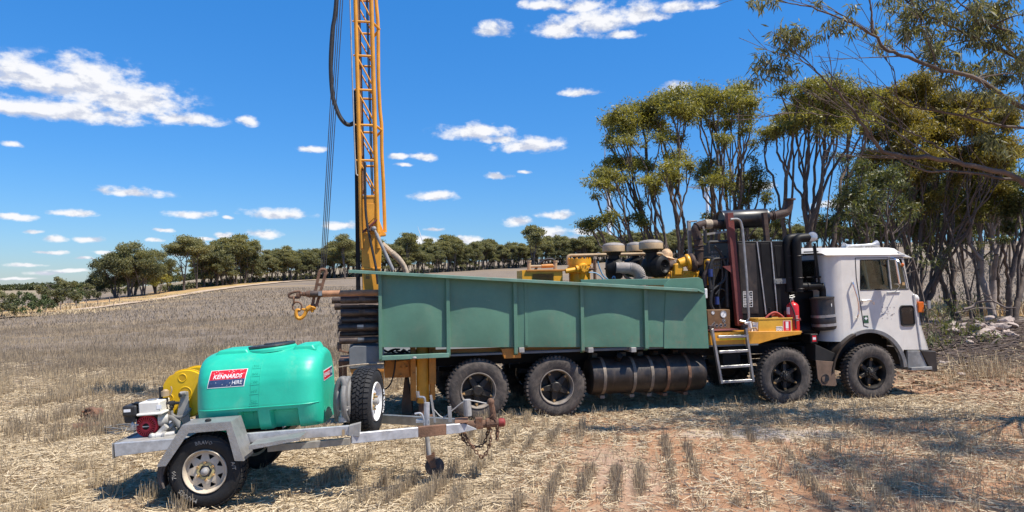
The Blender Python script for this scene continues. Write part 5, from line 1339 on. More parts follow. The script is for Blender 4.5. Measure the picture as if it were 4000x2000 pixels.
# mudguards: folded tread plate over each wheel
def guard(v0, v1, name):
    prof = [(410,948),(600,640),(965,612),(1062,905)]
    P = [g(400+x/1.922, 1330+y/1.922, -.05) for x, y in prof]; Pt = [P[0]+Vector((-.012,0,.012)), g(400+592/1.922,1330+622/1.922,-.05), g(400+975/1.922,1330+592/1.922,-.05), P[3]+Vector((.02,0,.01))]
    mb = MB(); lipd = .075
    # top skin
    for i in range(3):
        a, b = P[i], P[i+1]
        mb.hexa([(a.x,v0,a.z),(b.x,v0,b.z),(b.x,v1,b.z),(a.x,v1,a.z)], [(a.x-.004,v0,a.z+.006),(b.x-.002,v0,b.z+.006),(b.x-.002,v1,b.z+.006),(a.x-.004,v1,a.z+.006)])
    o = mb.build(name, M['chequer'], trailer, 0)
    mb = MB()   # front lip facing outwards
    inn = [P[0]+Vector((.085,0,-.0)), P[1]+Vector((.055,0,-lipd)), P[2]+Vector((-.045,0,-lipd)), P[3]+Vector((-.085,0,.01))]
    for i in range(3):
        vv = v0-.006 if name == 'mudguard' and v0 < .5 else v1
        mb.hexa([(P[i].x,vv,P[i].z),(P[i+1].x,vv,P[i+1].z),(P[i+1].x,vv+.005,P[i+1].z),(P[i].x,vv+.005,P[i].z)], [(inn[i].x,vv,inn[i].z),(inn[i+1].x,vv,inn[i+1].z),(inn[i+1].x,vv+.005,inn[i+1].z),(inn[i].x,vv+.005,inn[i].z)])
    mb.build('guard_lip', M['chequer'], o, 0)
    return P
GP = guard(-.05, .285, 'mudguard'); guard(1.52, 1.84, 'mudguard')
mb = MB(); a, b = g(972,1741,-.04), g(1173,1708,-.04); mb.prism([a, b, b+Vector((0,.30,.0)), a+Vector((0,.30,.0))], (0,0,-.004)); mb.hexa([a+Vector((0,0,-.004)), b+Vector((0,0,-.004)), b+Vector((0,.004,-.004)), a+Vector((0,.004,-.004))], [a+Vector((.0,0,-.042)), b+Vector((0,0,-.03)), b+Vector((0,.004,-.03)), a+Vector((0,.004,-.042))]); mb.build('step_plate', M['chequer'], trailer, 0)
mb = MB(); c = g(813,1640,.05); mb.lathe(c+Vector((0,0,-.01)), (0,0,1), [(0,.03),(.012,.03),(.02,.018),(.02,0)], 16); mb.build('marker_lamp', M['chassis'], trailer)
# dark mud flap behind the wheel
mb = MB(); mb.tube([g(632,1822,.02), g(628,1870,.02), g(640,1908,.02)], .012, 6); pf = [g(616,1824,.02), g(648,1822,.02), g(634,1860,.02), g(640,1905,.02), g(624,1910,.02), g(613,1865,.02)]; mb.prism(pf, (0,.2,0)); mb.build('mud_flap', M['rubber'], trailer, 0)
# spare wheel standing on the drawbar, facing forward
sp = copy_tree(w1, trailer); sp.name = 'spare_wheel'
sc_ = g(1437, 1571, .80); sp.location = (sc_.x + .10, sc_.y, sc_.z); sp.rotation_euler = (R(3), 0, R(82))
for ch in sp.children_recursive:
    if ch.name.startswith(('rim', 'rim_disc')) : 
        ch.data = ch.data.copy(); ch.data.materials[0] = M['white']
for ch in list(sp.children):
    if ch.name.startswith('sidewall'): bpy.data.objects.remove(ch)
mb = MB(); arc_text(mb, 'GT RADIAL', .285, .056, R(-8), -.008, bold=.0, depth=.06); mb.build('sidewall_lettering', M['sign_white'], sp, 0)
mb = MB(); mb.beam((sc_.x-.18, .55, sc_.z-.28), (sc_.x-.18, 1.1, sc_.z-.28), .05, .05); mb.box((sc_.x-.20,.78,sc_.z-.30),(sc_.x-.15,.86,sc_.z+.06)); mb.build('spare_bracket', M['galv_dull'], trailer, 0, .003)

# ------------------------------------------------------------------ water tank
tank = thing('water_tank', 'bright green poly water tank with red and navy hire sticker on the trailer', 'water tank', G)
TU0, TU1 = g(748,1600,.33).x, g(1258,1600,.42).x
TB = top((TU0+TU1)/2) + .005; TVC, TVW = .885, .56
slope = (zr1 - zr0)/(u1 - u0)
TH = g(1180,1372,.6).z - g(1180,1685,.34).z + .02
_pr = [(0,.80),(.04,.86),(.15,.93),(.26,.985),(.30,1.0),(.33,1.0),(.36,.995),(.50,.972),(.62,.945),(.72,.885),(.82,.785),(.89,.665),(.94,.52),(.97,.35),(.985,.17),(.99,0)]
_hs = np.array([p[0] for p in _pr]); _ws = np.array([p[1] for p in _pr])
def prof_pt(s):
    """s: -1 .. 1 around the cross-section from the near bottom over the top to the far bottom"""
    h = np.interp(1 - abs(s), np.linspace(0, 1, len(_pr)), _hs); w = np.interp(1 - abs(s), np.linspace(0, 1, len(_pr)), _ws)
    return (-w if s < 0 else w), h
def tank_pt(u, s, lift=0.0):
    e = min(u - TU0, TU1 - u); L = .26
    k = 1.0 if e >= L else math.sqrt(max(0, 1 - (1 - e/L)**2.6))
    w, h = prof_pt(s)
    kk = .60 + .40*k; hc = .40
    kz = .78 + .22*k
    v = TVC + TVW*w*kk; z = TH*(hc + (h - hc)*kz)
    if h < hc: z = TH*h*1.0
    z0 = TB + slope*(u - (TU0+TU1)/2)
    # moulded feet: two recesses in the lower side
    if h < .24:
        for (ra, rb) in ((.36, .50), (.60, .82)):
            x = (u-TU0)/(TU1-TU0)
            if ra < x < rb and abs(w) > .5: v = TVC + (v-TVC)*.80
    p = Vector((u, v, z0 + z))
    if lift: p += Vector((0, math.copysign(lift, s) * min(1, abs(w)+.2), lift*.4))
    return p
mb = MB(); nu, ns = 66, 61; us = np.concatenate([TU0 + .26*(1-np.cos(np.linspace(0, math.pi/2, 14)))[:-1], np.linspace(TU0+.26, TU1-.26, 40)[:-1], TU1 - .26*(1-np.cos(np.linspace(math.pi/2, 0, 14)))])
ss = np.linspace(-1, 1, 91)
for u in us:
    for s in ss: mb.v.append(tuple(tank_pt(float(u), float(s))))
K = len(ss)
for i in range(len(us)-1):
    for j in range(K-1): mb.F((i*K+j, i*K+j+1, (i+1)*K+j+1, (i+1)*K+j))
mb.F([j for j in range(K)][::-1]); e = (len(us)-1)*K; mb.F([e+j for j in range(K)])
shell = mb.build('tank_shell', M['tank'], tank, 42)
# mould seam, top ridge, level scale, lid
def tank_line(s, u0_, u1_, r, name, n=40, m='tank'):
    mb = MB(); mb.tube([tank_pt(float(u), s, .002) for u in np.linspace(u0_, u1_, n)], r, 6); return mb.build(name, M[m], tank)
s_seam = -(1 - 4/15.)
tank_line(s_seam, TU0+.03, TU1-.03, .006, 'mould_seam')
for u0_, u1_ in ((TU0+.14, TU0+.52), (TU0+.95, TU1-.07)):
    zz = lambda u: TB + slope*(u-(TU0+TU1)/2) + TH*.975
    mb = MB(); mb.prism([(u0_, TVC-.24, zz(u0_)-.03), (u0_+.05, TVC-.22, zz(u0_)+.03), (u1_-.04, TVC-.22, zz(u1_)+.03), (u1_, TVC-.24, zz(u1_)-.04)], (0,.46,0))
    mb.build('top_ridge', M['tank'], tank, 30, .02, 3)
um = TU0 + .70; zt2 = TB + slope*(um-(TU0+TU1)/2) + TH*.985
mb = MB(); mb.lathe((um, TVC-.02, zt2-.03), (-.06,0,1), [(0,.27),(.03,.265),(.045,.25),(.045,0)], 32); mb.build('filler_neck', M['tank'], tank)
mb = MB(); mb.lathe((um, TVC-.02, zt2+.016), (-.06,0,1), [(0,.0),(0,.245),(.012,.25),(.028,.245),(.032,.20),(.02,.19),(.02,0)], 36); mb.box((um-.08,TVC-.06,zt2+.03),(um+.08,TVC+.02,zt2+.052)); mb.build('tank_lid', M['tank_dark'], tank, 30)
mb = MB()
ul0, ul1 = g(972,1500,.35).x, g(1006,1500,.35).x
for uu in (ul0, ul1): mb.tube([tank_pt(uu + .03*t, -(.28+.62*(1-t)), .001) for t in np.linspace(0,1,20)], .0028, 5)
for k, sname in enumerate(('400','500','600','700','800','900')):
    s0 = -(1 - (.345 + .062*k)); V, Fc = text_geo(sname, .042, .03, .0, 1)
    uc = (ul0+ul1)/2 + .004*k
    out = []
    for x, y, z in V: p = tank_pt(uc + x, s0 + y*.72, .001 + max(0, z)*1.2); out.append(p)
    mb.addmesh(out, Fc)
    mb.tube([tank_pt(uc-.045, s0-.016*1.2, .002), tank_pt(uc+.045, s0-.016*1.2, .001)], .0018, 4)
mb.build('level_scale', M['tank'], tank, 0)
def patch(u0_, u1_, s0, s1, lift, name, m, parent, n=14, k=8, sk=0.0):
    mb = MB()
    for i in range(n+1):
        for j in range(k+1):
            t = j/k; mb.v.append(tuple(tank_pt(u0_ + (u1_-u0_)*i/n + sk*t, s0 + (s1-s0)*t, lift)))
    for i in range(n):
        for j in range(k): mb.F((i*(k+1)+j, i*(k+1)+j+1, (i+1)*(k+1)+j+1, (i+1)*(k+1)+j))
    return mb.build(name, m, parent, 60)
def fit_s(px, py):
    """where on the tank's side does this pixel land"""
    best = (9e9, 0, 0)
    for s in np.linspace(-.98, -.15, 140):
        for v_ in (prof_pt(s)[0]*TVW + TVC,):
            p = g(px, py, v_); u = min(max(p.x, TU0), TU1); t = tank_pt(u, float(s)); d = abs(t.z - p.z) + abs(u-p.x)
            if d < best[0]: best = (d, u, float(s))
    return best[1], best[2]
uA, sA = fit_s(826, 1450); uB, sB = fit_s(966, 1439); uC, sC = fit_s(954, 1512); uD, sD = fit_s(808, 1518)
s_top, s_bot = (sA+sB)/2, (sC+sD)/2; sk = (uA-uD)
stk = patch(uD, uC, s_bot, s_top, .003, 'hire_sticker', M['sign_white'], tank, sk=sk)
sp_ = lambda t: s_bot + (s_top - s_bot)*t
def sub(a, b, t0, t1, lift, name, m):
    ww = uC-uD; mb_ = patch(uD+ww*a+sk*t0, uD+ww*b+sk*t0, sp_(t0), sp_(t1), lift, name, m, stk, sk=sk*(t1-t0)); return mb_
sub(.018, .982, .435, .975, .0045, 'red_panel', M['sign_red'])
sub(.018, .982, .035, .42, .0045, 'navy_panel', M['sign_navy'])
def sticker_text(s, cx, t, size, asp, bold, shear=.0):
    V, Fc = text_geo(s, size, 0, bold, 2, shear); hgt = (TH*.5); mb = MB(); out = []
    for x, y, z in V:
        tt = t + y/ (0.20); out.append(tank_pt(uD + (uC-uD)*cx + x*asp + sk*tt, sp_(tt), .0062))
    mb.addmesh(out, Fc); return mb.build('lettering', M['sign_white'], stk, 0)
sticker_text('KENNARDS', .495, .60, .068, .82, .022, .18); sticker_text('HIRE', .79, .22, .060, .84, .004)
# scuffs where the print has flaked
rng = random.Random(3); mb = MB()
for k in range(26):
    cx, ct = rng.uniform(.08, .96), rng.choice([rng.uniform(.8,.95), rng.uniform(.06,.3), rng.uniform(.62,.95)])
    pts = [(cx + rng.uniform(.004,.012)*math.cos(a), ct + rng.uniform(.012,.035)*math.sin(a)) for a in np.linspace(0, 2*math.pi, 7)[:-1]]
    b = len(mb.v); mb.v += [tuple(tank_pt(uD+(uC-uD)*x+sk*t, sp_(t), .0056)) for x, t in pts]; mb.F(range(b, b+6))
tag(mb.build('flaked_print', M['sign_white'], stk, 0), kind='stuff')
# sticker on the front end of the tank
def end_pt(a, z, d=.003): return Vector((TU1 + d, TVC + a, z))
ze = g(1300,1450,.8).z
mb = MB(); ya, yb = -.30, .22; z0, z1 = ze-.055, ze+.055; mb.prism([end_pt(ya,z0-.02), end_pt(yb,z0-.02), end_pt(yb,z1-.02), end_pt(ya,z1-.02)], (.0015,0,0)); es = mb.build('end_sticker', M['sign_white'], tank, 0)
mb = MB(); mb.prism([end_pt(ya+.008,z0-.012,.0048), end_pt(.06,z0-.012,.0048), end_pt(.06,z1-.028,.0048), end_pt(ya+.008,z1-.028,.0048)], (.001,0,0)); mb.build('red_panel', M['sign_red'], es, 0)
mb = MB(); mb.prism([end_pt(.066,z0-.012,.0048), end_pt(yb-.008,z0-.012,.0048), end_pt(yb-.008,z1-.028,.0048), end_pt(.066,z1-.028,.0048)], (.001,0,0)); mb.build('navy_panel', M['sign_navy'], es, 0)
for s, cy, sz in (('KENNARDS', -.118, .062), ('HIRE', .143, .062)):
    V, Fc = text_geo(s, sz, 0, .02 if len(s) > 4 else 0); mb = MB(); mb.addmesh([end_pt(cy+x, ze-.02+y, .0072) for x, y, z in V], Fc); mb.build('lettering', M['sign_white'], es, 0)
# ------------------------------------------------------------------ pump engine
VP2 = .62
PE = thing('pump_engine', 'small petrol pump engine with red starter cover and white fuel tank', 'pump engine', G)
def e1(x, y, v=VP2): return g(440 + x/3.141, 1350 + y/3.141, v)
zd = top(e1(400,1100).x)
a, b = e1(330,690), e1(655,850); mb = MB(); c = (a+b)/2
def rbox(mb, p, q_, r): mb.box(p, q_)
mb.box((a.x+.02, VP2-.08, b.z+.035), (b.x-.03, VP2+.20, a.z)); mb.box((a.x, VP2-.10, b.z+.02), (b.x, VP2+.22, b.z+.045)); ft = mb.build('fuel_tank', M['engine_white'], PE, 30, .022, 3)
mb = MB(); c = e1(485,690,VP2+.05); mb.cyl(c, c+Vector((0,0,.028)), .045, None, 20); mb.build('fuel_cap', M['steel'], ft)
mb = MB(); a, b = e1(578,715), e1(640,758); mb.box((a.x, VP2-.083, b.z), (b.x, VP2-.0805, a.z)); mb.build('warning_label', M['sign_white'], ft, 0)
mb = MB(); a, b = e1(152,730), e1(335,850); mb.box((a.x, VP2-.08, b.z), (b.x, VP2+.2, a.z)); a, b = e1(146,845), e1(330,940); mb.box((a.x, VP2-.03, b.z), (b.x-.03, VP2+.18, a.z)); af = mb.build('air_filter', M['hose'], PE, 30, .02, 2)
for k in range(8): mb = MB(); p = e1(268+11*k, 712, VP2); mb.box(p+Vector((-.004,-.06,.0)), p+Vector((.006,.06,.012))); tag(mb.build('vent_slat', M['black'], af, 0))
mb = MB(); a, b = e1(178,770), e1(262,798); mb.box((a.x, VP2-.083, b.z), (b.x, VP2-.0803, a.z)); mb.build('maker_plate', M['sign_white'], af, 0)
mb = MB(); a, b = e1(285,860), e1(580,1100); mb.box((a.x+.02, VP2+.02, b.z+.01), (b.x, VP2+.24, a.z+.05)); mb.build('crankcase', M['black'], PE, 30, .015)
mb = MB(); c = e1(415,990,VP2); rr = abs(e1(570,990).x - c.x)*.92
mb.lathe(c+Vector((0,.03,0)), (0,-1,0), [(-.06,rr*.98),(-.0,rr),(.02,rr*.98),(.035,rr*.9),(.04,rr*.80)], 32)
for k in range(26):
    t = 2*math.pi*k/26; d0 = Vector((math.cos(t),0,math.sin(t)))
    mb.beam(c+d0*rr*.40+Vector((0,-.012,0)), c+d0*rr*.82+Vector((0,-.012,0)), .009, .01, (0,1,0))
mb.lathe(c+Vector((0,.0,0)), (0,-1,0), [(.0,rr*.44),(.018,rr*.43),(.02,rr*.30),(.012,rr*.28)], 28); st = mb.build('starter_cover', M['engine_red'], PE, 30)
mb = MB(); mb.cyl(c+Vector((0,.005,0)), c+Vector((0,.001,0)), rr*.86, None, 28); mb.cyl(c+Vector((0,-.001,0)), c+Vector((0,-.010,0)), rr*.28, None, 20); mb.build('starter_recess', M['black'], st)
mb = MB(); mb.box(c+Vector((-.035,-.018,-.005)), c+Vector((.035,-.012,.005))); mb.build('pull_label', M['galv'], st, 0)
mb = MB(); mb.tube([e1(245,975,VP2-.02), e1(320,970,VP2-.02)], .008, 6); mb.ball(e1(248,985,VP2-.02), (.022,.02,.045)); mb.box(e1(285,905,VP2-.02), e1(305,1025,VP2)); mb.build('pull_handle', M['pump_alloy'], PE)
mb = MB(); c = e1(640,900,VP2+.08); r2 = .085
mb.lathe(c+Vector((-.06,0,0)), (1,.25,0), [(0,.05),(.0,r2),(.03,r2*1.05),(.05,r2*.98),(.09,r2*.7),(.1,.03),(.1,0)], 24)
for k in range(10): t = 2*math.pi*k/10; mb.beam(c+Vector((-.01,-.03,0))+Vector((0,0,0)), c+Vector((-.03, math.cos(t)*r2, math.sin(t)*r2)), .008, .012)
mb.build('pump_body', M['pump_alloy'], PE, 30)
mb = MB(); mb.tube(fillet([e1(660,985,VP2), e1(610,1040,VP2), e1(550,1105,VP2-.02), e1(490,1115,VP2-.05)], .06, 4), .032, 12); mb.tube([e1(475,1115,VP2-.06), e1(630,1098,VP2-.03), e1(760,1075,VP2-.0)], [.03,.03,.026], 12); mb.ball(e1(485,1112,VP2-.06), .034)
for x in (548, 632, 650): mb.torus(e1(x,1108-(x-548)*.1,VP2-.04), (1,0,.1), .034, .007, 16, 5)
mb.build('pump_fitting', M['pump_alloy'], PE)
mb = MB(); mb.tube([e1(590,510,VP2+.15), e1(592,665,VP2+.15)], .02, 12); mb.cyl(e1(594,508,VP2+.15), e1(593,545,VP2+.15), .024, None, 8); mb.tube([e1(650,640,VP2+.12), e1(652,680,VP2+.12)], .024, 10); mb.tube([e1(640,705,VP2+.1), e1(815,703,VP2+.1)], .016, 10); mb.cyl(e1(700,706,VP2+.1), e1(760,704,VP2+.1), .026, None, 10); mb.tube([e1(722,715,VP2+.1), e1(722,800,VP2+.1)], .014, 8); mb.ball(e1(724,750,VP2+.1), .026); mb.build('valve_manifold', M['hose'], PE)
mb = MB(); c = e1(648,590,VP2+.12); mb.cyl(c+Vector((0,0,-.025)), c+Vector((0,0,.03)), .042, None, 20); mb.ball(c+Vector((0,0,.03)), (.03,.03,.018)); mb.tube(fillet([c+Vector((.05,0,-.02)), c+Vector((.07,0,.04)), c+Vector((.06,0,.075))], .02, 3), .008, 6); mb.build('pressure_regulator', M['beige'], PE)
mb = MB(); mb.tube(catmull([e1(722,800,VP2+.1), e1(735,850,VP2+.09), e1(800,878,VP2+.06), e1(870,865,VP2+.06), e1(930,810,VP2+.08), e1(955,770,VP2+.1)], 6), .017, 10); mb.build('delivery_hose', M['hose_grey'], PE)
mb = MB(); mb.tube(catmull([e1(690,880,VP2+.1), e1(745,890,VP2+.08), e1(800,940,VP2+.06), e1(835,1000,VP2+.05)], 6), .034, 12); mb.build('suction_hose', M['hose_grey'], PE)
mb = MB(); mb.tube(catmull([e1(640,1040,VP2+.1), e1(710,990,VP2+.1), e1(770,930,VP2+.14), e1(800,900,VP2+.2)], 6), .028, 12); mb.build('suction_hose', M['galv_dull'], PE)
mb = MB(); a, b = e1(560,1040,VP2+.1), e1(775,1010,VP2+.1); mb.prism([a, b, b+Vector((0,0,-.055)), a+Vector((0,0,-.055))], (0,.05,0)); mb.box((e1(320,1,VP2).x, VP2+.03, zd-.005), (e1(600,1,VP2).x, VP2+.22, e1(400,1095).z)); mb.build('engine_mount', M['galv_dull'], PE, 0, .003)
# ------------------------------------------------------------------ hose reel
HR = thing('hose_reel', 'yellow plastic hose reel on a grey frame behind the pump engine', 'hose reel', G)
VH = .88; c = e1(905, 585, VH); rH = abs(e1(597, 590, VH).x - c.x) * 1.0
def reel_disc(v, name):
    mb = MB(); n = 72; N = 4; o = 0; notch = {6, 7, 24, 25, 42, 43, 60, 61}
    prof = [(0, .0), (0, .19), (-.010, .21), (-.010, .93), (.014, .95), (.014, 1.0), (.032, 1.0), (.032, .0)]
    holes = [(R(50+90*k+54), .60) for k in range(4)]
    for (t, rr) in prof:
        for k in range(n):
            a = 2*math.pi*k/n; r_ = rr*rH
            if rr >= .95 and k in notch: r_ *= .955
            mb.v.append((c.x + r_*math.cos(a), v + t, c.z + r_*math.sin(a)))
    for i in range(len(prof)-1):
        for k in range(n): k2 = (k+1) % n; mb.F((i*n+k, i*n+k2, (i+1)*n+k2, (i+1)*n+k))
    d = mb.build(name, M['reel'], HR, 30)
    if v < VH + .1:
        for (px, py, rr) in ((855,395,.155), (700,640,.13), (890,580,.24)):
            h = e1(px, py, v-.012); m2 = MB(); R2 = rr*rH
            m2.torus((h.x, v-.010, h.z), (0,1,0), R2, .006, 28, 6); m2.build('dish_rim', M['reel'], d)
            m2 = MB(); m2.lathe((h.x, v-.0125, h.z), (0,1,0), [(0,R2*1.0),(.0,R2*.97),(.0005,R2*.96)], 28); m2.disc((h.x, v-.0118, h.z), (0,-1,0), R2*.96, 28); m2.build('dish', M['reel_dark'], d)
    return d
M['reel_dark'] = mat('yellow_poly_inner', (.55, .31, .006), .5, var=.1, scale=8)
reel_disc(VH, 'reel_disc'); reel_disc(VH+.34, 'reel_disc')
mb = MB(); mb.cyl((c.x, VH+.03, c.z), (c.x, VH+.34, c.z), rH*.42, None, 28); mb.build('reel_drum', M['reel'], HR)
mb = MB()
for k in range(9): mb.torus((c.x, VH+.05+.034*k, c.z), (0,1,0), rH*.55, .018, 36, 8)
tag(mb.build('wound_hose', M['hose'], HR), kind='stuff')
mb = MB(); tt = e1(870, 590, VH-.08); zb = zd
mb.prism([tt+Vector((-.02,0,.02)), tt+Vector((.045,0,.02)), Vector((e1(950,900,VH-.08).x, VH-.08, zb)), Vector((e1(735,900,VH-.08).x, VH-.08, zb))], (0,.02,0)); mb.box((c.x-.06,VH+.40,zb),(c.x+.06,VH+.42,c.z+.04)); mb.cyl((c.x, VH-.10, c.z+.0), (c.x, VH+.44, c.z), .024, None, 14); mb.cyl(e1(830,590,VH-.1), e1(900,580,VH-.1), .022, None, 12); hf = mb.build('reel_frame', M['galv_dull'], HR, 0, .003)
mb = MB(); mb.box(e1(806,585,VH-.125), e1(848,628,VH-.09)); mb.build('swivel_fitting', M['hose'], hf, 0, .004)
# ------------------------------------------------------------------ coiled suction hose by the spare wheel
SH = thing('suction_hose', 'coiled grey suction hose with a camlock end beside the spare wheel', 'hose', G)
def s2(x, y, v): return g(1280 + x/2.684, 1420 + y/2.684, v)
mb = MB()
for (x0, dv, w) in ((112, .70, 1.0), (160, .62, .96), (205, .72, .9)):
    t0 = s2(x0+50, 160, dv); b0 = s2(x0+10, 600, dv); cz = (t0.z+b0.z)/2; rz = (t0.z-b0.z)/2
    pts = [Vector((t0.x + .02*math.sin(a) - (.10 if math.cos(a) < 0 else .05)*abs(math.sin(a))*0 , dv + .26*math.sin(a), cz + rz*math.cos(a))) for a in np.linspace(-math.pi*.98, math.pi*.98, 40)]
    mb.tube(pts, .03, 10)
coil = mb.build('coil', M['hose_grey'], SH)
mb = MB(); pts = catmull([s2(105,600,.58), s2(88,420,.5), s2(105,240,.48), s2(150,165,.47), s2(175,230,.45), s2(172,350,.44), s2(170,480,.44)], 8); mb.tube(pts, .033, 12); mb.build('hose_tail', M['hose_grey'], SH)
mb = MB(); a, b = s2(170,470,.44), s2(155,610,.44); mb.cyl(a, b, .032, .04, 16); mb.cyl(s2(160,555,.44), b, .045, None, 16); mb.torus(s2(168,490,.44), (0,0,1), .038, .012, 18, 6); mb.box(s2(205,445,.44), s2(228,480,.47)); mb.prism([s2(140,455,.43), s2(228,448,.43), s2(228,482,.43), s2(140,488,.43)], (0,.05,0)); mb.build('camlock', M['galv_dull'], SH, 0, .003)
# ------------------------------------------------------------------ loose things on and around the truck
def r3(x, y, v): return q(1100 + x/3.681, 1030 + y/3.681, v)
rods = thing
rod_specs = [  # crop pixels of the end, top, bottom, depth into the tray, wording
    (848, 473, 578, .12, 'oily drill rod, uppermost of the near row on the tail'),
    (850, 583, 655, .24, 'dark drill rod set back under the uppermost rod'),
    (846, 657, 760, .12, 'drill rod with a tan mud splash near the tray post'),
    (848, 766, 862, .20, 'dull drill rod between the splashed rod and the two sunlit ones'),
    (822, 872, 975, .12, 'upper of the two drill rods with sunlit grey ends'),
    (835, 980, 1050, .22, 'shaded drill rod between the two sunlit-end rods'),
    (832, 1058, 1160, .12, 'lowest drill rod of the stack with a sunlit grey end'),
    (722, 490, 578, .55, 'grey-ended drill rod sticking out behind the uppermost rod'),
    (760, 570, 668, .42, 'chipped drill rod end showing left of the second rod')]
for (x, y0, y1, v, lab) in rod_specs:
    a, b = r3(x, y0, v), r3(x, y1, v); r = (a.z - b.z)/2; zc = (a.z + b.z)/2
    rd = thing('drill_rod', lab, 'drill rod', group='drill rods stacked on the truck tail'); F.place(rd)
    mb = MB(); mb.lathe((a.x, v, zc), (1,0,0), [(.02,0),(.02,r*.6),(0,r*.64),(0,r*.96),(.008,r),(.28,r),(.285,r*1.0),(.56,r),(.58,r*.93),(2.9,r*.93),(2.9,0)], 24); mb.build('rod_body', M['drill'], rd, 30)
    mb = MB(); u = a.x + .34; mb.box((u-.05, v-r*.985, zc-r*.2), (u+.05, v-r*.8, zc+r*.75)); mb.build('wrench_flat', M['steel'] if lab.endswith(('ends', 'sunlit grey end')) else M['drill'], rd, 0)  # paler steel only on the sunlit rods: sunlight put into the colour
for (v, y, dx) in ((.45, 720, 30), (.75, 760, 60), (.5, 900, 10), (.8, 950, 40), (.5, 1080, 0), (.8, 1100, 30)):
    a = r3(845+dx-v*40, y, v); rd = thing('drill_rod', 'drill rod hidden behind the near row of the stack', 'drill rod', group='drill rods stacked on the truck tail'); F.place(rd)
    mb = MB(); mb.lathe((a.x, v, a.z), (1,0,0), [(.02,0),(.02,.03),(0,.035),(0,.056),(.008,.06),(2.9,.058),(2.9,0)], 16); mb.build('rod_body', M['drill'], rd, 30)
# long casing pipe lying across the stack, with its lifting swivel
cp = thing('casing_pipe', 'long orange-rusted pipe lying on top of the drill rods', 'pipe'); F.place(cp)
a, b = r3(410, 388, .05), r3(410, 484, .05); r = (a.z-b.z)/2; zc = (a.z+b.z)/2
mb = MB(); mb.lathe((a.x, .05, zc), (1,0,0), [(0,0),(0,r),(.19,r),(.19,r*.9)], 24); mb.build('pipe_collar', M['drill'], cp, 30)
mb = MB(); mb.lathe((a.x+.19, .05, zc), (1,0,0), [(0,r*.96),(3.3,r*.96),(3.3,0)], 24); mb.build('pipe_body', M['casing'], cp, 30)
mb = MB(); mb.box((a.x+.13, .05-r*1.02, zc-r*.5), (a.x+.185, .05-r*.8, zc+r*.75)); mb.build('wrench_flat', M['steel'], cp, 0)
mb = MB(); p0 = r3(405,438,.05); p1 = r3(270,440,.05)
mb.lathe((p1.x, .05, zc), (1,0,0), [(0,.03),(.03,.028)] + sum([[(.03+.022*k,.028),(.041+.022*k,.042)] for k in range(3)], []) + [(.10,.045),(.15,.062),(p0.x-p1.x,.065),(p0.x-p1.x,0)], 18); mb.build('swivel', M['rust'], cp)
mb = MB(); e0, e1_ = r3(270,400,.05), r3(100,450,.05); mb.tube(fillet([r3(268,398,.05), r3(200,402,.05), r3(125,425,.05), r3(100,455,.05), r3(115,485,.05), r3(262,490,.05), r3(268,400,.05)], .03, 3), .02, 8); mb.box(r3(205,425,.02), r3(262,470,.08)); sh = mb.build('lifting_eye', M['rust'], cp)
# hook and chain links
hk = thing('lifting_hook', 'yellow safety hook hanging by rusty links from the casing pipe', 'hook'); F.place(hk)
mb = MB()
for (x0, y0, x1, y1, w, ax) in ((168,470,180,565,.03,1), (200,555,250,680,.07,0)):
    p0, p1 = r3(x0,y0,.04), r3(x1,y1,.04); m_ = (p0+p1)/2; t = (p1-p0).normalized(); s = Vector((0,1,0)).cross(t) if not ax else Vector((0,1,0)); L = (p1-p0).length/2
    ring = [m_ + t*math.cos(k*math.pi/9)*L + s*math.sin(k*math.pi/9)*w for k in range(18)]; mb.tube(ring+[ring[0]], .014, 8, False)
mb.build('chain_link', M['rust'], hk)
mb = MB(); mb.tube(catmull([r3(268,668,.04), r3(225,665,.04), r3(206,710,.04), r3(222,770,.04), r3(262,788,.04), r3(310,760,.04), r3(352,690,.04), r3(372,650,.04)], 6), [.018+.012*min(1, k/12) for k in range(43)], 12); mb.tube([r3(290,655,.04), r3(330,662,.04), r3(372,648,.04)], [.016,.022,.026], 10); mb.cyl(r3(365,655,.04), r3(430,625,.04), .042, .048, 16); mb.tube(catmull([r3(420,620,.0), r3(465,632,.02), r3(478,650,.04), r3(440,668,.06), r3(410,665,.06)], 4), .016, 8); mb.cyl(r3(430,690,.02), r3(452,680,.06), .018, None, 8); mb.build('hook_body', M['yellow'], hk)
# slotted link plate on the winch ropes
lp = thing('link_plate', 'rusty slotted link bar clamped to the winch ropes', 'link plate'); F.place(lp)
mb = MB()
P0, P1 = r3(590,135,.10), r3(470,615,.10)
for s in (-.055, .05): mb.beam(P0+Vector((s,0,0)), P1+Vector((s*.6,0,0)), .045, .05, (0,1,0))
mb.tube(catmull([P0+Vector((-.06,0,-.02)), P0+Vector((-.03,0,.05)), P0+Vector((.04,0,.05)), P0+Vector((.055,0,-.02))], 4), .026, 8); mb.beam(P0+(P1-P0)*.35+Vector((-.05,0,0)), P0+(P1-P0)*.35+Vector((.05,0,0)), .04, .05); mb.ball(P1+Vector((-.02,0,-.0)), .05); mb.build('link_bar', M['rust'], lp, 0, .004)
# rags of torn strapping at the rod ends
mb = MB(); rng = random.Random(2)
for k in range(16):
    x, y = rng.uniform(785, 830), rng.uniform(690, 1190); p = r3(x, y, .1); mb.prism([p, p+Vector((rng.uniform(.02,.05),0,rng.uniform(-.02,.02))), p+Vector((rng.uniform(-.03,.02),.01,-rng.uniform(.05,.12)))], (0,.012,0))
tag(mb.build('rubber_strips', M['rubber'], truck, 0), kind='stuff')
mb = MB(); a, b = r3(820,1165,.1), r3(860,1265,.1); mb.box((a.x,.1,b.z),(b.x,.2,a.z)); mb.beam(b+Vector((0,0,.01)), r3(985,1285,.1), .03, .03); mb.build('rod_stop', M['rust'], truck, 0, .004)
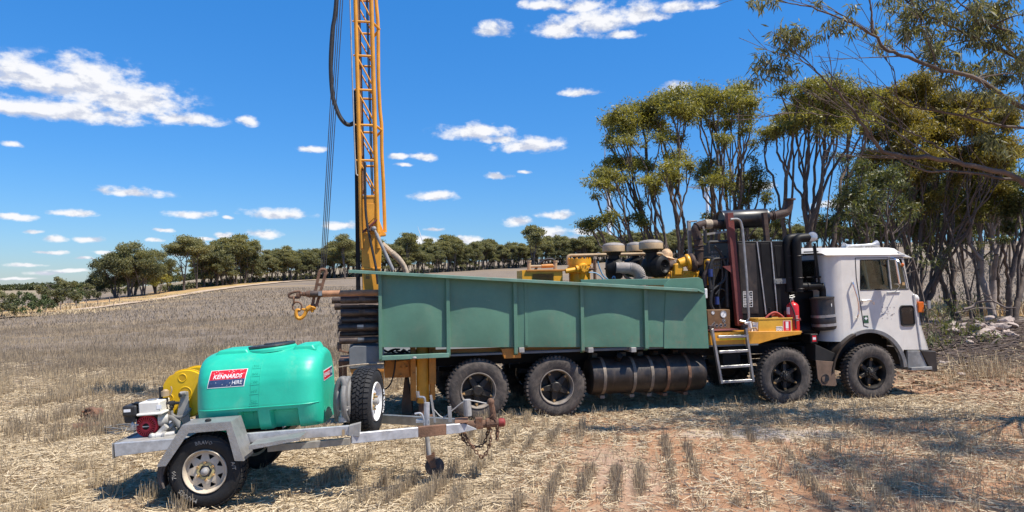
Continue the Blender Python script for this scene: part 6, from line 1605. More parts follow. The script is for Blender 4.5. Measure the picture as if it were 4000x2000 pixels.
# ---- yellow chock box, red hose, extinguisher, cups
VB = .06
cb_ = thing('chock_box', 'yellow steel box with wheel chock and fire extinguisher signs', 'box'); F.place(cb_)
def T5(x, y, v): return q(2560 + x/2.3855, 780 + y/2.3855, v)
a, b = T5(958,1108,VB), T5(1278,1242,VB); D = .34
mb = MB(); t = .008
mb.box((a.x, VB, b.z), (b.x, VB+t, a.z)); mb.box((a.x, VB+D-t, b.z), (b.x, VB+D, a.z)); mb.box((a.x, VB+t, b.z), (a.x+t, VB+D-t, a.z)); mb.box((b.x-t, VB+t, b.z), (b.x, VB+D-t, a.z)); mb.box((a.x+t, VB+t, b.z), (b.x-t, VB+D-t, b.z+t)); mb.build('box_body', M['box_yellow'], cb_, 0, .003)
mb = MB(); mb.box((a.x-.008, VB-.008, a.z-.02), (b.x+.008, VB-.0005, a.z+.004)); mb.build('box_rim', M['box_yellow'], cb_, 0, .002)
x0, x1 = T5(1124,1182,VB), T5(1185,1228,VB); mb = MB(); mb.box((x0.x, VB-.003, x1.z), (x1.x, VB-.0005, x0.z)); wl = mb.build('wheel_chock_label', M['sign_white'], cb_, 0)
for s, dz in (('WHEEL', .021), ('CHOCK', -.025)):
    V, Fc = text_geo(s, .046, 0, .004); mb = MB(); cx = (x0+x1)/2; mb.addmesh([(cx.x+x*.86, VB-.0042, cx.z+dz+y) for x, y, z in V], Fc); mb.build('lettering', M['sign_black'], wl, 0)
x0, x1 = T5(1188,1128,VB), T5(1266,1240,VB); mb = MB(); mb.box((x0.x, VB-.003, x1.z), (x1.x, VB-.0005, x0.z)); fs = mb.build('fire_extinguisher_sign', M['sign_red'], cb_, 0)
cx = (x0+x1)/2; w_, h_ = x1.x-x0.x, x0.z-x1.z
mb = MB(); mb.box((cx.x-w_*.17, VB-.0042, cx.z-h_*.13), (cx.x+w_*.17, VB-.0032, cx.z+h_*.42)); mb.build('white_bar', M['sign_white'], fs, 0)
mb = MB()
for zz in (-.48, .48): mb.box((cx.x-w_*.48, VB-.0043, cx.z+h_*zz-.003), (cx.x+w_*.48, VB-.0033, cx.z+h_*zz+.003))
for xx in (-.48, .48): mb.box((cx.x+w_*xx-.003, VB-.0044, cx.z-h_*.475), (cx.x+w_*xx+.003, VB-.0034, cx.z+h_*.475))
mb.build('sign_border', M['sign_white'], fs, 0)
for s, dz, sz in (('FIRE', -.24, .030), ('EXTINGUISHER', -.39, .024)):
    V, Fc = text_geo(s, sz, 0, .004); mb = MB(); mb.addmesh([(cx.x+x*.95, VB-.0042, cx.z+h_*dz+y) for x, y, z in V], Fc); mb.build('lettering', M['sign_white'], fs, 0)
rh = thing('air_hose', 'red rubber hose coiled inside the yellow chock box', 'hose'); F.place(rh)
mb = MB()
for k, (x0_, x1_, hh) in enumerate(((1022,1205,1050), (1035,1190,1060), (1048,1218,1068), (1030,1180,1075))):
    p0, p1 = T5(x0_,1120,VB+.08+.05*k), T5(x1_,1120,VB+.08+.05*k); m_ = T5((x0_+x1_)/2,hh,VB+.08+.05*k)
    mb.tube(catmull([p0+Vector((0,0,-.1)), p0, p0*.6+m_*.4+Vector((0,0,.035)), m_, p1*.6+m_*.4+Vector((0,0,.03)), p1, p1+Vector((0,0,-.1))], 6), .019, 10)
mb.build('hose_coil', mat('red_hose', (.45,.07,.05), .6, var=.2, scale=20, dust=.2), rh)
br = thing('tool_handle', 'short dark tool handle standing upright in the chock box', 'tool'); F.place(br)
mb = MB(); mb.cyl(T5(1080,1110,VB+.1)+Vector((0,0,-.2)), T5(1064,1006,VB+.1), .022, .026, 10); mb.build('handle_shaft', M['black'], br)
fx = thing('fire_extinguisher', 'red fire extinguisher with white label strapped beside the chock box', 'fire extinguisher'); F.place(fx)
a, b = T5(1277,955,VB+.1), T5(1295,1232,VB+.1); r = abs(T5(1332,1000,VB+.1).x - T5(1230,1000,VB+.1).x)/2*.97; L = a.z-b.z
mb = MB(); mb.lathe((b.x, VB+.12, b.z), (-.012,0,1), [(0,0),(0,r*.95),(.012,r),(L*.86,r),(L*.93,r*.86),(L*.985,r*.5),(L,r*.25),(L+.03,r*.22),(L+.03,0)], 28); mb.build('cylinder_body', M['red'], fx)
mb = MB(); mb.lathe((b.x, VB+.12, b.z), (-.012,0,1), [(L*.60,r+.0015),(L*.84,r+.0015)], 28, R(90), R(300)); mb.build('label_band', M['sign_white'], fx)
mb = MB(); mb.lathe((b.x, VB+.12, b.z), (-.012,0,1), [(L*.36,r+.0012),(L*.57,r+.0012)], 28, R(200), R(280)); lb = mb.build('instruction_label', M['sign_red'], fx)
mb = MB()
for k in range(5): z_ = b.z+L*(.38+.04*k); mb.box((b.x-.03, VB+.12-r-.0028, z_), (b.x+.035-.01*(k % 2), VB+.12-r-.0014, z_+.006))
mb.build('label_lines', M['sign_white'], lb, 0)
hd = Vector((b.x-.02, VB+.12, a.z+.03)); mb = MB(); mb.cyl(hd, hd+Vector((0,0,.05)), .028, None, 12); mb.beam(hd+Vector((-.05,0,.05)), hd+Vector((.06,0,.065)), .02, .012); mb.beam(hd+Vector((-.05,0,.08)), hd+Vector((.05,0,.10)), .02, .01); mb.build('extinguisher_valve', M['steel'], fx, 0, .002)
mb = MB(); mb.tube(catmull([hd+Vector((-.03,-.02,.03)), hd+Vector((-.06,-.06,-.05)), Vector((b.x-.05,VB+.12-r-.02,b.z+L*.6)), Vector((b.x-.03,VB+.12-r-.02,b.z+.06))], 6), .012, 8); mb.build('extinguisher_hose', M['hose'], fx)
mb = MB(); mb.lathe((b.x-.004, VB+.12, b.z+L*.42), (0,0,1), [(-.012,r+.003),(-.012,r+.008),(.012,r+.008),(.012,r+.003)], 28); mb.box((b.x+r*.9, VB+.09, b.z+L*.38), (b.x+r*.9+.04, VB+.13, b.z+L*.46)); mb.box((b.x-r, VB+.12+r, b.z), (b.x+r, VB+.14+r, b.z+L*.7)); mb.box((b.x-r-.03,VB+.03,b.z-.012),(b.x+r+.02,VB+.13+r,b.z-.001)); mb.build('extinguisher_bracket', M['oxide'], fx, 0, .003)
for (x, y0, y1, tilt, lab) in ((862, 1142, 1245, -.22, 'white paper cup tilted against the brown post'), (934, 1142, 1245, .03, 'white paper cup standing upright beside the yellow box')):
    a, b = T5(x, y0, .12), T5(x+ (30 if tilt < 0 else 5), y1, .12); cu = thing('paper_cup', lab, 'cup', None, 'white cups on the running board'); F.place(cu)
    mb = MB(); d = a - b; mb.lathe(b, d, [(0,0),(0,.042),(d.length*.96,.058),(d.length,.062),(d.length,.056),(d.length-.01,.052),(.01,.038),(.01,0)], 20); mb.build('cup_wall', M['sign_white'], cu, 40)
    if tilt > 0: mb = MB(); mb.lathe(b, d, [(d.length*.45,.0505),(d.length*.75,.0552)], 14, R(230), R(330)); mb.build('cup_print', mat('cup_print_blue', (.35,.45,.58), .6), cu)
rg_ = thing('shackle_ring', 'small rusty steel ring lying in front of the cups', 'ring'); F.place(rg_)
mb = MB(); c = T5(920,1222,.03); mb.torus(c, (.1,1,.1), .058, .012, 24, 8); mb.build('ring_body', M['clamp'], rg_)
# ---- drill bit and length of pipe on the stubble
P0, P1 = at(284, 1652, 11.65), at(422, 1640, 11.9)
P0.z = gz(P0.x, P0.y)+.05; P1.z = gz(P1.x, P1.y)+.055
dp = thing('steel_pipe', 'rusty length of pipe lying on the stubble at left', 'pipe', loc=P0); d = P1 - P0
mb = MB(); mb.lathe((0,0,0), d, [(.02,0),(.02,.035),(0,.04),(0,.06),(.12,.062),(.14,.05),(d.length-.1,.05),(d.length,.042),(d.length,0)], 18); mb.build('pipe_body', M['rust'], dp, 30)
bc = at(357, 1618, 12.3); bc.z = gz(bc.x, bc.y)+.11
bt = thing('drill_bit', 'rusty studded drill bit lying beside the pipe on stubble', 'drill bit', loc=bc)
mb = MB(); mb.lathe((0,-.08,0), (.25,1,.1), [(0,0),(0,.10),(.02,.13),(.09,.13),(.13,.085),(.25,.075),(.25,0)], 20)
for k in range(10): t = 2*math.pi*k/10; mb.ball((.115*math.cos(t)-.0, -.085, .115*math.sin(t)), .024, 8, 5)
for k in range(5): t = 2*math.pi*k/5; mb.ball((.05*math.cos(t), -.095, .05*math.sin(t)), .022, 8, 5)
mb.build('bit_head', M['rust'], bt)
# little tangle of wire beside the rear plate of the trailer
wc = at(466, 1664, 11.3); wc.z = gz(wc.x, wc.y)+.03
cw = thing('wire_coil', 'grey tangle of old wire lying on stubble behind the pump engine', 'wire', loc=wc); mb = MB(); rng = random.Random(4)
for k in range(6): mb.tube([Vector(((.16+.03*rng.random())*math.cos(a)*1.5, .16*math.sin(a), .02+.03*math.sin(a*2+k)+.01*k)) for a in np.linspace(0, 2*math.pi, 24)], .010, 5, False)
mb.build('wire_loops', M['hose_grey'], cw)

# ------------------------------------------------------------------ person behind the engine
pv = 1.95; hc = q(2604, 1012, pv)        # head centre
per = thing('person', 'person in a sand-coloured brimmed hard hat bending behind the engine', 'person'); F.place(per)
fz = 1.13
def skin_body(name, joints, bones, m, parent, root=0, sub=2):
    me = bpy.data.meshes.new(name); me.from_pydata([j[0] for j in joints], bones, []); me.materials.append(m)
    o = bpy.data.objects.new(name, me); C.objects.link(o); o.parent = parent
    sk = o.modifiers.new('skin', 'SKIN'); sv = me.skin_vertices[0].data if me.skin_vertices else None
    if sv is None:
        bpy.context.view_layer.objects.active = o; me.attributes; 
    for i, j in enumerate(joints): me.skin_vertices[0].data[i].radius = j[1] if isinstance(j[1], tuple) else (j[1], j[1]); me.skin_vertices[0].data[i].use_root = (i == root)
    sk.use_smooth_shade = True
    ss_ = o.modifiers.new('sub', 'SUBSURF'); ss_.levels = sub; ss_.render_levels = sub
    return o
H = Vector((hc.x, pv, hc.z))
# faces the engine (towards +u, looking down to the right)
pel = Vector((H.x-.32, pv+.16, fz+.92)); chest = Vector((H.x-.14, pv+.07, H.z-.46)); neck = Vector((H.x-.04, pv+.02, H.z-.17)); head = H
shl = chest + Vector((.03,-.19,.15)); shr = chest + Vector((.03,.19,.15))
J = [(pel,(.16,.13)), (pel.lerp(chest,.5),(.15,.12)), (chest,(.18,.14)), (neck,(.060,.060)), (H+Vector((0,0,-.06)),(.075,.07)), (H+Vector((0,0,.05)),(.085,.08)),
     (shl,.075), (shl+Vector((.16,-.06,-.25)),.052), (shl+Vector((.40,.02,-.30)),.036), (shl+Vector((.48,.03,-.30)),(.03,.042)),
     (shr,.075), (shr+Vector((.16,.06,-.25)),.052), (shr+Vector((.40,-.02,-.30)),.036), (shr+Vector((.48,-.03,-.30)),(.03,.042)),
     (pel+Vector((0,-.10,-.06)),.115), (Vector((pel.x+.07,pv+.05,fz+.50)),.08), (Vector((pel.x-.02,pv+.05,fz+.10)),.052), (Vector((pel.x+.14,pv+.04,fz+.04)),(.045,.035)),
     (pel+Vector((0,.10,-.06)),.115), (Vector((pel.x+.05,pv+.27,fz+.50)),.08), (Vector((pel.x-.06,pv+.28,fz+.10)),.052), (Vector((pel.x+.10,pv+.28,fz+.04)),(.045,.035))]
B = [(0,1),(1,2),(2,3),(3,4),(4,5),(2,6),(6,7),(7,8),(8,9),(2,10),(10,11),(11,12),(12,13),(0,14),(14,15),(15,16),(16,17),(0,18),(18,19),(19,20),(20,21)]
try:
    body = skin_body('body', J, B, M['skin'], per)
except Exception:
    body = None
if body is None or not body.data.skin_vertices:
    pass
# clothes follow the same joints, a little fuller
S_ = [(pel+Vector((0,0,.02)),(.185,.15)), (pel.lerp(chest,.5),(.18,.145)), (chest,(.20,.16)), (chest+Vector((.05,-.01,.17)),(.09,.085)), (shl,.095), (shl+Vector((.13,-.05,-.20)),.072), (shr,.095), (shr+Vector((.13,.05,-.20)),.072)]
skin_body('shirt', S_, [(0,1),(1,2),(2,3),(2,4),(4,5),(2,6),(6,7)], M['shirt'], per)
L_ = [(pel+Vector((0,0,.0)),(.175,.145)), (pel+Vector((0,-.10,-.08)),.125), (Vector((pel.x+.07,pv+.05,fz+.50)),.095), (Vector((pel.x-.02,pv+.05,fz+.12)),.07), (pel+Vector((0,.10,-.08)),.125), (Vector((pel.x+.05,pv+.27,fz+.50)),.095), (Vector((pel.x-.06,pv+.28,fz+.12)),.07)]
skin_body('trousers', L_, [(0,1),(1,2),(2,3),(0,4),(4,5),(5,6)], M['trousers'], per)
for dv, du in ((.05,.0), (.28,-.04)):
    mb = MB(); c = Vector((pel.x+du, pv+dv, fz)); mb.prism([c+Vector((-.12,-.05,0)), c+Vector((.20,-.05,0)), c+Vector((.21,-.05,.06)), c+Vector((.08,-.05,.10)), c+Vector((.06,-.05,.17)), c+Vector((-.10,-.05,.17))], (0,.10,0)); mb.build('boot', M['boot'], per, 30, .02, 2)
# face: nose, eyes, ears, mouth; then hands with five fingers
fd = Vector((.86,-.35,-.30)).normalized(); side = Vector((0,0,1)).cross(fd).normalized(); upv = fd.cross(side)
fc = H + Vector((.0,0,-.02))
mb = MB(); mb.ball(fc + fd*.095 - upv*.005, (.02,.018,.026), 10, 6); mb.ball(fc+side*.088, (.018,.012,.032), 8, 6); mb.ball(fc-side*.088, (.018,.012,.032), 8, 6); mb.beam(fc+fd*.088-upv*.045-side*.025, fc+fd*.088-upv*.045+side*.025, .012, .012); mb.ball(fc+fd*.06-upv*.07, (.04,.04,.03), 10, 6); mb.build('face', M['skin'], per)
mb = MB()
for s in (-1, 1): mb.ball(fc+fd*.082+side*.033*s+upv*.022, .0125, 8, 6)
mb.build('eye', M['sign_black'], per)
def hand(w, d, sgn):
    x = Vector(d).normalized(); z = Vector((0,0,1)); y = z.cross(x).normalized(); z = x.cross(y)
    V_ = [(w,(.03,.022)), (w+x*.05,(.042,.018)), (w+x*.085,(.042,.016))]; E_ = [(0,1),(1,2)]
    for k, (oy, ln) in enumerate(((-.032,.062),(-.011,.075),(.011,.07),(.032,.055))):
        b0 = len(V_); p = w + x*.088 + y*oy; V_ += [(p,.010), (p+x*ln*.5-z*.012,.0092), (p+x*ln*.8-z*.038,.008), (p+x*ln*.75-z*.06,.007)]; E_ += [(2,b0),(b0,b0+1),(b0+1,b0+2),(b0+2,b0+3)]
    b0 = len(V_); p = w + x*.03 + y*.035*sgn; V_ += [(p,.013), (p+y*.025*sgn+x*.025-z*.012,.011), (p+y*.03*sgn+x*.055-z*.03,.009)]; E_ += [(1,b0),(b0,b0+1),(b0+1,b0+2)]
    return skin_body('hand', V_, E_, M['skin'], per, 1, 1)
hand(shl+Vector((.42,.02,-.305)), (1,.05,-.2), 1); hand(shr+Vector((.42,-.02,-.305)), (1,-.05,-.2), -1)
# hard hat: wide brim, crown with a ridge
mb = MB(); hx = H + Vector((-.005,0,.055)); ax = Vector((.22,-.05,1)).normalized()
mb.lathe(hx, ax, [(-.035,.205),(-.032,.21),(-.012,.165),(.002,.128),(.06,.122),(.105,.098),(.135,.058),(.148,.02),(.15,0)], 32); mb.lathe(hx, ax, [(-.037,.204),(-.016,.16),(-.004,.12)], 32)
hat = mb.build('hard_hat', M['hat'], per, 50)
mb = MB(); x_, y_, _ = basis(ax); fw = Vector((1,0,-.22)).normalized(); mb.tube([hx + ax*(.152*math.sin(t)) + fw*(.128*math.cos(t)) for t in np.linspace(.25, math.pi-.25, 14)], .011, 6); mb.build('hat_ridge', M['hat'], hat)
# ------------------------------------------------------------------ vegetation
def leaf_material(name, dark, mid, light, trans=.25, rough=.45):
    m = bpy.data.materials.new(name); m.use_nodes = True; T = NT(m.node_tree); bs = m.node_tree.nodes['Principled BSDF']
    out = [n for n in m.node_tree.nodes if n.type == 'OUTPUT_MATERIAL'][0]
    at_ = T.n('ShaderNodeAttribute', attribute_name='shade'); f = at_.outputs['Fac']
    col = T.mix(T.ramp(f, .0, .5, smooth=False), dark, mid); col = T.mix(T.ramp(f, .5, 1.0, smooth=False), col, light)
    T.link(col, bs.inputs['Base Color']); bs.inputs['Roughness'].default_value = rough; bs.inputs['Specular IOR Level'].default_value = .4
    if trans:
        tr = T.n('ShaderNodeBsdfTranslucent'); T.link(T.mix(1.0, col, (1.3, 1.25, .6), 'MULTIPLY'), tr.inputs[0])
        mx = T.n('ShaderNodeMixShader'); mx.inputs[0].default_value = trans
        T.link(bs.outputs[0], mx.inputs[1]); T.link(tr.outputs[0], mx.inputs[2]); T.link(mx.outputs[0], out.inputs[0])
    return m
M['leaf'] = leaf_material('mallee_leaf', (.060, .068, .024), (.22, .215, .055), (.38, .34, .085), .45)
M['leaf_gold'] = leaf_material('mallee_leaf_gold', (.075, .070, .022), (.26, .215, .048), (.42, .32, .07), .45)
M['leaf_grey'] = leaf_material('drooping_grey_leaf', (.055, .066, .038), (.18, .185, .092), (.33, .30, .17), .42)
M['leaf_dark'] = leaf_material('dark_gum_leaf', (.036, .050, .022), (.12, .135, .050), (.24, .22, .08), .42)
M['leaf_far'] = leaf_material('belt_leaf', (.075, .084, .052), (.19, .19, .095), (.30, .275, .12), .42, .7)
M['leaf_shrub'] = leaf_material('shrub_leaf', (.035, .055, .025), (.085, .115, .045), (.15, .17, .06), .2, .6)
M['bark'] = mat('mallee_bark', (.115, .086, .068), .85, var=.4, scale=3, rust=.3, rustcol=(.16,.125,.10), bump=.5, bscale=18)
M['bark_pale'] = mat('smooth_pale_bark', (.30, .245, .21), .75, var=.25, scale=2.5, rust=.3, rustcol=(.16,.11,.085), bump=.4, bscale=12)
M['bark_far'] = mat('belt_bark', (.13, .105, .09), .9, var=.35, scale=.8)
M['brush'] = mat('dark_brushwood', (.10, .072, .058), .9, var=.45, scale=3, rust=.25, rustcol=(.24,.19,.16))
M['deadwood'] = mat('weathered_deadwood', (.20, .155, .13), .9, var=.35, scale=4, bump=.4)

def leaves(clumps, seed, L, W, dens, droop=.75):
    """clumps: (centre, rx, rz, tone). returns coordinates, quads, shade"""
    rg = np.random.default_rng(seed); CO = []; SH = []
    for (c, rx, rz, tone, *mul) in clumps:
        n = max(10, int(dens * rx * rx * (mul[0] if mul else 1)))
        d = rg.normal(size=(n, 3)); d /= np.linalg.norm(d, axis=1)[:, None]
        d[:, 2] = np.where((d[:, 2] < -.25) & (rg.random(n) < .6), -d[:, 2], d[:, 2])
        p = d * (rg.random(n) ** .42)[:, None] * (1 + .16 * rg.normal(size=n))[:, None] * np.array([rx, rx, rz]) + np.array(c)
        a = rg.normal(size=(n, 3)) * .75 + np.array([0, 0, -droop]); a /= np.linalg.norm(a, axis=1)[:, None]
        nr = rg.normal(size=(n, 3))*.75 + np.array([.38, -.2, .85])*(.9 if droop < .6 else .55); w = np.cross(a, nr); w /= np.linalg.norm(w, axis=1)[:, None] + 1e-9
        l = L * (.65 + .7 * rg.random(n))[:, None]; ww = W * (.7 + .6 * rg.random(n))[:, None]
        CO.append(np.stack([p, p + a*l*.45 + w*ww*.5, p + a*l, p + a*l*.45 - w*ww*.5], 1).reshape(-1, 3))
        SH.append(np.clip(tone + .22 * rg.normal(size=n), 0, 1))
    co = np.concatenate(CO); return co, np.arange(len(co)).reshape(-1, 4), np.concatenate(SH)

def bez(a, b, c, n=8):
    return [(1-t)**2*a + 2*t*(1-t)*b + t*t*c for t in [k/n for k in range(n+1)]]

def hero_tree(name, label, base, clumps, nstem, r0, leaf, dens=1300, L=.15, W=.030, seed=1, bark='bark', droop=.3, splay=.35, fork=.45, group=None, stempts=None):
    rg = random.Random(seed); base = Vector(base)
    tr = thing(name, label, 'tree', None, group, loc=base)
    for (c, rx, rz, t) in list(clumps):      # thin hanging foliage under and around each dense pad
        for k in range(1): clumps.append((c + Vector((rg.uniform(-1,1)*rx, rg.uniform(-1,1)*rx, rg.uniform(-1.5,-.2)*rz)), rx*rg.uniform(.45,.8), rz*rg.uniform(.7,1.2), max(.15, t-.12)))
    mb = MB(); cl = sorted(clumps, key=lambda k: k[0].x + rg.uniform(-.5,.5)); nstem = max(2, round(nstem*.6)); groups = [cl[i*len(cl)//nstem:(i+1)*len(cl)//nstem] for i in range(nstem)]
    base_n = len(clumps)
    for k in range(int(base_n*.55)):      # pads merge into one uneven canopy
        c0 = rg.choice(clumps[:base_n]); near_ = sorted(clumps[:base_n], key=lambda o_: (o_[0]-c0[0]).length)[1:4]
        if near_: c1 = rg.choice(near_); clumps.append((c0[0].lerp(c1[0], rg.uniform(.35,.65)) + Vector((0,0,rg.uniform(-.15,.1))), (c0[1]+c1[1])*.40, (c0[2]+c1[2])*.40, (c0[3]+c1[3])/2))
    for k in range(int(base_n*.9)):       # airy sprays round the pads
        c, rx, rz, t = rg.choice(clumps[:base_n])[:4]; clumps.append((c + Vector((rg.uniform(-1.3,1.3)*rx, rg.uniform(-1,1)*rx, rg.uniform(-1.6,.7)*rz)), rx*rg.uniform(1.1,1.6), rz*rg.uniform(1.0,1.6), max(.15, t-.06), .22))
    for gi, gr in enumerate(groups):
        if not gr: continue
        s0 = Vector((rg.uniform(-.3, .3)*splay*2, rg.uniform(-.25, .25), -.15)); nodes = [(k[0] - base, 1.0, None) for k in gr]; segs = []
        while len(nodes) > 1:
            best_ = None
            for a_ in range(len(nodes)):
                for b_ in range(a_):
                    pa, pb = nodes[a_][0], nodes[b_][0]; dd = (pa - pb).length + .25*abs((pa - s0).length - (pb - s0).length)
                    if best_ is None or dd < best_[0]: best_ = (dd, a_, b_)
            _, a_, b_ = best_; A_n, B_n = nodes[a_], nodes[b_]; w_ = A_n[1]/(A_n[1]+B_n[1]); m_ = A_n[0]*w_ + B_n[0]*(1-w_); back = (s0 - m_); L_ = back.length
            p = m_ + back.normalized()*min(L_*.55, .75*(A_n[0]-B_n[0]).length + .05*L_) + Vector((rg.uniform(-.12,.12), rg.uniform(-.12,.12), -.03*L_)); par = (p, A_n[1]+B_n[1], None)
            segs += [(par, A_n), (par, B_n)]; nodes = [n_ for k_, n_ in enumerate(nodes) if k_ not in (a_, b_)] + [par]
        tot = nodes[0][1]; rad_ = lambda w_: max(.011, r0*.60*(w_/tot)**.52); segs.append(((s0, tot*1.5, None), nodes[0]))
        for P_n, C_n in segs:
            p, c = P_n[0], C_n[0]; L_ = (c-p).length; ra, rb = rad_(min(P_n[1], C_n[1]*1.35)), rad_(C_n[1]); up_ = Vector((rg.uniform(-.5,.5), rg.uniform(-.5,.5), rg.uniform(.1,.7)))*L_*.16
            bp = bez(p, p.lerp(c, .5) + up_, c, 6); bp = [bp[0]] + [x_ + Vector((rg.uniform(-1,1), rg.uniform(-1,1), rg.uniform(-1,1)))*min(.05, L_*.025) for x_ in bp[1:-1]] + [bp[-1]]
            mb.tube(bp, [ra + (rb-ra)*k/6 for k in range(7)], 7 if ra > .04 else 5, False)
        for (c, rx, rz, tone) in [k[:4] for k in gr]:
            cc = c - base
            for k in range(3): t_ = cc + Vector((rg.uniform(-1,1)*rx*.9, rg.uniform(-1,1)*rx*.9, rg.uniform(-.4,.7)*rz)); mb.tube(bez(cc - Vector((0,0,rz*.4)), cc.lerp(t_, .5), t_, 3), [.010,.008,.006,.004], 4, False)
    mb.build('trunk', M[bark], tr, 60)
    co, qd, sh = leaves([(tuple(k[0] - base), k[1]*1.2, k[2]*1.2, k[3], k[4] if len(k) > 4 else 1) for k in clumps], seed, L*.95, W*1.25, dens*1.45, droop)
    o = raw_mesh('crown', co, qd, M[leaf], False, sh); o.parent = tr
    return tr
def clump(px, py, r_px, Y, tone=.5, flat=.62, jit=1.0, rg=random.Random(11)):
    y = Y + rg.uniform(-1.3, 1.3)*jit; p = at(px, py, y); r = r_px / F_PX * y
    return (p, r, r*flat, tone)
def c3(L_, Y, t=.5, s=1.0): return [clump(2250+x/1.61, 250+y/1.61, r/1.61*s, Y, t + random.uniform(-.12,.12)) for x, y, r in L_]
def c4(L_, Y, t=.5, s=1.0): return [clump(2900+x/1.61, y/1.61, r/1.61*s, Y, t + random.uniform(-.12,.12)) for x, y, r in L_]
def base_at(px, Y): p = at(px, 1100, Y); return (p.x, Y, gz(p.x, Y))

hero_tree('mallee_tree', 'spreading olive-topped mallee tree with layered crown rising left behind the engine', base_at(2690, 23.5),
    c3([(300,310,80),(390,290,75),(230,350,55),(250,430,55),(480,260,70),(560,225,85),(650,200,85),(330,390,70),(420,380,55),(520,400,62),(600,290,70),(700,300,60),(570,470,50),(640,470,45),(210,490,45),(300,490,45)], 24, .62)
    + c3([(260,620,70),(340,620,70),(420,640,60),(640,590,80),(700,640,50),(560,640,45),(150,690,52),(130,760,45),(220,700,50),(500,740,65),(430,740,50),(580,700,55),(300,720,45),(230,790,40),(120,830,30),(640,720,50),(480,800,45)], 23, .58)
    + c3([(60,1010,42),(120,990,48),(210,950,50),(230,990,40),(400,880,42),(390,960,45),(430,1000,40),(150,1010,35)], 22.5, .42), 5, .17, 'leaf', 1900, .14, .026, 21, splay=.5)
hero_tree('mallee_tree', 'tall multi-stemmed mallee behind the muffler, between the layered tree and the thick canopy', base_at(2860, 25),
    c3([(760,200,70),(840,190,70),(910,210,70),(1000,190,70),(1060,160,70),(760,270,60),(850,270,60),(930,290,60),(1000,280,60),(1090,240,60),(960,370,55),(1060,330,60),(880,380,40)], 25, .60)
    + c3([(830,630,62),(900,690,62),(860,740,55),(930,760,50),(790,700,50),(900,460,45),(950,480,45),(1080,420,50),(1110,500,40)], 24, .5)
    + c3([(1060,720,60),(1130,680,55),(1110,790,55),(1060,850,50),(1170,760,45),(1200,820,40),(830,960,40),(870,1010,40),(1240,950,45),(1290,1000,40),(1010,780,40)], 26, .35), 6, .15, 'leaf', 1700, .14, .026, 22, splay=.6)
hero_tree('mallee_tree', 'mallee with a broad bright canopy on many thin dark stems behind the cab', base_at(3130, 24),
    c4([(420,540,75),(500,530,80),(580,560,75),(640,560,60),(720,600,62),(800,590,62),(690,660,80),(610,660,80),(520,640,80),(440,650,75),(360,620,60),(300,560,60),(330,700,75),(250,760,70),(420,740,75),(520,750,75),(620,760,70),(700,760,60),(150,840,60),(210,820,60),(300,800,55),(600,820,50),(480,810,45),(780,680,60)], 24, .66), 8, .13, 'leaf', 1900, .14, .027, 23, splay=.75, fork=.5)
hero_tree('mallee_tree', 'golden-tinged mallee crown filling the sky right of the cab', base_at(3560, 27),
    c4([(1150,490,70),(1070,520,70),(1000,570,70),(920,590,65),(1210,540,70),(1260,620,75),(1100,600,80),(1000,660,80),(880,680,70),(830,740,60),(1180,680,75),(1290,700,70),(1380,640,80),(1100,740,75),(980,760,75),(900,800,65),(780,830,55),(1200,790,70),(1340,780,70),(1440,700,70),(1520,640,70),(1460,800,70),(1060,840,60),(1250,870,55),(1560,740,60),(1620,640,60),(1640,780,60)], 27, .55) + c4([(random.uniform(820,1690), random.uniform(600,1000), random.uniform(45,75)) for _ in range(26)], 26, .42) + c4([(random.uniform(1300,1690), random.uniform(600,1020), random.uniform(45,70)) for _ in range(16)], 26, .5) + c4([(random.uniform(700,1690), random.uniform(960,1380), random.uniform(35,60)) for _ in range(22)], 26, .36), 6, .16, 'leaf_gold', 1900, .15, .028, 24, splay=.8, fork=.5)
hero_tree('gum_tree', 'dark drooping gum with low foliage just behind the cab roof', base_at(3390, 21.5),
    [clump(3200+x/1.431, 600+y/1.431, r/1.431, 21.5, .42) for x, y, r in ((250,70,60),(280,150,70),(230,200,65),(180,230,60),(130,260,50),(300,240,65),(250,300,60),(200,330,55),(330,190,55),(360,120,50),(420,110,50),(330,330,50),(280,390,45),(150,340,45),(400,250,45),(130,420,35),(470,180,40),(260,440,35),(520,300,40))], 5, .10, 'leaf_dark', 900, .15, .028, 25, splay=1.2, fork=.55)
hero_tree('gum_tree', 'leaning grey gum forking low at the rock pile right of the bumper', base_at(3748, 30),
    [clump(3200+x/1.431, 600+y/1.431, r/1.431, 29, .45) for x, y, r in ((480,120,60),(540,170,60),(600,230,60),(560,320,55),(640,190,55),(690,260,50),(520,250,50),(430,190,50),(620,340,45),(500,400,40),(570,60,60),(660,90,60),(760,140,55),(480,30,60),(600,480,35))], 4, .15, 'leaf_dark', 1300, .17, .032, 26, 'bark', splay=.5, fork=.62)
hero_tree('gum_tree', 'smooth pale-trunked gum standing second from the right edge', base_at(3862, 28),
    [clump(3200+x/1.431, 600+y/1.431, r/1.431, 28, .48) for x, y, r in ((760,240,60),(820,300,60),(880,200,70),(940,230,65),(1010,180,65),(800,380,50),(900,120,70),(980,90,70),(1050,280,55),(840,60,70),(760,30,60),(960,300,50),(1040,60,60),(780,460,35))], 3, .21, 'leaf', 1300, .17, .032, 27, 'bark_pale', splay=.2, fork=.55)
hero_tree('gum_tree', 'brown-trunked gum cut off by the right edge of the view', base_at(3945, 27),
    [clump(3200+x/1.431, 600+y/1.431, r/1.431, 27, .45) for x, y, r in ((1060,330,50),(1120,250,70),(1100,150,70),(1180,300,70),(1060,420,35),(1200,160,80),(1040,480,30),(1250,230,80))], 3, .18, 'leaf_dark', 1300, .17, .032, 28, 'bark', splay=.25, fork=.5)
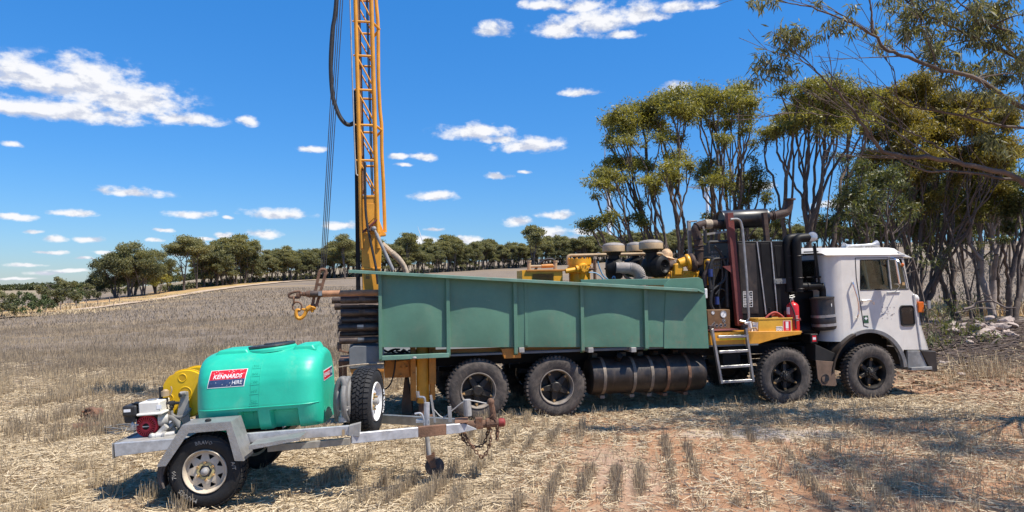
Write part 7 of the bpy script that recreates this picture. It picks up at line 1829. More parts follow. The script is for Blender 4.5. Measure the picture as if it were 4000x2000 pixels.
for k, (px, Y, lean_, lab) in enumerate(((3560, 24, -.55, 'thin dark sapling leaning left beside the front bumper'), (3625, 25, -.75, 'slim bent sapling between the bumper and the forked gum'), (3795, 26, -.5, 'thin dark sapling in front of the pale-trunked gum'), (3835, 27.5, -.35, 'dark slanting stem touching the left of the pale trunk'))):
    b = Vector(base_at(px, Y)); tr = thing('gum_sapling', lab, 'sapling', loc=b); rg = random.Random(k+50); mb = MB()
    tip = Vector((lean_*2.2, rg.uniform(-.5,.5), 5.2)); st = bez(Vector((0,0,-.1)), Vector((lean_*.5,0,2.6)), tip, 8); mb.tube(st, [.06*(1-.75*i/8) for i in range(9)], 6); cs = []
    for j in range(7): p = st[rg.randrange(3, 9)]; e = p + Vector((rg.uniform(-.9,.9), rg.uniform(-.5,.5), rg.uniform(.3,1.0))); mb.tube(bez(p, p.lerp(e,.5)+Vector((0,0,-.1)), e, 4), [.022,.018,.014,.010,.006], 5); cs.append((tuple(e), .35, .28, .4))
    mb.build('trunk', M['bark'], tr, 60); co, qd, sh = leaves(cs, k+60, .15, .03, 700); o = raw_mesh('crown', co, qd, M['leaf_dark'], False, sh); o.parent = tr

for k, (px, Y, lab) in enumerate(((3290, 30, 'dark thin-stemmed gum seen between the intake pipes and the cab roof'), (3455, 33, 'dark thin-stemmed gum over the middle of the cab roof'), (3590, 31, 'dark thin-stemmed gum just right of the cab visor'), (3680, 35, 'dark thin-stemmed gum behind the slim saplings'), (3790, 34, 'dark thin-stemmed gum behind the forked gum'), (3900, 33, 'dark thin-stemmed gum between the pale trunk and the right edge'))):
    rr_ = random.Random(k+300); cl_ = [clump(px + rr_.uniform(-95, 95), rr_.uniform(560, 930), rr_.uniform(24, 42), Y, .4) for _ in range(15)]
    hero_tree('gum_tree', lab, base_at(px + rr_.uniform(-15, 25), Y), cl_, 4, .12, 'leaf_dark', 750, .16, .03, 400+k, 'bark', splay=.9, fork=.6)
# ---- near gum whose limbs reach in from the right edge
nb = Vector((9.7, 11.0, gz(9.7, 11.0))); near = thing('gum_tree', 'near gum whose long bare limbs reach in over the cab from the right', 'tree', loc=nb)
rg = random.Random(77); mb = MB(); cl = []
crown_fork = Vector((9.35, 10.8, 3.2))
mb.tube(catmull([nb - nb + Vector((0,0,-.2)), Vector((-.05,-.05,1.6)), crown_fork - nb], 6), [.24 - .006*i for i in range(13)], 12)
tips = []
limbs = [  # photograph points with depth, start radius
    ([(4080,760,12.2),(3952,686,12.1),(3770,640,12.0),(3645,618,11.9),(3478,602,11.8),(3420,560,11.7),(3360,472,11.6),(3285,372,11.5),(3229,326,11.4),(3180,270,11.4),(3136,236,11.3)], .085),
    ([(4120,500,11.9),(3952,397,11.8),(3819,310,11.6),(3682,273,11.5),(3546,223,11.4),(3459,193,11.3),(3409,137,11.2),(3272,68,11.1),(3148,25,11.0),(3060,2,11)], .078),
    ([(4120,330,12.6),(3952,217,12.5),(3819,155,12.4),(3707,99,12.3),(3583,37,12.2),(3500,-40,12.2)], .06),
    ([(4100,540,12.9),(3952,497,12.8),(3856,478,12.7),(3707,441,12.6),(3583,422,12.6),(3508,385,12.5),(3496,280,12.5),(3446,211,12.5)], .05),
    ([(4100,720,13.1),(3952,702,13.0),(3770,671,13.0),(3614,665,12.9),(3490,615,12.9),(3360,600,12.9),(3230,560,12.9)], .055),
    ([(3409,137,11.2),(3405,60,11.2),(3396,0,11.2),(3400,-80,11.3)], .035),
    ([(3645,618,11.9),(3560,560,11.9),(3480,500,11.9),(3380,470,11.9),(3250,450,11.9),(3120,440,11.9),(3050,445,11.9)], .026),
    ([(3770,640,12.0),(3640,560,12.1),(3560,520,12.1),(3470,470,12.1),(3300,420,12.1),(3160,360,12.1)], .028),
    ([(3952,130,12.3),(3860,90,12.3),(3760,20,12.3),(3700,-50,12.3)], .045), ([(3990,250,12.6),(3880,120,12.6),(3820,40,12.6),(3790,-60,12.6)], .04)]
def sub_branch(p, d, L, r, depth):
    e = p + d * L; m_ = p.lerp(e, .5) + Vector((rg.uniform(-.12,.12), rg.uniform(-.12,.12), rg.uniform(-.05,.15)))*L*.6
    bp = bez(p, m_, e, 6); mb.tube(bp, [max(.004, r*(1-.8*i/6)) for i in range(7)], 5, False)
    if depth:
        for k in range(3): i = rg.randrange(2, 7); dd = (d + Vector((rg.uniform(-.8,.8), rg.uniform(-.7,.7), rg.uniform(-.3,.7)))).normalized(); sub_branch(bp[i], dd, L*.55, r*.45, depth-1)
    return e
for pts, r in limbs:
    r *= .56
    P = [at(x, y, Y*.89) - nb for x, y, Y in pts]
    if pts[0][0] > 3985: P = [crown_fork - nb] + P
    P2_ = catmull(P, 5); n = len(P2_); P2_ = [p + Vector((rg.uniform(-1,1), rg.uniform(-1,1), rg.uniform(-1,1)))*.014 for p in P2_]
    mb.tube(P2_, [max(.006, r*(1 - .88*i/n)) for i in range(n)], 8); tips += P2_[int(n*.3)::3]
    for i in range(int(n*.35), n, 3):
        d = (P2_[min(i+1,n-1)] - P2_[i-1]).normalized(); dd = (d + Vector((rg.uniform(-.5,.5), rg.uniform(-.6,.6), rg.uniform(-.2,.9)))).normalized()
        sub_branch(P2_[i], dd, rg.uniform(.35, .9), max(.007, r*(1-.88*i/n)*.5), 1)
# leaf sprays seen in the photograph, then the crown above and outside the frame that throws the dappled shade
for (x, y, r, Y) in ((110,15,40,11),(200,10,40,11),(60,5,30,11),(240,230,70,11.4),(300,200,60,11.4),(350,220,60,11.3),(330,280,60,11.4),(260,320,45,11.4),(400,280,45,11.4),(130,360,50,11.5),(110,430,50,11.5),(180,430,55,11.5),(250,420,50,11.5),(90,500,40,11.5),(230,500,45,11.5),(320,430,40,11.6),(560,150,50,11.3),(620,180,40,11.3),(640,110,45,11.2),(690,200,35,11.3),(470,230,40,11.3),
        (950,60,55,12),(1060,100,60,12.2),(1020,180,50,12.2),(1100,40,60,12.2),(1180,90,60,12.2),(1250,50,60,12.3),(1040,220,35,12.2),(1170,330,50,11.6),(1220,300,50,11.6),(1200,400,55,11.6),(1280,420,50,11.6),(1320,340,50,11.7),(1260,510,45,11.7),(1330,470,45,11.7),(1420,130,70,12.4),(1500,60,70,12.4),(1480,200,60,12.4),(1560,130,70,12.4),(1620,60,70,12.4),(1440,280,50,12.4),(1560,280,60,12.4),(1640,200,60,12.4),(1380,420,45,11.8),(1440,450,45,11.8),(1540,400,50,12),(1620,380,55,12),(1350,560,40,12),(1300,600,40,12),(1640,500,50,12.6),(1580,560,45,12.6),(1640,640,45,12.6),(1580,900,50,12.8),(1650,960,45,12.8),(1500,860,40,12.8),(900,0,40,12.2),(700,40,35,12.2),(480,20,35,11.1)):
    Y *= .89; p = at(2900+x/1.61, y/1.61, Y) - nb; rr = r/1.61/F_PX*Y; cl.append((tuple(p), rr*1.3, rr*1.05, .5))
for k in range(62):      # the mass of foliage at the upper right
    t = rg.random()**.7; x = 3330 + 680*t; y = rg.uniform(-60, 120 + 330*t); Y = rg.uniform(10.2, 11.9); p = at(x, y, Y) - nb; rr = rg.uniform(26, 46)/F_PX*Y; cl.append((tuple(p), rr, rr*.85, rg.uniform(.35,.6)))
    e = Vector(p); src = min(tips, key=lambda v: (v - e).length); mb.tube(bez(src, src.lerp(e, .5) + Vector((0,0,.08)), e, 4), [.014,.012,.01,.008,.005], 5, False)
for k in range(34):
    p = Vector((rg.uniform(7.4, 12.0), rg.uniform(5.2, 10.0), rg.uniform(6.0, 9.4)))
    if p.x/p.y < .72 + .02 and (p.z-2.2)/p.y < .45: continue
    e = p - nb; cl.append((tuple(e), rg.uniform(.35,.62), .35, .45))
    if k % 3 == 0: mb.tube(bez(crown_fork - nb, (crown_fork - nb).lerp(e, .5) + Vector((0,0,.8)), e, 6), [.03,.026,.022,.018,.014,.010,.006], 5, False)
mb.build('trunk', M['bark'], near, 60)
co, qd, sh = leaves(cl, 31, .14, .022, 3000, 1.15); o = raw_mesh('crown', co, qd, M['leaf_grey'], False, sh); o.parent = near

# ---- the distant tree belt
def far_variant(seed, H, Wd, n, flat=.5, low=.45, dens=150, leaf='leaf_far', L=.42, W=.22, stems=4, tone=.5):
    rg = random.Random(seed); cs = []
    for k in range(n):
        a = rg.uniform(0, 2*math.pi); rr = Wd*.5*math.sqrt(rg.random()); t = rr/(Wd*.5)
        z = H*(low + (1-low)*(rg.random()**.5)*(1 - .5*t*t)); r = H*rg.uniform(.085, .14)
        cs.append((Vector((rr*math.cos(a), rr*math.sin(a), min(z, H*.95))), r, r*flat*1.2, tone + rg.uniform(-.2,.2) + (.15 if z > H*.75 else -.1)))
    mb = MB()
    for s in range(stems):
        s0 = Vector((rg.uniform(-.5,.5)*stems*.12, rg.uniform(-.5,.5), -.3)); top_ = Vector((rg.uniform(-.28,.28)*Wd, rg.uniform(-.28,.28)*Wd, H*rg.uniform(.55,.8)))
        st = bez(s0, s0*.6 + top_*.4 + Vector((0,0,H*.1)), top_, 5); mb.tube(st, [H*.016*(1-.7*i/5) for i in range(6)], 5, False)
        for j in range(4): c = rg.choice(cs)[0]; p = st[rg.randrange(2,6)]; mb.tube(bez(p, p.lerp(c,.5), c, 3), [H*.007,H*.005,H*.004,H*.003], 4, False)
    return mb, leaves([(tuple(c), r, z, t) for c, r, z, t in cs], seed, L, W, dens, .1), leaf
def plant_from(variants, name):
    out = []
    for i, (mb, (co, qd, sh), leaf) in enumerate(variants):
        b = thing(name, None, None); t = mb.build('trunk', M['bark_far'], b, 60); o = raw_mesh('crown', co, qd, M[leaf], False, sh); o.parent = b; out.append([b, 0])
    return out
def put(v, px, d, s, label, cat, group, yaw=None, name=None):
    a = math.atan2(px - 2000, F_PX); x, y = math.sin(a)*d, math.cos(a)*d
    o = v[0] if not v[1] else copy_tree(v[0]); v[1] = 1
    if name: o.name = name
    o.location = (x, y, gz(x, y)); o.scale = (s, s, s*random.uniform(.93,1.07)); o.rotation_euler = (0, 0, random.uniform(0, 6.28) if yaw is None else yaw)
    tag(o, label, cat, group); return o
random.seed(12)
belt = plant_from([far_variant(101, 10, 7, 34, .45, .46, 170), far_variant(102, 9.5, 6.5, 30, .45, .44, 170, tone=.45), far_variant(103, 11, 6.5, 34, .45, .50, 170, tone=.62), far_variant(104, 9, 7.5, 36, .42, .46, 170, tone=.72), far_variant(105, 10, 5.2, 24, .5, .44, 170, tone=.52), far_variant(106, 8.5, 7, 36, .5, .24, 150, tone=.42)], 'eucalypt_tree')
clump6 = plant_from([far_variant(111, 10, 8, 44, .75, .22, 260, 'leaf_far', .34, .16, 5, .38), far_variant(112, 10, 7, 40, .7, .3, 260, 'leaf_far', .34, .16, 5, .5)], 'eucalypt_tree')
tall = plant_from([far_variant(121, 11, 5.5, 22, .5, .6, 240, 'leaf_far', .34, .16, 2, .5)], 'eucalypt_tree')
pale_ = plant_from([far_variant(131, 6.5, 6, 22, .7, .3, 220, 'leaf', .3, .15, 3, .75)], 'eucalypt_tree')
GB = 'eucalypts in the distant belt'
put(clump6[0], 450, 150, .92, 'leaning leftmost gum of the dark clump, its crown drooping to the grass', 'tree', None, 2.2)
put(clump6[0], 388, 152, .50, 'small dark round gum drooping at the left foot of the clump', 'tree', None, 1.2)
put(clump6[1], 505, 148, .98, 'tallest gum at the heart of the dark clump', 'tree', None)
put(clump6[1], 560, 146, .90, 'gum with pale twin stems on the right of the dark clump', 'tree', None)
put(clump6[0], 530, 158, .95, 'gum standing at the back of the dark clump', 'tree', None)
put(clump6[1], 610, 152, .82, 'gum on the right edge of the dark clump leaning right', 'tree', None)
put(pale_[0], 660, 158, .95, 'bright olive tree right of the dark clump with low foliage', 'tree', None)
put(pale_[0], 625, 150, .62, 'small ochre-tinged tree beside the dark clump', 'tree', None)
put(tall[0], 718, 157, 1.02, 'tall bare-trunked gum, left of the pair by the track', 'tree', None)
put(tall[0], 768, 160, .98, 'tall bare-trunked gum, right of the pair by the track', 'tree', None)
put(tall[0], 1345, 186, 1.05, 'tall spreading gum just left of the mast against the sky', 'tree', None)
put(belt[4], 1590, 215, 1.25, 'thin emergent twin-topped gum right of the mast', 'tree', None)
put(belt[4], 2085, 260, 1.45, 'lone emergent gum above the belt left of the air cleaners', 'tree', None)
px = 800; 
REG = ('left of the mast', 'right of the mast', 'behind the right-hand grove')
LOOK = ('full round-crowned grey-green gum', 'mid-sized dark olive gum', 'tall pale olive gum', 'broad low yellowish gum', 'narrow upright gum', 'bushy gum leafed almost to the ground')
def lb(v, p): return LOOK[belt.index(v)] + ' in the far belt ' + REG[0 if p < 1420 else 1 if p < 2450 else 2]
while px < 2900:
    d = np.interp(px, [800, 1000, 1400, 1700, 2000, 2500, 2900], [166, 178, 196, 232, 268, 300, 315]); h = np.interp(px, [800, 950, 1010, 1150, 1400, 1700, 2000, 2450, 2900], [.92, 1.0, .66, .80, .95, .98, 1.02, 1.12, 1.1])
    v = random.choice(belt); put(v, px, d + random.uniform(-3, 3), h*random.uniform(.62,1.08), lb(v, px), 'tree', GB)
    if random.random() < .9:
        v = random.choice(belt); put(v, px + random.uniform(-8, 8), d + random.uniform(7, 13), h*random.uniform(.75,1.06), lb(v, px), 'tree', GB)
    px += random.uniform(16, 24) * 190/d*1.1
while px < 4150:
    v = random.choice(belt); put(v, px, 318 + random.uniform(-5, 8), random.uniform(.95, 1.25), lb(v, px), 'tree', GB)
    px += random.uniform(18, 28)
bush = plant_from([far_variant(141, 3.4, 5.2, 26, .9, .12, 900, 'leaf_shrub', .24, .15, 3, .6), far_variant(142, 4.2, 5, 26, .9, .12, 900, 'leaf_far', .24, .15, 3, .45)], 'shrub')
for (px, d, s, v, l) in ((-5, 92, .70, 1, 'grey-green shrub cut off by the left edge'), (112, 96, .80, 0, 'round bright green shrub on the yellow verge'), (166, 95, .52, 0, 'small shrub at the right side of the round bright green one'), (232, 122, 1.05, 1, 'tall dark shrub beyond the verge left of the clump'), (278, 124, .72, 0, 'low green shrub leaning on the tall dark one'), (345, 146, .72, 1, 'dark shrub under the leftmost gum'), (318, 170, .5, 1, 'tiny far shrub left of the dark clump'), (470, 170, .6, 1, 'olive bush on the sand behind the clump')):
    put(bush[v], px, d, s, l, 'shrub', None)
# understorey fringe under the belt, and the far forest on the skyline: masses nobody could count
rgn = np.random.default_rng(9); cs = []
for px in np.arange(640, 2900, 7):
    d = np.interp(px, [640, 800, 1000, 1400, 1700, 2000, 2500, 2900], [160, 168, 180, 197, 233, 269, 302, 317]) + rgn.uniform(0, 9); a = math.atan2(px-2000, F_PX); x, y = math.sin(a)*d, math.cos(a)*d
    cs.append(((x, y, gz(x, y) + rgn.uniform(.1, .8)), rgn.uniform(.8, 1.7), rgn.uniform(.4, 1.0), rgn.uniform(.2, .55)))
co, qd, sh = leaves(cs, 17, .45, .25, 40, .1); tag(raw_mesh('understorey', co, qd, M['leaf_far'], False, sh), kind='stuff')
cs = []
for px in np.arange(-900, 1000, 4.5):
    d = 640 + rgn.uniform(-15, 40); a = math.atan2(px-2000, F_PX); x, y = math.sin(a)*d, math.cos(a)*d; hgt = np.interp(px, [-900, 0, 350, 600, 1000], [3.2, 3.0, 5.2, 5.5, 5]) 
    for k in range(2): cs.append(((x, y, gz(x, y) + hgt*rgn.uniform(.25, 1.0)), rgn.uniform(2.0, 3.4), rgn.uniform(1.2, 1.9), rgn.uniform(.12, .35)))
co, qd, sh = leaves(cs, 18, 1.3, .8, 9, .1); tag(raw_mesh('far_forest', co, qd, M['leaf_dark'], False, sh), kind='stuff')

# ---- wire fence along the verge
fp = [(-80, 93.5), (60, 97), (183, 101), (240, 104), (300, 108), (340, 111.5), (385, 115), (430, 119), (470, 122)]
fw = []
for i, (px, d) in enumerate(fp):
    a = math.atan2(px-2000, F_PX); x, y = math.sin(a)*d, math.cos(a)*d; fw.append(Vector((x, y, gz(x, y))))
fe = thing('wire_fence', 'low post and wire fence along the yellow verge at far left', 'fence', loc=fw[0])
for p in fw: mb = MB(); mb.cyl(p - fw[0] - Vector((0,0,.2)), p - fw[0] + Vector((0,0,1.05)), .06, None, 6); mb.build('fence_post', M['deadwood'], fe)
mb = MB()
for h in (.3, .6, .9): mb.tube([p - fw[0] + Vector((0,0,h)) for p in fw], .012, 4)
tag(mb.build('fence_wire', M['rope'], fe), kind='stuff')

# ---- wind turbines
def turbine(px, d, hub_py, blades, label, r=42, yaw=0):
    a = math.atan2(px-2000, F_PX); x, y = math.sin(a)*d, math.cos(a)*d; z0 = gz(x, y); hz = at(px, hub_py, y).z
    t = thing('wind_turbine', label, 'wind turbine', None, 'wind turbines beyond the trees', loc=(x, y, z0)); H_ = hz - z0; t.rotation_euler = (0, 0, R(yaw))
    mb = MB(); mb.cyl((0,0,-2), (0,0,H_-1.5), 2.0, 1.2, 20); mb.build('tower', M['turbine'], t)
    mb = MB(); mb.box((-5.5,-1.6,H_-1.6), (3.5,1.6,H_+1.7)); mb.build('nacelle', M['turbine'], t, 30, .5, 2)
    mb = MB(); mb.ball((0,-2.8,H_), (1.7,2.0,1.7)); hb = mb.build('rotor_hub', M['turbine'], t)
    for b in blades:
        mb = MB(); g_ = R(b); dr = Vector((math.sin(g_), 0, math.cos(g_))); sd = Vector((math.cos(g_), 0, -math.sin(g_))); O = Vector((0,-2.8,H_)); n = 8; rings = []
        for i in range(n+1):
            s = i/n; c = O + dr*(1 + (r-1)*s); w = (1.0 + 2.0*math.sin(min(1, s*4)*math.pi/2))*(1-s)**.8*.8 + .12; th = .5*(1-s)+.06
            rings.append([c - sd*w*.4, c + Vector((0,-th,0)), c + sd*w*.9, c + Vector((0,th,0))])
        o = 0
        for rr in rings: mb.v += [tuple(p) for p in rr]
        for i in range(n):
            for k in range(4): k2 = (k+1) % 4; mb.F((i*4+k, i*4+k2, (i+1)*4+k2, (i+1)*4+k))
        mb.build('blade', M['turbine'], t)
turbine(2379, 545, 648, (4, 124, 244), 'white wind turbine partly hidden by the layered mallee tree', yaw=-84)
turbine(2766, 660, 738, (40, 160, 280), 'white wind turbine behind the mallee stems above the exhaust', yaw=-80)
turbine(1655, 1530, 958, (-18, 102, 222), 'small far wind turbine above the belt right of the mast')
turbine(846, 1780, 985, (-48, 52, 172), 'tiny far wind turbine whose blades show above the left trees')

# ---- bank of rocks, shrubs and fallen branches right of the bumper
rg = random.Random(5)
def rock_mesh(seed):
    bm = bmesh.new(); bmesh.ops.create_icosphere(bm, subdivisions=2, radius=1); r2 = random.Random(seed)
    ax = [Vector((r2.gauss(0,1), r2.gauss(0,1), r2.gauss(0,1))).normalized() for _ in range(9)]; th = [r2.uniform(.45,.85) for _ in ax]
    for v in bm.verts:
        for a, t in zip(ax, th):
            d = v.co.dot(a)
            if d > t: v.co -= a*(d-t)*.9
        v.co.z *= .6
    me = bpy.data.meshes.new('rock'); bm.to_mesh(me); bm.free(); me.materials.append(M['rock']); return me
M['rock'] = mat('weathered_laterite', (.40, .32, .27), .9, var=.3, scale=3, rust=.3, rustcol=(.30,.17,.10), bump=.6, bscale=9)
RK = [rock_mesh(i) for i in range(7)]
spots = []
for k in range(66):
    x_, y_ = (rg.uniform(880, 1080), rg.uniform(900, 1010)) if k < 40 else (rg.uniform(700, 1000), rg.uniform(880, 1060)) if k < 54 else (rg.uniform(680, 900), rg.uniform(1190, 1275))
    px, py = 3200 + x_/1.431, 600 + y_/1.431; Y = (22.5 - (y_-900)*.02 if k < 54 else 17.5 - (y_-1190)*.02)
    p = at(px, py, Y); z = gz(p.x, Y); s = rg.uniform(.09, .24) if k < 54 else rg.uniform(.05, .1)
    o = bpy.data.objects.new('rock', RK[k % 7]); C.objects.link(o); pile = max(0, min(p.z, z + (.55 if k < 54 else .0)) - z) if k < 54 else 0
    o.location = (p.x, Y, z + pile*rg.uniform(.3, 1) + s*.25); o.scale = (s*rg.uniform(.9,1.5), s, s*rg.uniform(.6,1)); o.rotation_euler = (rg.uniform(-.4,.4), rg.uniform(-.4,.4), rg.uniform(0,6.28))
    tag(o, ('small chip of pale rock', 'flat pale weathered rock', 'large pale block')[0 if s < .13 else 1 if s < .19 else 2] + ' in the loose pile under the right-hand gums' if k < 54 else 'small pale stone on the red dirt ahead of the bumper', 'rock', 'rocks in the pile under the gums' if k < 54 else 'stones on the dirt ahead of the truck')
def branch_thing(pts, r, label, twigs=5, seed=0):
    P = [at(x, y, Y) for x, y, Y in pts]; b = P[0].copy(); r2 = random.Random(seed); mb = MB(); bp = catmull([p-b for p in P], 5); n = len(bp)
    mb.tube(bp, [max(.012, r*(1-.6*i/n)) for i in range(n)], 7)
    for k in range(twigs): i = r2.randrange(2, n-1); e = bp[i] + Vector((r2.uniform(-.8,.8), r2.uniform(-.4,.4), r2.uniform(-.05,.45))); mb.tube(bez(bp[i], bp[i].lerp(e,.5)+Vector((0,0,r2.uniform(-.1,.15))), e, 4), [r*.4,r*.33,r*.27,r*.2,r*.1], 5)
    t = thing('fallen_branch', label, 'branch', None, None, loc=b); mb.build('limb', M['deadwood'], t, 60)
def b6(x, y, Y): return (3640 + x/3.219, 1100 + y/3.219, Y)
branch_thing([b6(270,895,19.5), b6(400,890,19.5), b6(560,885,19.3), b6(700,870,19.2), b6(850,850,19), b6(1060,870,19)], .075, 'long grey fallen branch lying across the front of the bank', 6, 1)
branch_thing([b6(560,835,20.5), b6(680,810,20.4), b6(760,760,20.3), b6(880,740,20.2), b6(1060,715,20)], .06, 'dark curved fallen branch rising to the right edge', 5, 2)
branch_thing([b6(400,345,23), b6(500,320,23), b6(560,270,23), b6(680,245,22.8), b6(800,260,22.6), b6(930,325,22.4), b6(1060,330,22.2)], .045, 'bowed brown branch arching in front of the pale trunk', 4, 3)
branch_thing([b6(740,600,21.5), b6(820,650,21.3), b6(900,720,21.1), b6(1000,810,20.9)], .04, 'thin slanting branch below the rock pile at right', 4, 4)
branch_thing([b6(80,720,20.5), b6(250,790,20.3), b6(450,830,20.2), b6(560,840,20.1)], .04, 'thin twiggy branch lying behind the bumper corner', 8, 5)
branch_thing([b6(200,960,18.8), b6(380,975,18.7), b6(560,960,18.6), b6(760,990,18.5), b6(960,955,18.4)], .05, 'dark branch half buried in litter under the long grey one', 9, 6)
branch_thing([b6(100,1110,17.4), b6(400,1200,17), b6(560,1235,16.8)], .02, 'slender stick lying on the red dirt ahead of the bumper', 3, 7)
branch_thing([b6(720,1130,17.6), b6(860,1110,17.5), b6(1010,1120,17.4)], .02, 'pale stick on the dirt near the right edge', 2, 8)
branch_thing([b6(290,395,24.5), b6(420,370,24.5), b6(600,330,24.4), b6(760,340,24.3), b6(960,370,24.2)], .03, 'grey branch resting level against the gum trunks', 5, 9)
for (px, py, Y, s, leaf, lab) in ((3665, 1290, 21, .55, 'leaf_grey', 'drooping sapling shrub touching the right of the bumper'), (3752, 1295, 20.5, .65, 'leaf_dark', 'broad-leaved sapling in the middle of the bank'), (3870, 1265, 23, .45, 'leaf_dark', 'low dark shrub at the foot of the pale trunk'), (3705, 1210, 24.5, .7, 'leaf_grey', 'grey drooping shrub left of the forked gum'), (3820, 1165, 27, .7, 'leaf_dark', 'fine dark shrub between the forked gum and the pale trunk'), (3640, 1360, 19, .35, 'leaf_dark', 'small green sucker shoots beside the bumper'), (3840, 1370, 19.5, .4, 'leaf_dark', 'dull sucker shoots behind the long grey branch'), (3660, 1235, 26, .8, 'leaf_dark', 'dark scrub left of the forked gum behind the slim saplings'), (3790, 1330, 20.6, .5, 'leaf_dark', 'twiggy scrub in the middle of the bank'), (3700, 1390, 19, .4, 'leaf_grey', 'low scrub at the left end of the long grey branch')):
    p = at(px, py, Y); z0 = gz(p.x, Y); b = Vector((p.x, Y, z0)); t = thing('gum_shrub', lab, 'shrub', loc=b); r2 = random.Random(int(px)); mb = MB(); cs = []; h = max(.4, p.z - z0 + s*.4)
    for k in range(7): e = Vector((r2.uniform(-1,1)*s, r2.uniform(-.6,.6)*s, h*r2.uniform(.5,1.1))); mb.tube(bez(Vector((0,0,-.05)), e*.5+Vector((0,0,.15)), e, 5), [.018,.015,.012,.009,.007,.004], 5, False); cs.append((tuple(e), s*.45, s*.45, .5))
    mb.build('stem', M['bark'], t, 60); co, qd, sh = leaves(cs, int(px), .17, .035, 520/s*.22, 1.2); o = raw_mesh('foliage', co, qd, M[leaf], False, sh); o.parent = t

# brush and broken twigs heaped under the gums: a mass nobody could count
rg = random.Random(91); mb = MB()
for k in range(750):
    px, py = rg.uniform(3625, 3990), rg.uniform(1285, 1440); Y = 17.2 + (1440-py)*.045 + rg.uniform(-.8,.8); p = at(px, py, Y); z = gz(p.x, Y) + rg.uniform(.02, .32)*max(.15, min(1, (1440-py)/110)); a = rg.uniform(-.6, .6) + (math.pi if rg.random() < .5 else 0); L_ = rg.uniform(.25, 1.1)
    d = Vector((math.cos(a), math.sin(a)*.8, rg.uniform(-.18,.28)))*L_; c = Vector((p.x, Y, z)); mb.tube(bez(c - d*.5, c + Vector((0,0,rg.uniform(-.05,.12))), c + d*.5, 3), [rg.uniform(.008,.022), .012, .009, .005], 4, False)
tag(mb.build('brush_litter', M['brush'], None, 60), kind='stuff')
# ------------------------------------------------------------------ straw and stubble
def straw_material(name, cols, rough=.8):
    m = leaf_material(name, *cols, trans=0, rough=rough); m.node_tree.nodes['Principled BSDF'].inputs['Specular IOR Level'].default_value = .25; return m
M['straw'] = straw_material('fallen_straw', ((.20,.155,.105), (.50,.395,.25), (.71,.60,.43)))
M['stubble'] = straw_material('standing_stubble', ((.15,.118,.09), (.35,.27,.18), (.62,.48,.28)))
rg = np.random.default_rng(42)
def hash_noise(i, j, seed=0):
    h = np.sin(i*127.1 + j*311.7 + seed*74.7) * 43758.5453; return h - np.floor(h)
def vnoise(x, y, s, seed=0):
    x = x/s; y = y/s; i, j = np.floor(x), np.floor(y); f, g_ = x-i, y-j; f = f*f*(3-2*f); g_ = g_*g_*(3-2*g_)
    return (hash_noise(i,j,seed)*(1-f)+hash_noise(i+1,j,seed)*f)*(1-g_) + (hash_noise(i,j+1,seed)*(1-f)+hash_noise(i+1,j+1,seed)*f)*g_
def scatter(n, y0, y1, margin=2.6):
    y = np.sqrt(rg.random(n)*(y1*y1-y0*y0)+y0*y0); x = (rg.random(n)*2-1)*(.705*y+margin); return x, y
ALPHA = R(10)
def blades(x, y, h, w, lean_amt, tone, z_off=-.01, curl=.0):
    n = len(x); z = ground_z(x, y) + z_off; b = np.stack([x, y, z], 1); yaw = rg.random(n)*2*np.pi
    s = np.stack([np.cos(yaw), np.sin(yaw), np.zeros(n)], 1)*(w/2)[:, None]
    la = rg.random(n)*2*np.pi; ln = np.abs(rg.normal(size=n))*lean_amt
    t = b + np.stack([np.cos(la)*ln*h, np.sin(la)*ln*h, h], 1)
    co = np.stack([b-s, b+s, t+s*.6, t-s*.6], 1).reshape(-1, 3); return co, np.clip(tone, 0, 1)
def litter(x, y, L, w, tone, lift):
    n = len(x); z = ground_z(x, y) + lift; c = np.stack([x, y, z], 1); yaw = rg.random(n)*2*np.pi; pit = rg.normal(size=n)*.16
    d = np.stack([np.cos(yaw)*np.cos(pit), np.sin(yaw)*np.cos(pit), np.sin(pit)], 1)*(L/2)[:, None]
    roll = rg.random(n)*np.pi; s = np.stack([-np.sin(yaw)*np.cos(roll), np.cos(yaw)*np.cos(roll), np.sin(roll)], 1)*(w/2)[:, None]
    return np.stack([c-d-s, c-d+s, c+d+s, c+d-s], 1).reshape(-1, 3), np.clip(tone, 0, 1)
def emit(name, parts, m):
    co = np.concatenate([p[0] for p in parts]); sh = np.concatenate([p[1] for p in parts]); o = raw_mesh(name, co, np.arange(len(co)).reshape(-1, 4), M[m], False, sh); tag(o, kind='stuff'); return o
def bare_mask(x, y):
    """1 where the dirt shows: worked strip in front of the truck, patches, rock flour"""
    b = np.clip((x + .4)/2.2, 0, 1)*np.clip((13.2 - y)/2, 0, 1)*.74
    b = np.maximum(b, .95*np.exp(-(((x-4.0)/1.5)**2 + ((y-10.8)/.55)**2)))
    b = np.maximum(b, .9*np.clip((x-7.4)/.8, 0, 1)*np.clip((y-12.5)/1, 0, 1)*np.clip((19-y)/2, 0, 1))
    b = np.maximum(b, .9*np.exp(-(((x-1.35+.18*(y-8.5))/.33)**2))*np.clip((11.5-y)/1.5, 0, 1))
    return b
parts = []
x, y = scatter(260000, 6.0, 14); c_ = (x*math.cos(ALPHA) - y*math.sin(ALPHA))/.31; lane = np.clip((np.abs(c_ - np.round(c_)) - .20)/.12, 0, 1)*np.clip((x+.3)/1.2, 0, 1)*np.clip((5.2-x)/1.2, 0, 1)*np.clip((12-y)/1.5, 0, 1)
k = rg.random(len(x)) > np.maximum(bare_mask(x, y)*(.5 + .7*vnoise(x, y, .45, 3)), lane*1.25*(.45 + .6*vnoise(x, y, .5, 8))); x, y = x[k], y[k]
drift = vnoise(x, y, .6, 1); k = rg.random(len(x)) < .35 + .9*drift; x, y, drift = x[k], y[k], drift[k]; n = len(x)
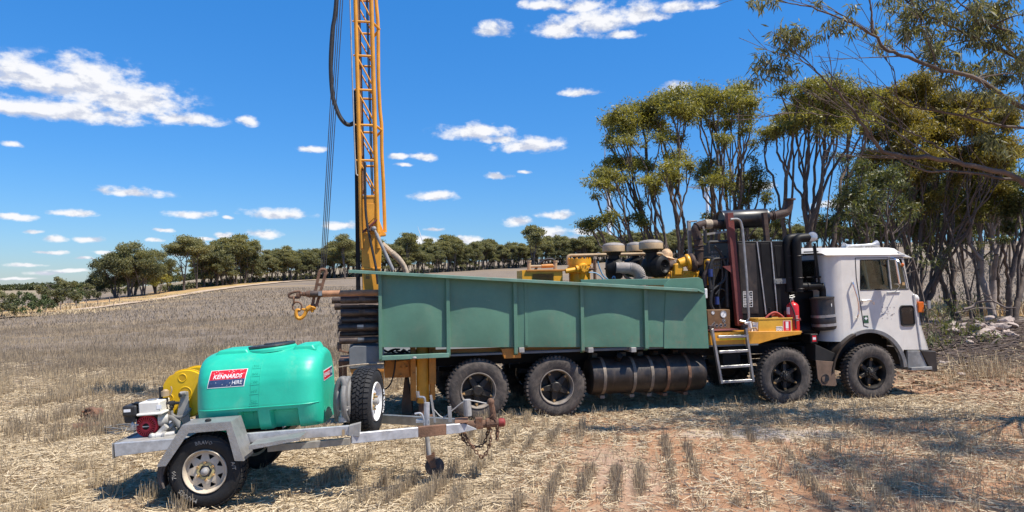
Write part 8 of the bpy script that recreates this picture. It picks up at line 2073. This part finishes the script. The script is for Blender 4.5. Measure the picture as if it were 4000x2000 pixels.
parts.append(litter(x, y, .05 + .20*rg.random(n)**1.6, (.0050 + .005*rg.random(n)), .32 + .45*rg.random(n) + .25*(drift-.5), .006 + .035*rg.random(n)**2*(.5+drift)))
x, y = scatter(90000, 14, 24); k = rg.random(len(x)) > np.maximum(bare_mask(x, y), np.clip((y-13)/11, 0, 1)**.7*(.75 + .5*vnoise(x, y, 1.7, 12))); x, y = x[k], y[k]; n = len(x); parts.append(litter(x, y, .10 + .26*rg.random(n), .008 + .006*rg.random(n), .25 + .45*rg.random(n), .01 + .05*rg.random(n)))
emit('fallen_straw', parts, 'straw')
parts = []
def rows(n, y0, y1, hh, ww, keep, margin=2.6, tone0=.32, jit=.022, tall=False):
    x, y = scatter(n, y0, y1, margin); c = x*math.cos(ALPHA) - y*math.sin(ALPHA); al = x*math.sin(ALPHA) + y*math.cos(ALPHA); sp = .31
    r_ = np.round(c/sp); c2 = r_*sp + rg.normal(size=n)*jit + .03*np.sin(al*1.3 + r_*2.1); x = c2*math.cos(ALPHA) + al*math.sin(ALPHA); y = -c2*math.sin(ALPHA) + al*math.cos(ALPHA)
    dens = vnoise(r_*3.1, al, .14, 5)*.30 + vnoise(r_*3.7, al, .52, 6)*.35 + vnoise(r_*.9, al, 1.4, 9)*.55; k = keep(x, y, dens); x, y, dens = x[k], y[k], dens[k]; m = len(x)
    h = hh*(.35 + .8*rg.random(m))*(np.where(x < -.4, .55 + .55*dens, np.clip((dens-.55)*2.6, .42, 1.15)) if not tall else .6 + .6*dens); tone0 = tone0 + .22*np.clip((vnoise(x, y*2.2, 5.5, 21) - .5)*3, 0, 1); return blades(x, y, h, ww*(.7+.6*rg.random(m)), .17, tone0 + .42*rg.random(m)**1.5 - .14*dens)
def keep_near(x, y, d):
    thr = .72 + .0*x
    thr = np.where((x > .3) & (x < 4.4) & (y < 11.5), .66, thr); thr = np.where(x > 4.3, 1.2, thr)
    thr = np.where((x > -2.0) & (x < 3.8) & (y > 11.0) & (y < 16.5), .83, thr); thr = np.where((x > -6) & (x < -.3) & (y > 8.4) & (y < 12), thr + .06, thr)
    return d > thr
parts.append(rows(340000, 6.3, 17, .21, .0046, keep_near, 2.6, .42, .032))
def keep_mid(x, y, d): return (d > .50 + .16*np.clip((17-y)/6, 0, 1)) & ~((x > -3.5) & (y < 17)) & ~((x > 5) & (y < 34))
tone_mid = .30
parts.append(rows(200000, 10.5, 26, .22, .0085, keep_mid, 2, .27, .04, True)); parts.append(rows(130000, 24, 52, .18, .016, lambda x, y, d: (d > .52) & ~((x > 8) & (y < 34)), 3, .22, .05, True))
x, y = scatter(60000, 48, 125, 4); d_ = np.hypot(x, y); k = d_ < np.interp(2000 + F_PX*x/y, [-500, 0, 256, 582, 800, 1000, 1180], [80, 88, 96, 114, 133, 152, 172]); x, y = x[k], y[k]
n = len(x); parts.append(blades(x, y, .12+.10*rg.random(n), .045+.03*rg.random(n), .3, +.16+.4*rg.random(n)+.3*(vnoise(x, y*2.5, 9, 4)-.5)))
# loose tufts where wheels have flattened the rows, and dry grass right of the truck
x, y = scatter(3000, 6.2, 16); k = ((rg.random(len(x)) < .35) | (x > 3.0)) & ~((x > 6.6) & (y > 12)); x, y = x[k], y[k]; cx = np.repeat(x, 14) + rg.normal(size=len(x)*14)*.05; cy = np.repeat(y, 14) + rg.normal(size=len(x)*14)*.05; n = len(cx)
parts.append(blades(cx, cy, .05+.16*rg.random(n), .0045+.003*rg.random(n), .55, .45+.45*rg.random(n)))
emit('stubble', parts, 'stubble')
# tufts of dry yellow grass on the bank and along the verges
parts = []
for (px, d, w_, n, h) in ((3830, 19, .8, 260, .5), (3700, 18, .6, 120, .3), (3900, 18.5, .8, 220, .4), (3780, 17, 1.2, 150, .2), (3300, 45, 9, 4000, .5), (3750, 42, 8, 6000, .5), (3950, 41, 6, 4000, .5), (120, 100, 9, 2200, .3), (270, 109, 3, 900, .6), (400, 119, 9, 1800, .3), (620, 133, 9, 1200, .25), (-60, 96, 8, 1600, .3), (950, 26.5, 1.2, 900, .22)):
    a = math.atan2(px-2000, F_PX); x = math.sin(a)*d + rg.normal(size=n)*w_*.6; y = math.cos(a)*d + rg.normal(size=n)*min(w_, 2.5)*.45; parts.append(blades(x, y, h*(.4+.7*rg.random(n)), (.0013 if d > 30 else .00045)*d*np.ones(n), .35 if d < 30 else .3, .62+.35*rg.random(n)))
emit('dry_grass', parts, 'stubble')
# leaf and bark litter under the gums
x = 8.2 + rg.random(9000)*11; y = 14.2 + rg.random(9000)*13; n = 9000; co_, sh_ = litter(x, y, .06+.12*rg.random(n), .02+.02*rg.random(n), .0+.42*rg.random(n), .01+.05*rg.random(n)); emit('leaf_litter', [(co_, sh_)], 'straw')
# clods and pebbles on the dirt
x = np.concatenate([.5 + rg.random(1500)*6.5, 7.6 + rg.random(1500)*6]); y = np.concatenate([6.3 + rg.random(1500)*5.5, 12.5 + rg.random(1500)*7]); n = len(x); r_ = .006 + .022*rg.random(n)**2.5; r_[1500:] *= 1.7
z = ground_z(x, y) + r_*.3; V6 = np.array([(1,0,0),(-1,0,0),(0,1,0),(0,-1,0),(0,0,.75),(0,0,-.75)]); T8 = np.array([(0,2,4),(2,1,4),(1,3,4),(3,0,4),(2,0,5),(1,2,5),(3,1,5),(0,3,5)])
yaw = rg.random(n)*6.28; co = V6[None]*(r_[:, None, None]*(.7+.6*rg.random((n, 6, 1)))); cs_, sn = np.cos(yaw)[:, None], np.sin(yaw)[:, None]
co = np.stack([co[..., 0]*cs_ - co[..., 1]*sn, co[..., 0]*sn + co[..., 1]*cs_, co[..., 2]], -1) + np.stack([x, y, z], 1)[:, None]
M['clod'] = leaf_material('dirt_clod', (.16,.075,.04), (.30,.17,.105), (.44,.32,.23), trans=0, rough=.95)
o = raw_mesh('pebbles', co.reshape(-1, 3), (T8[None] + (np.arange(n)*6)[:, None, None]).reshape(-1, 3), M['clod'], False, np.repeat(rg.random(n), 8)); tag(o, kind='stuff')
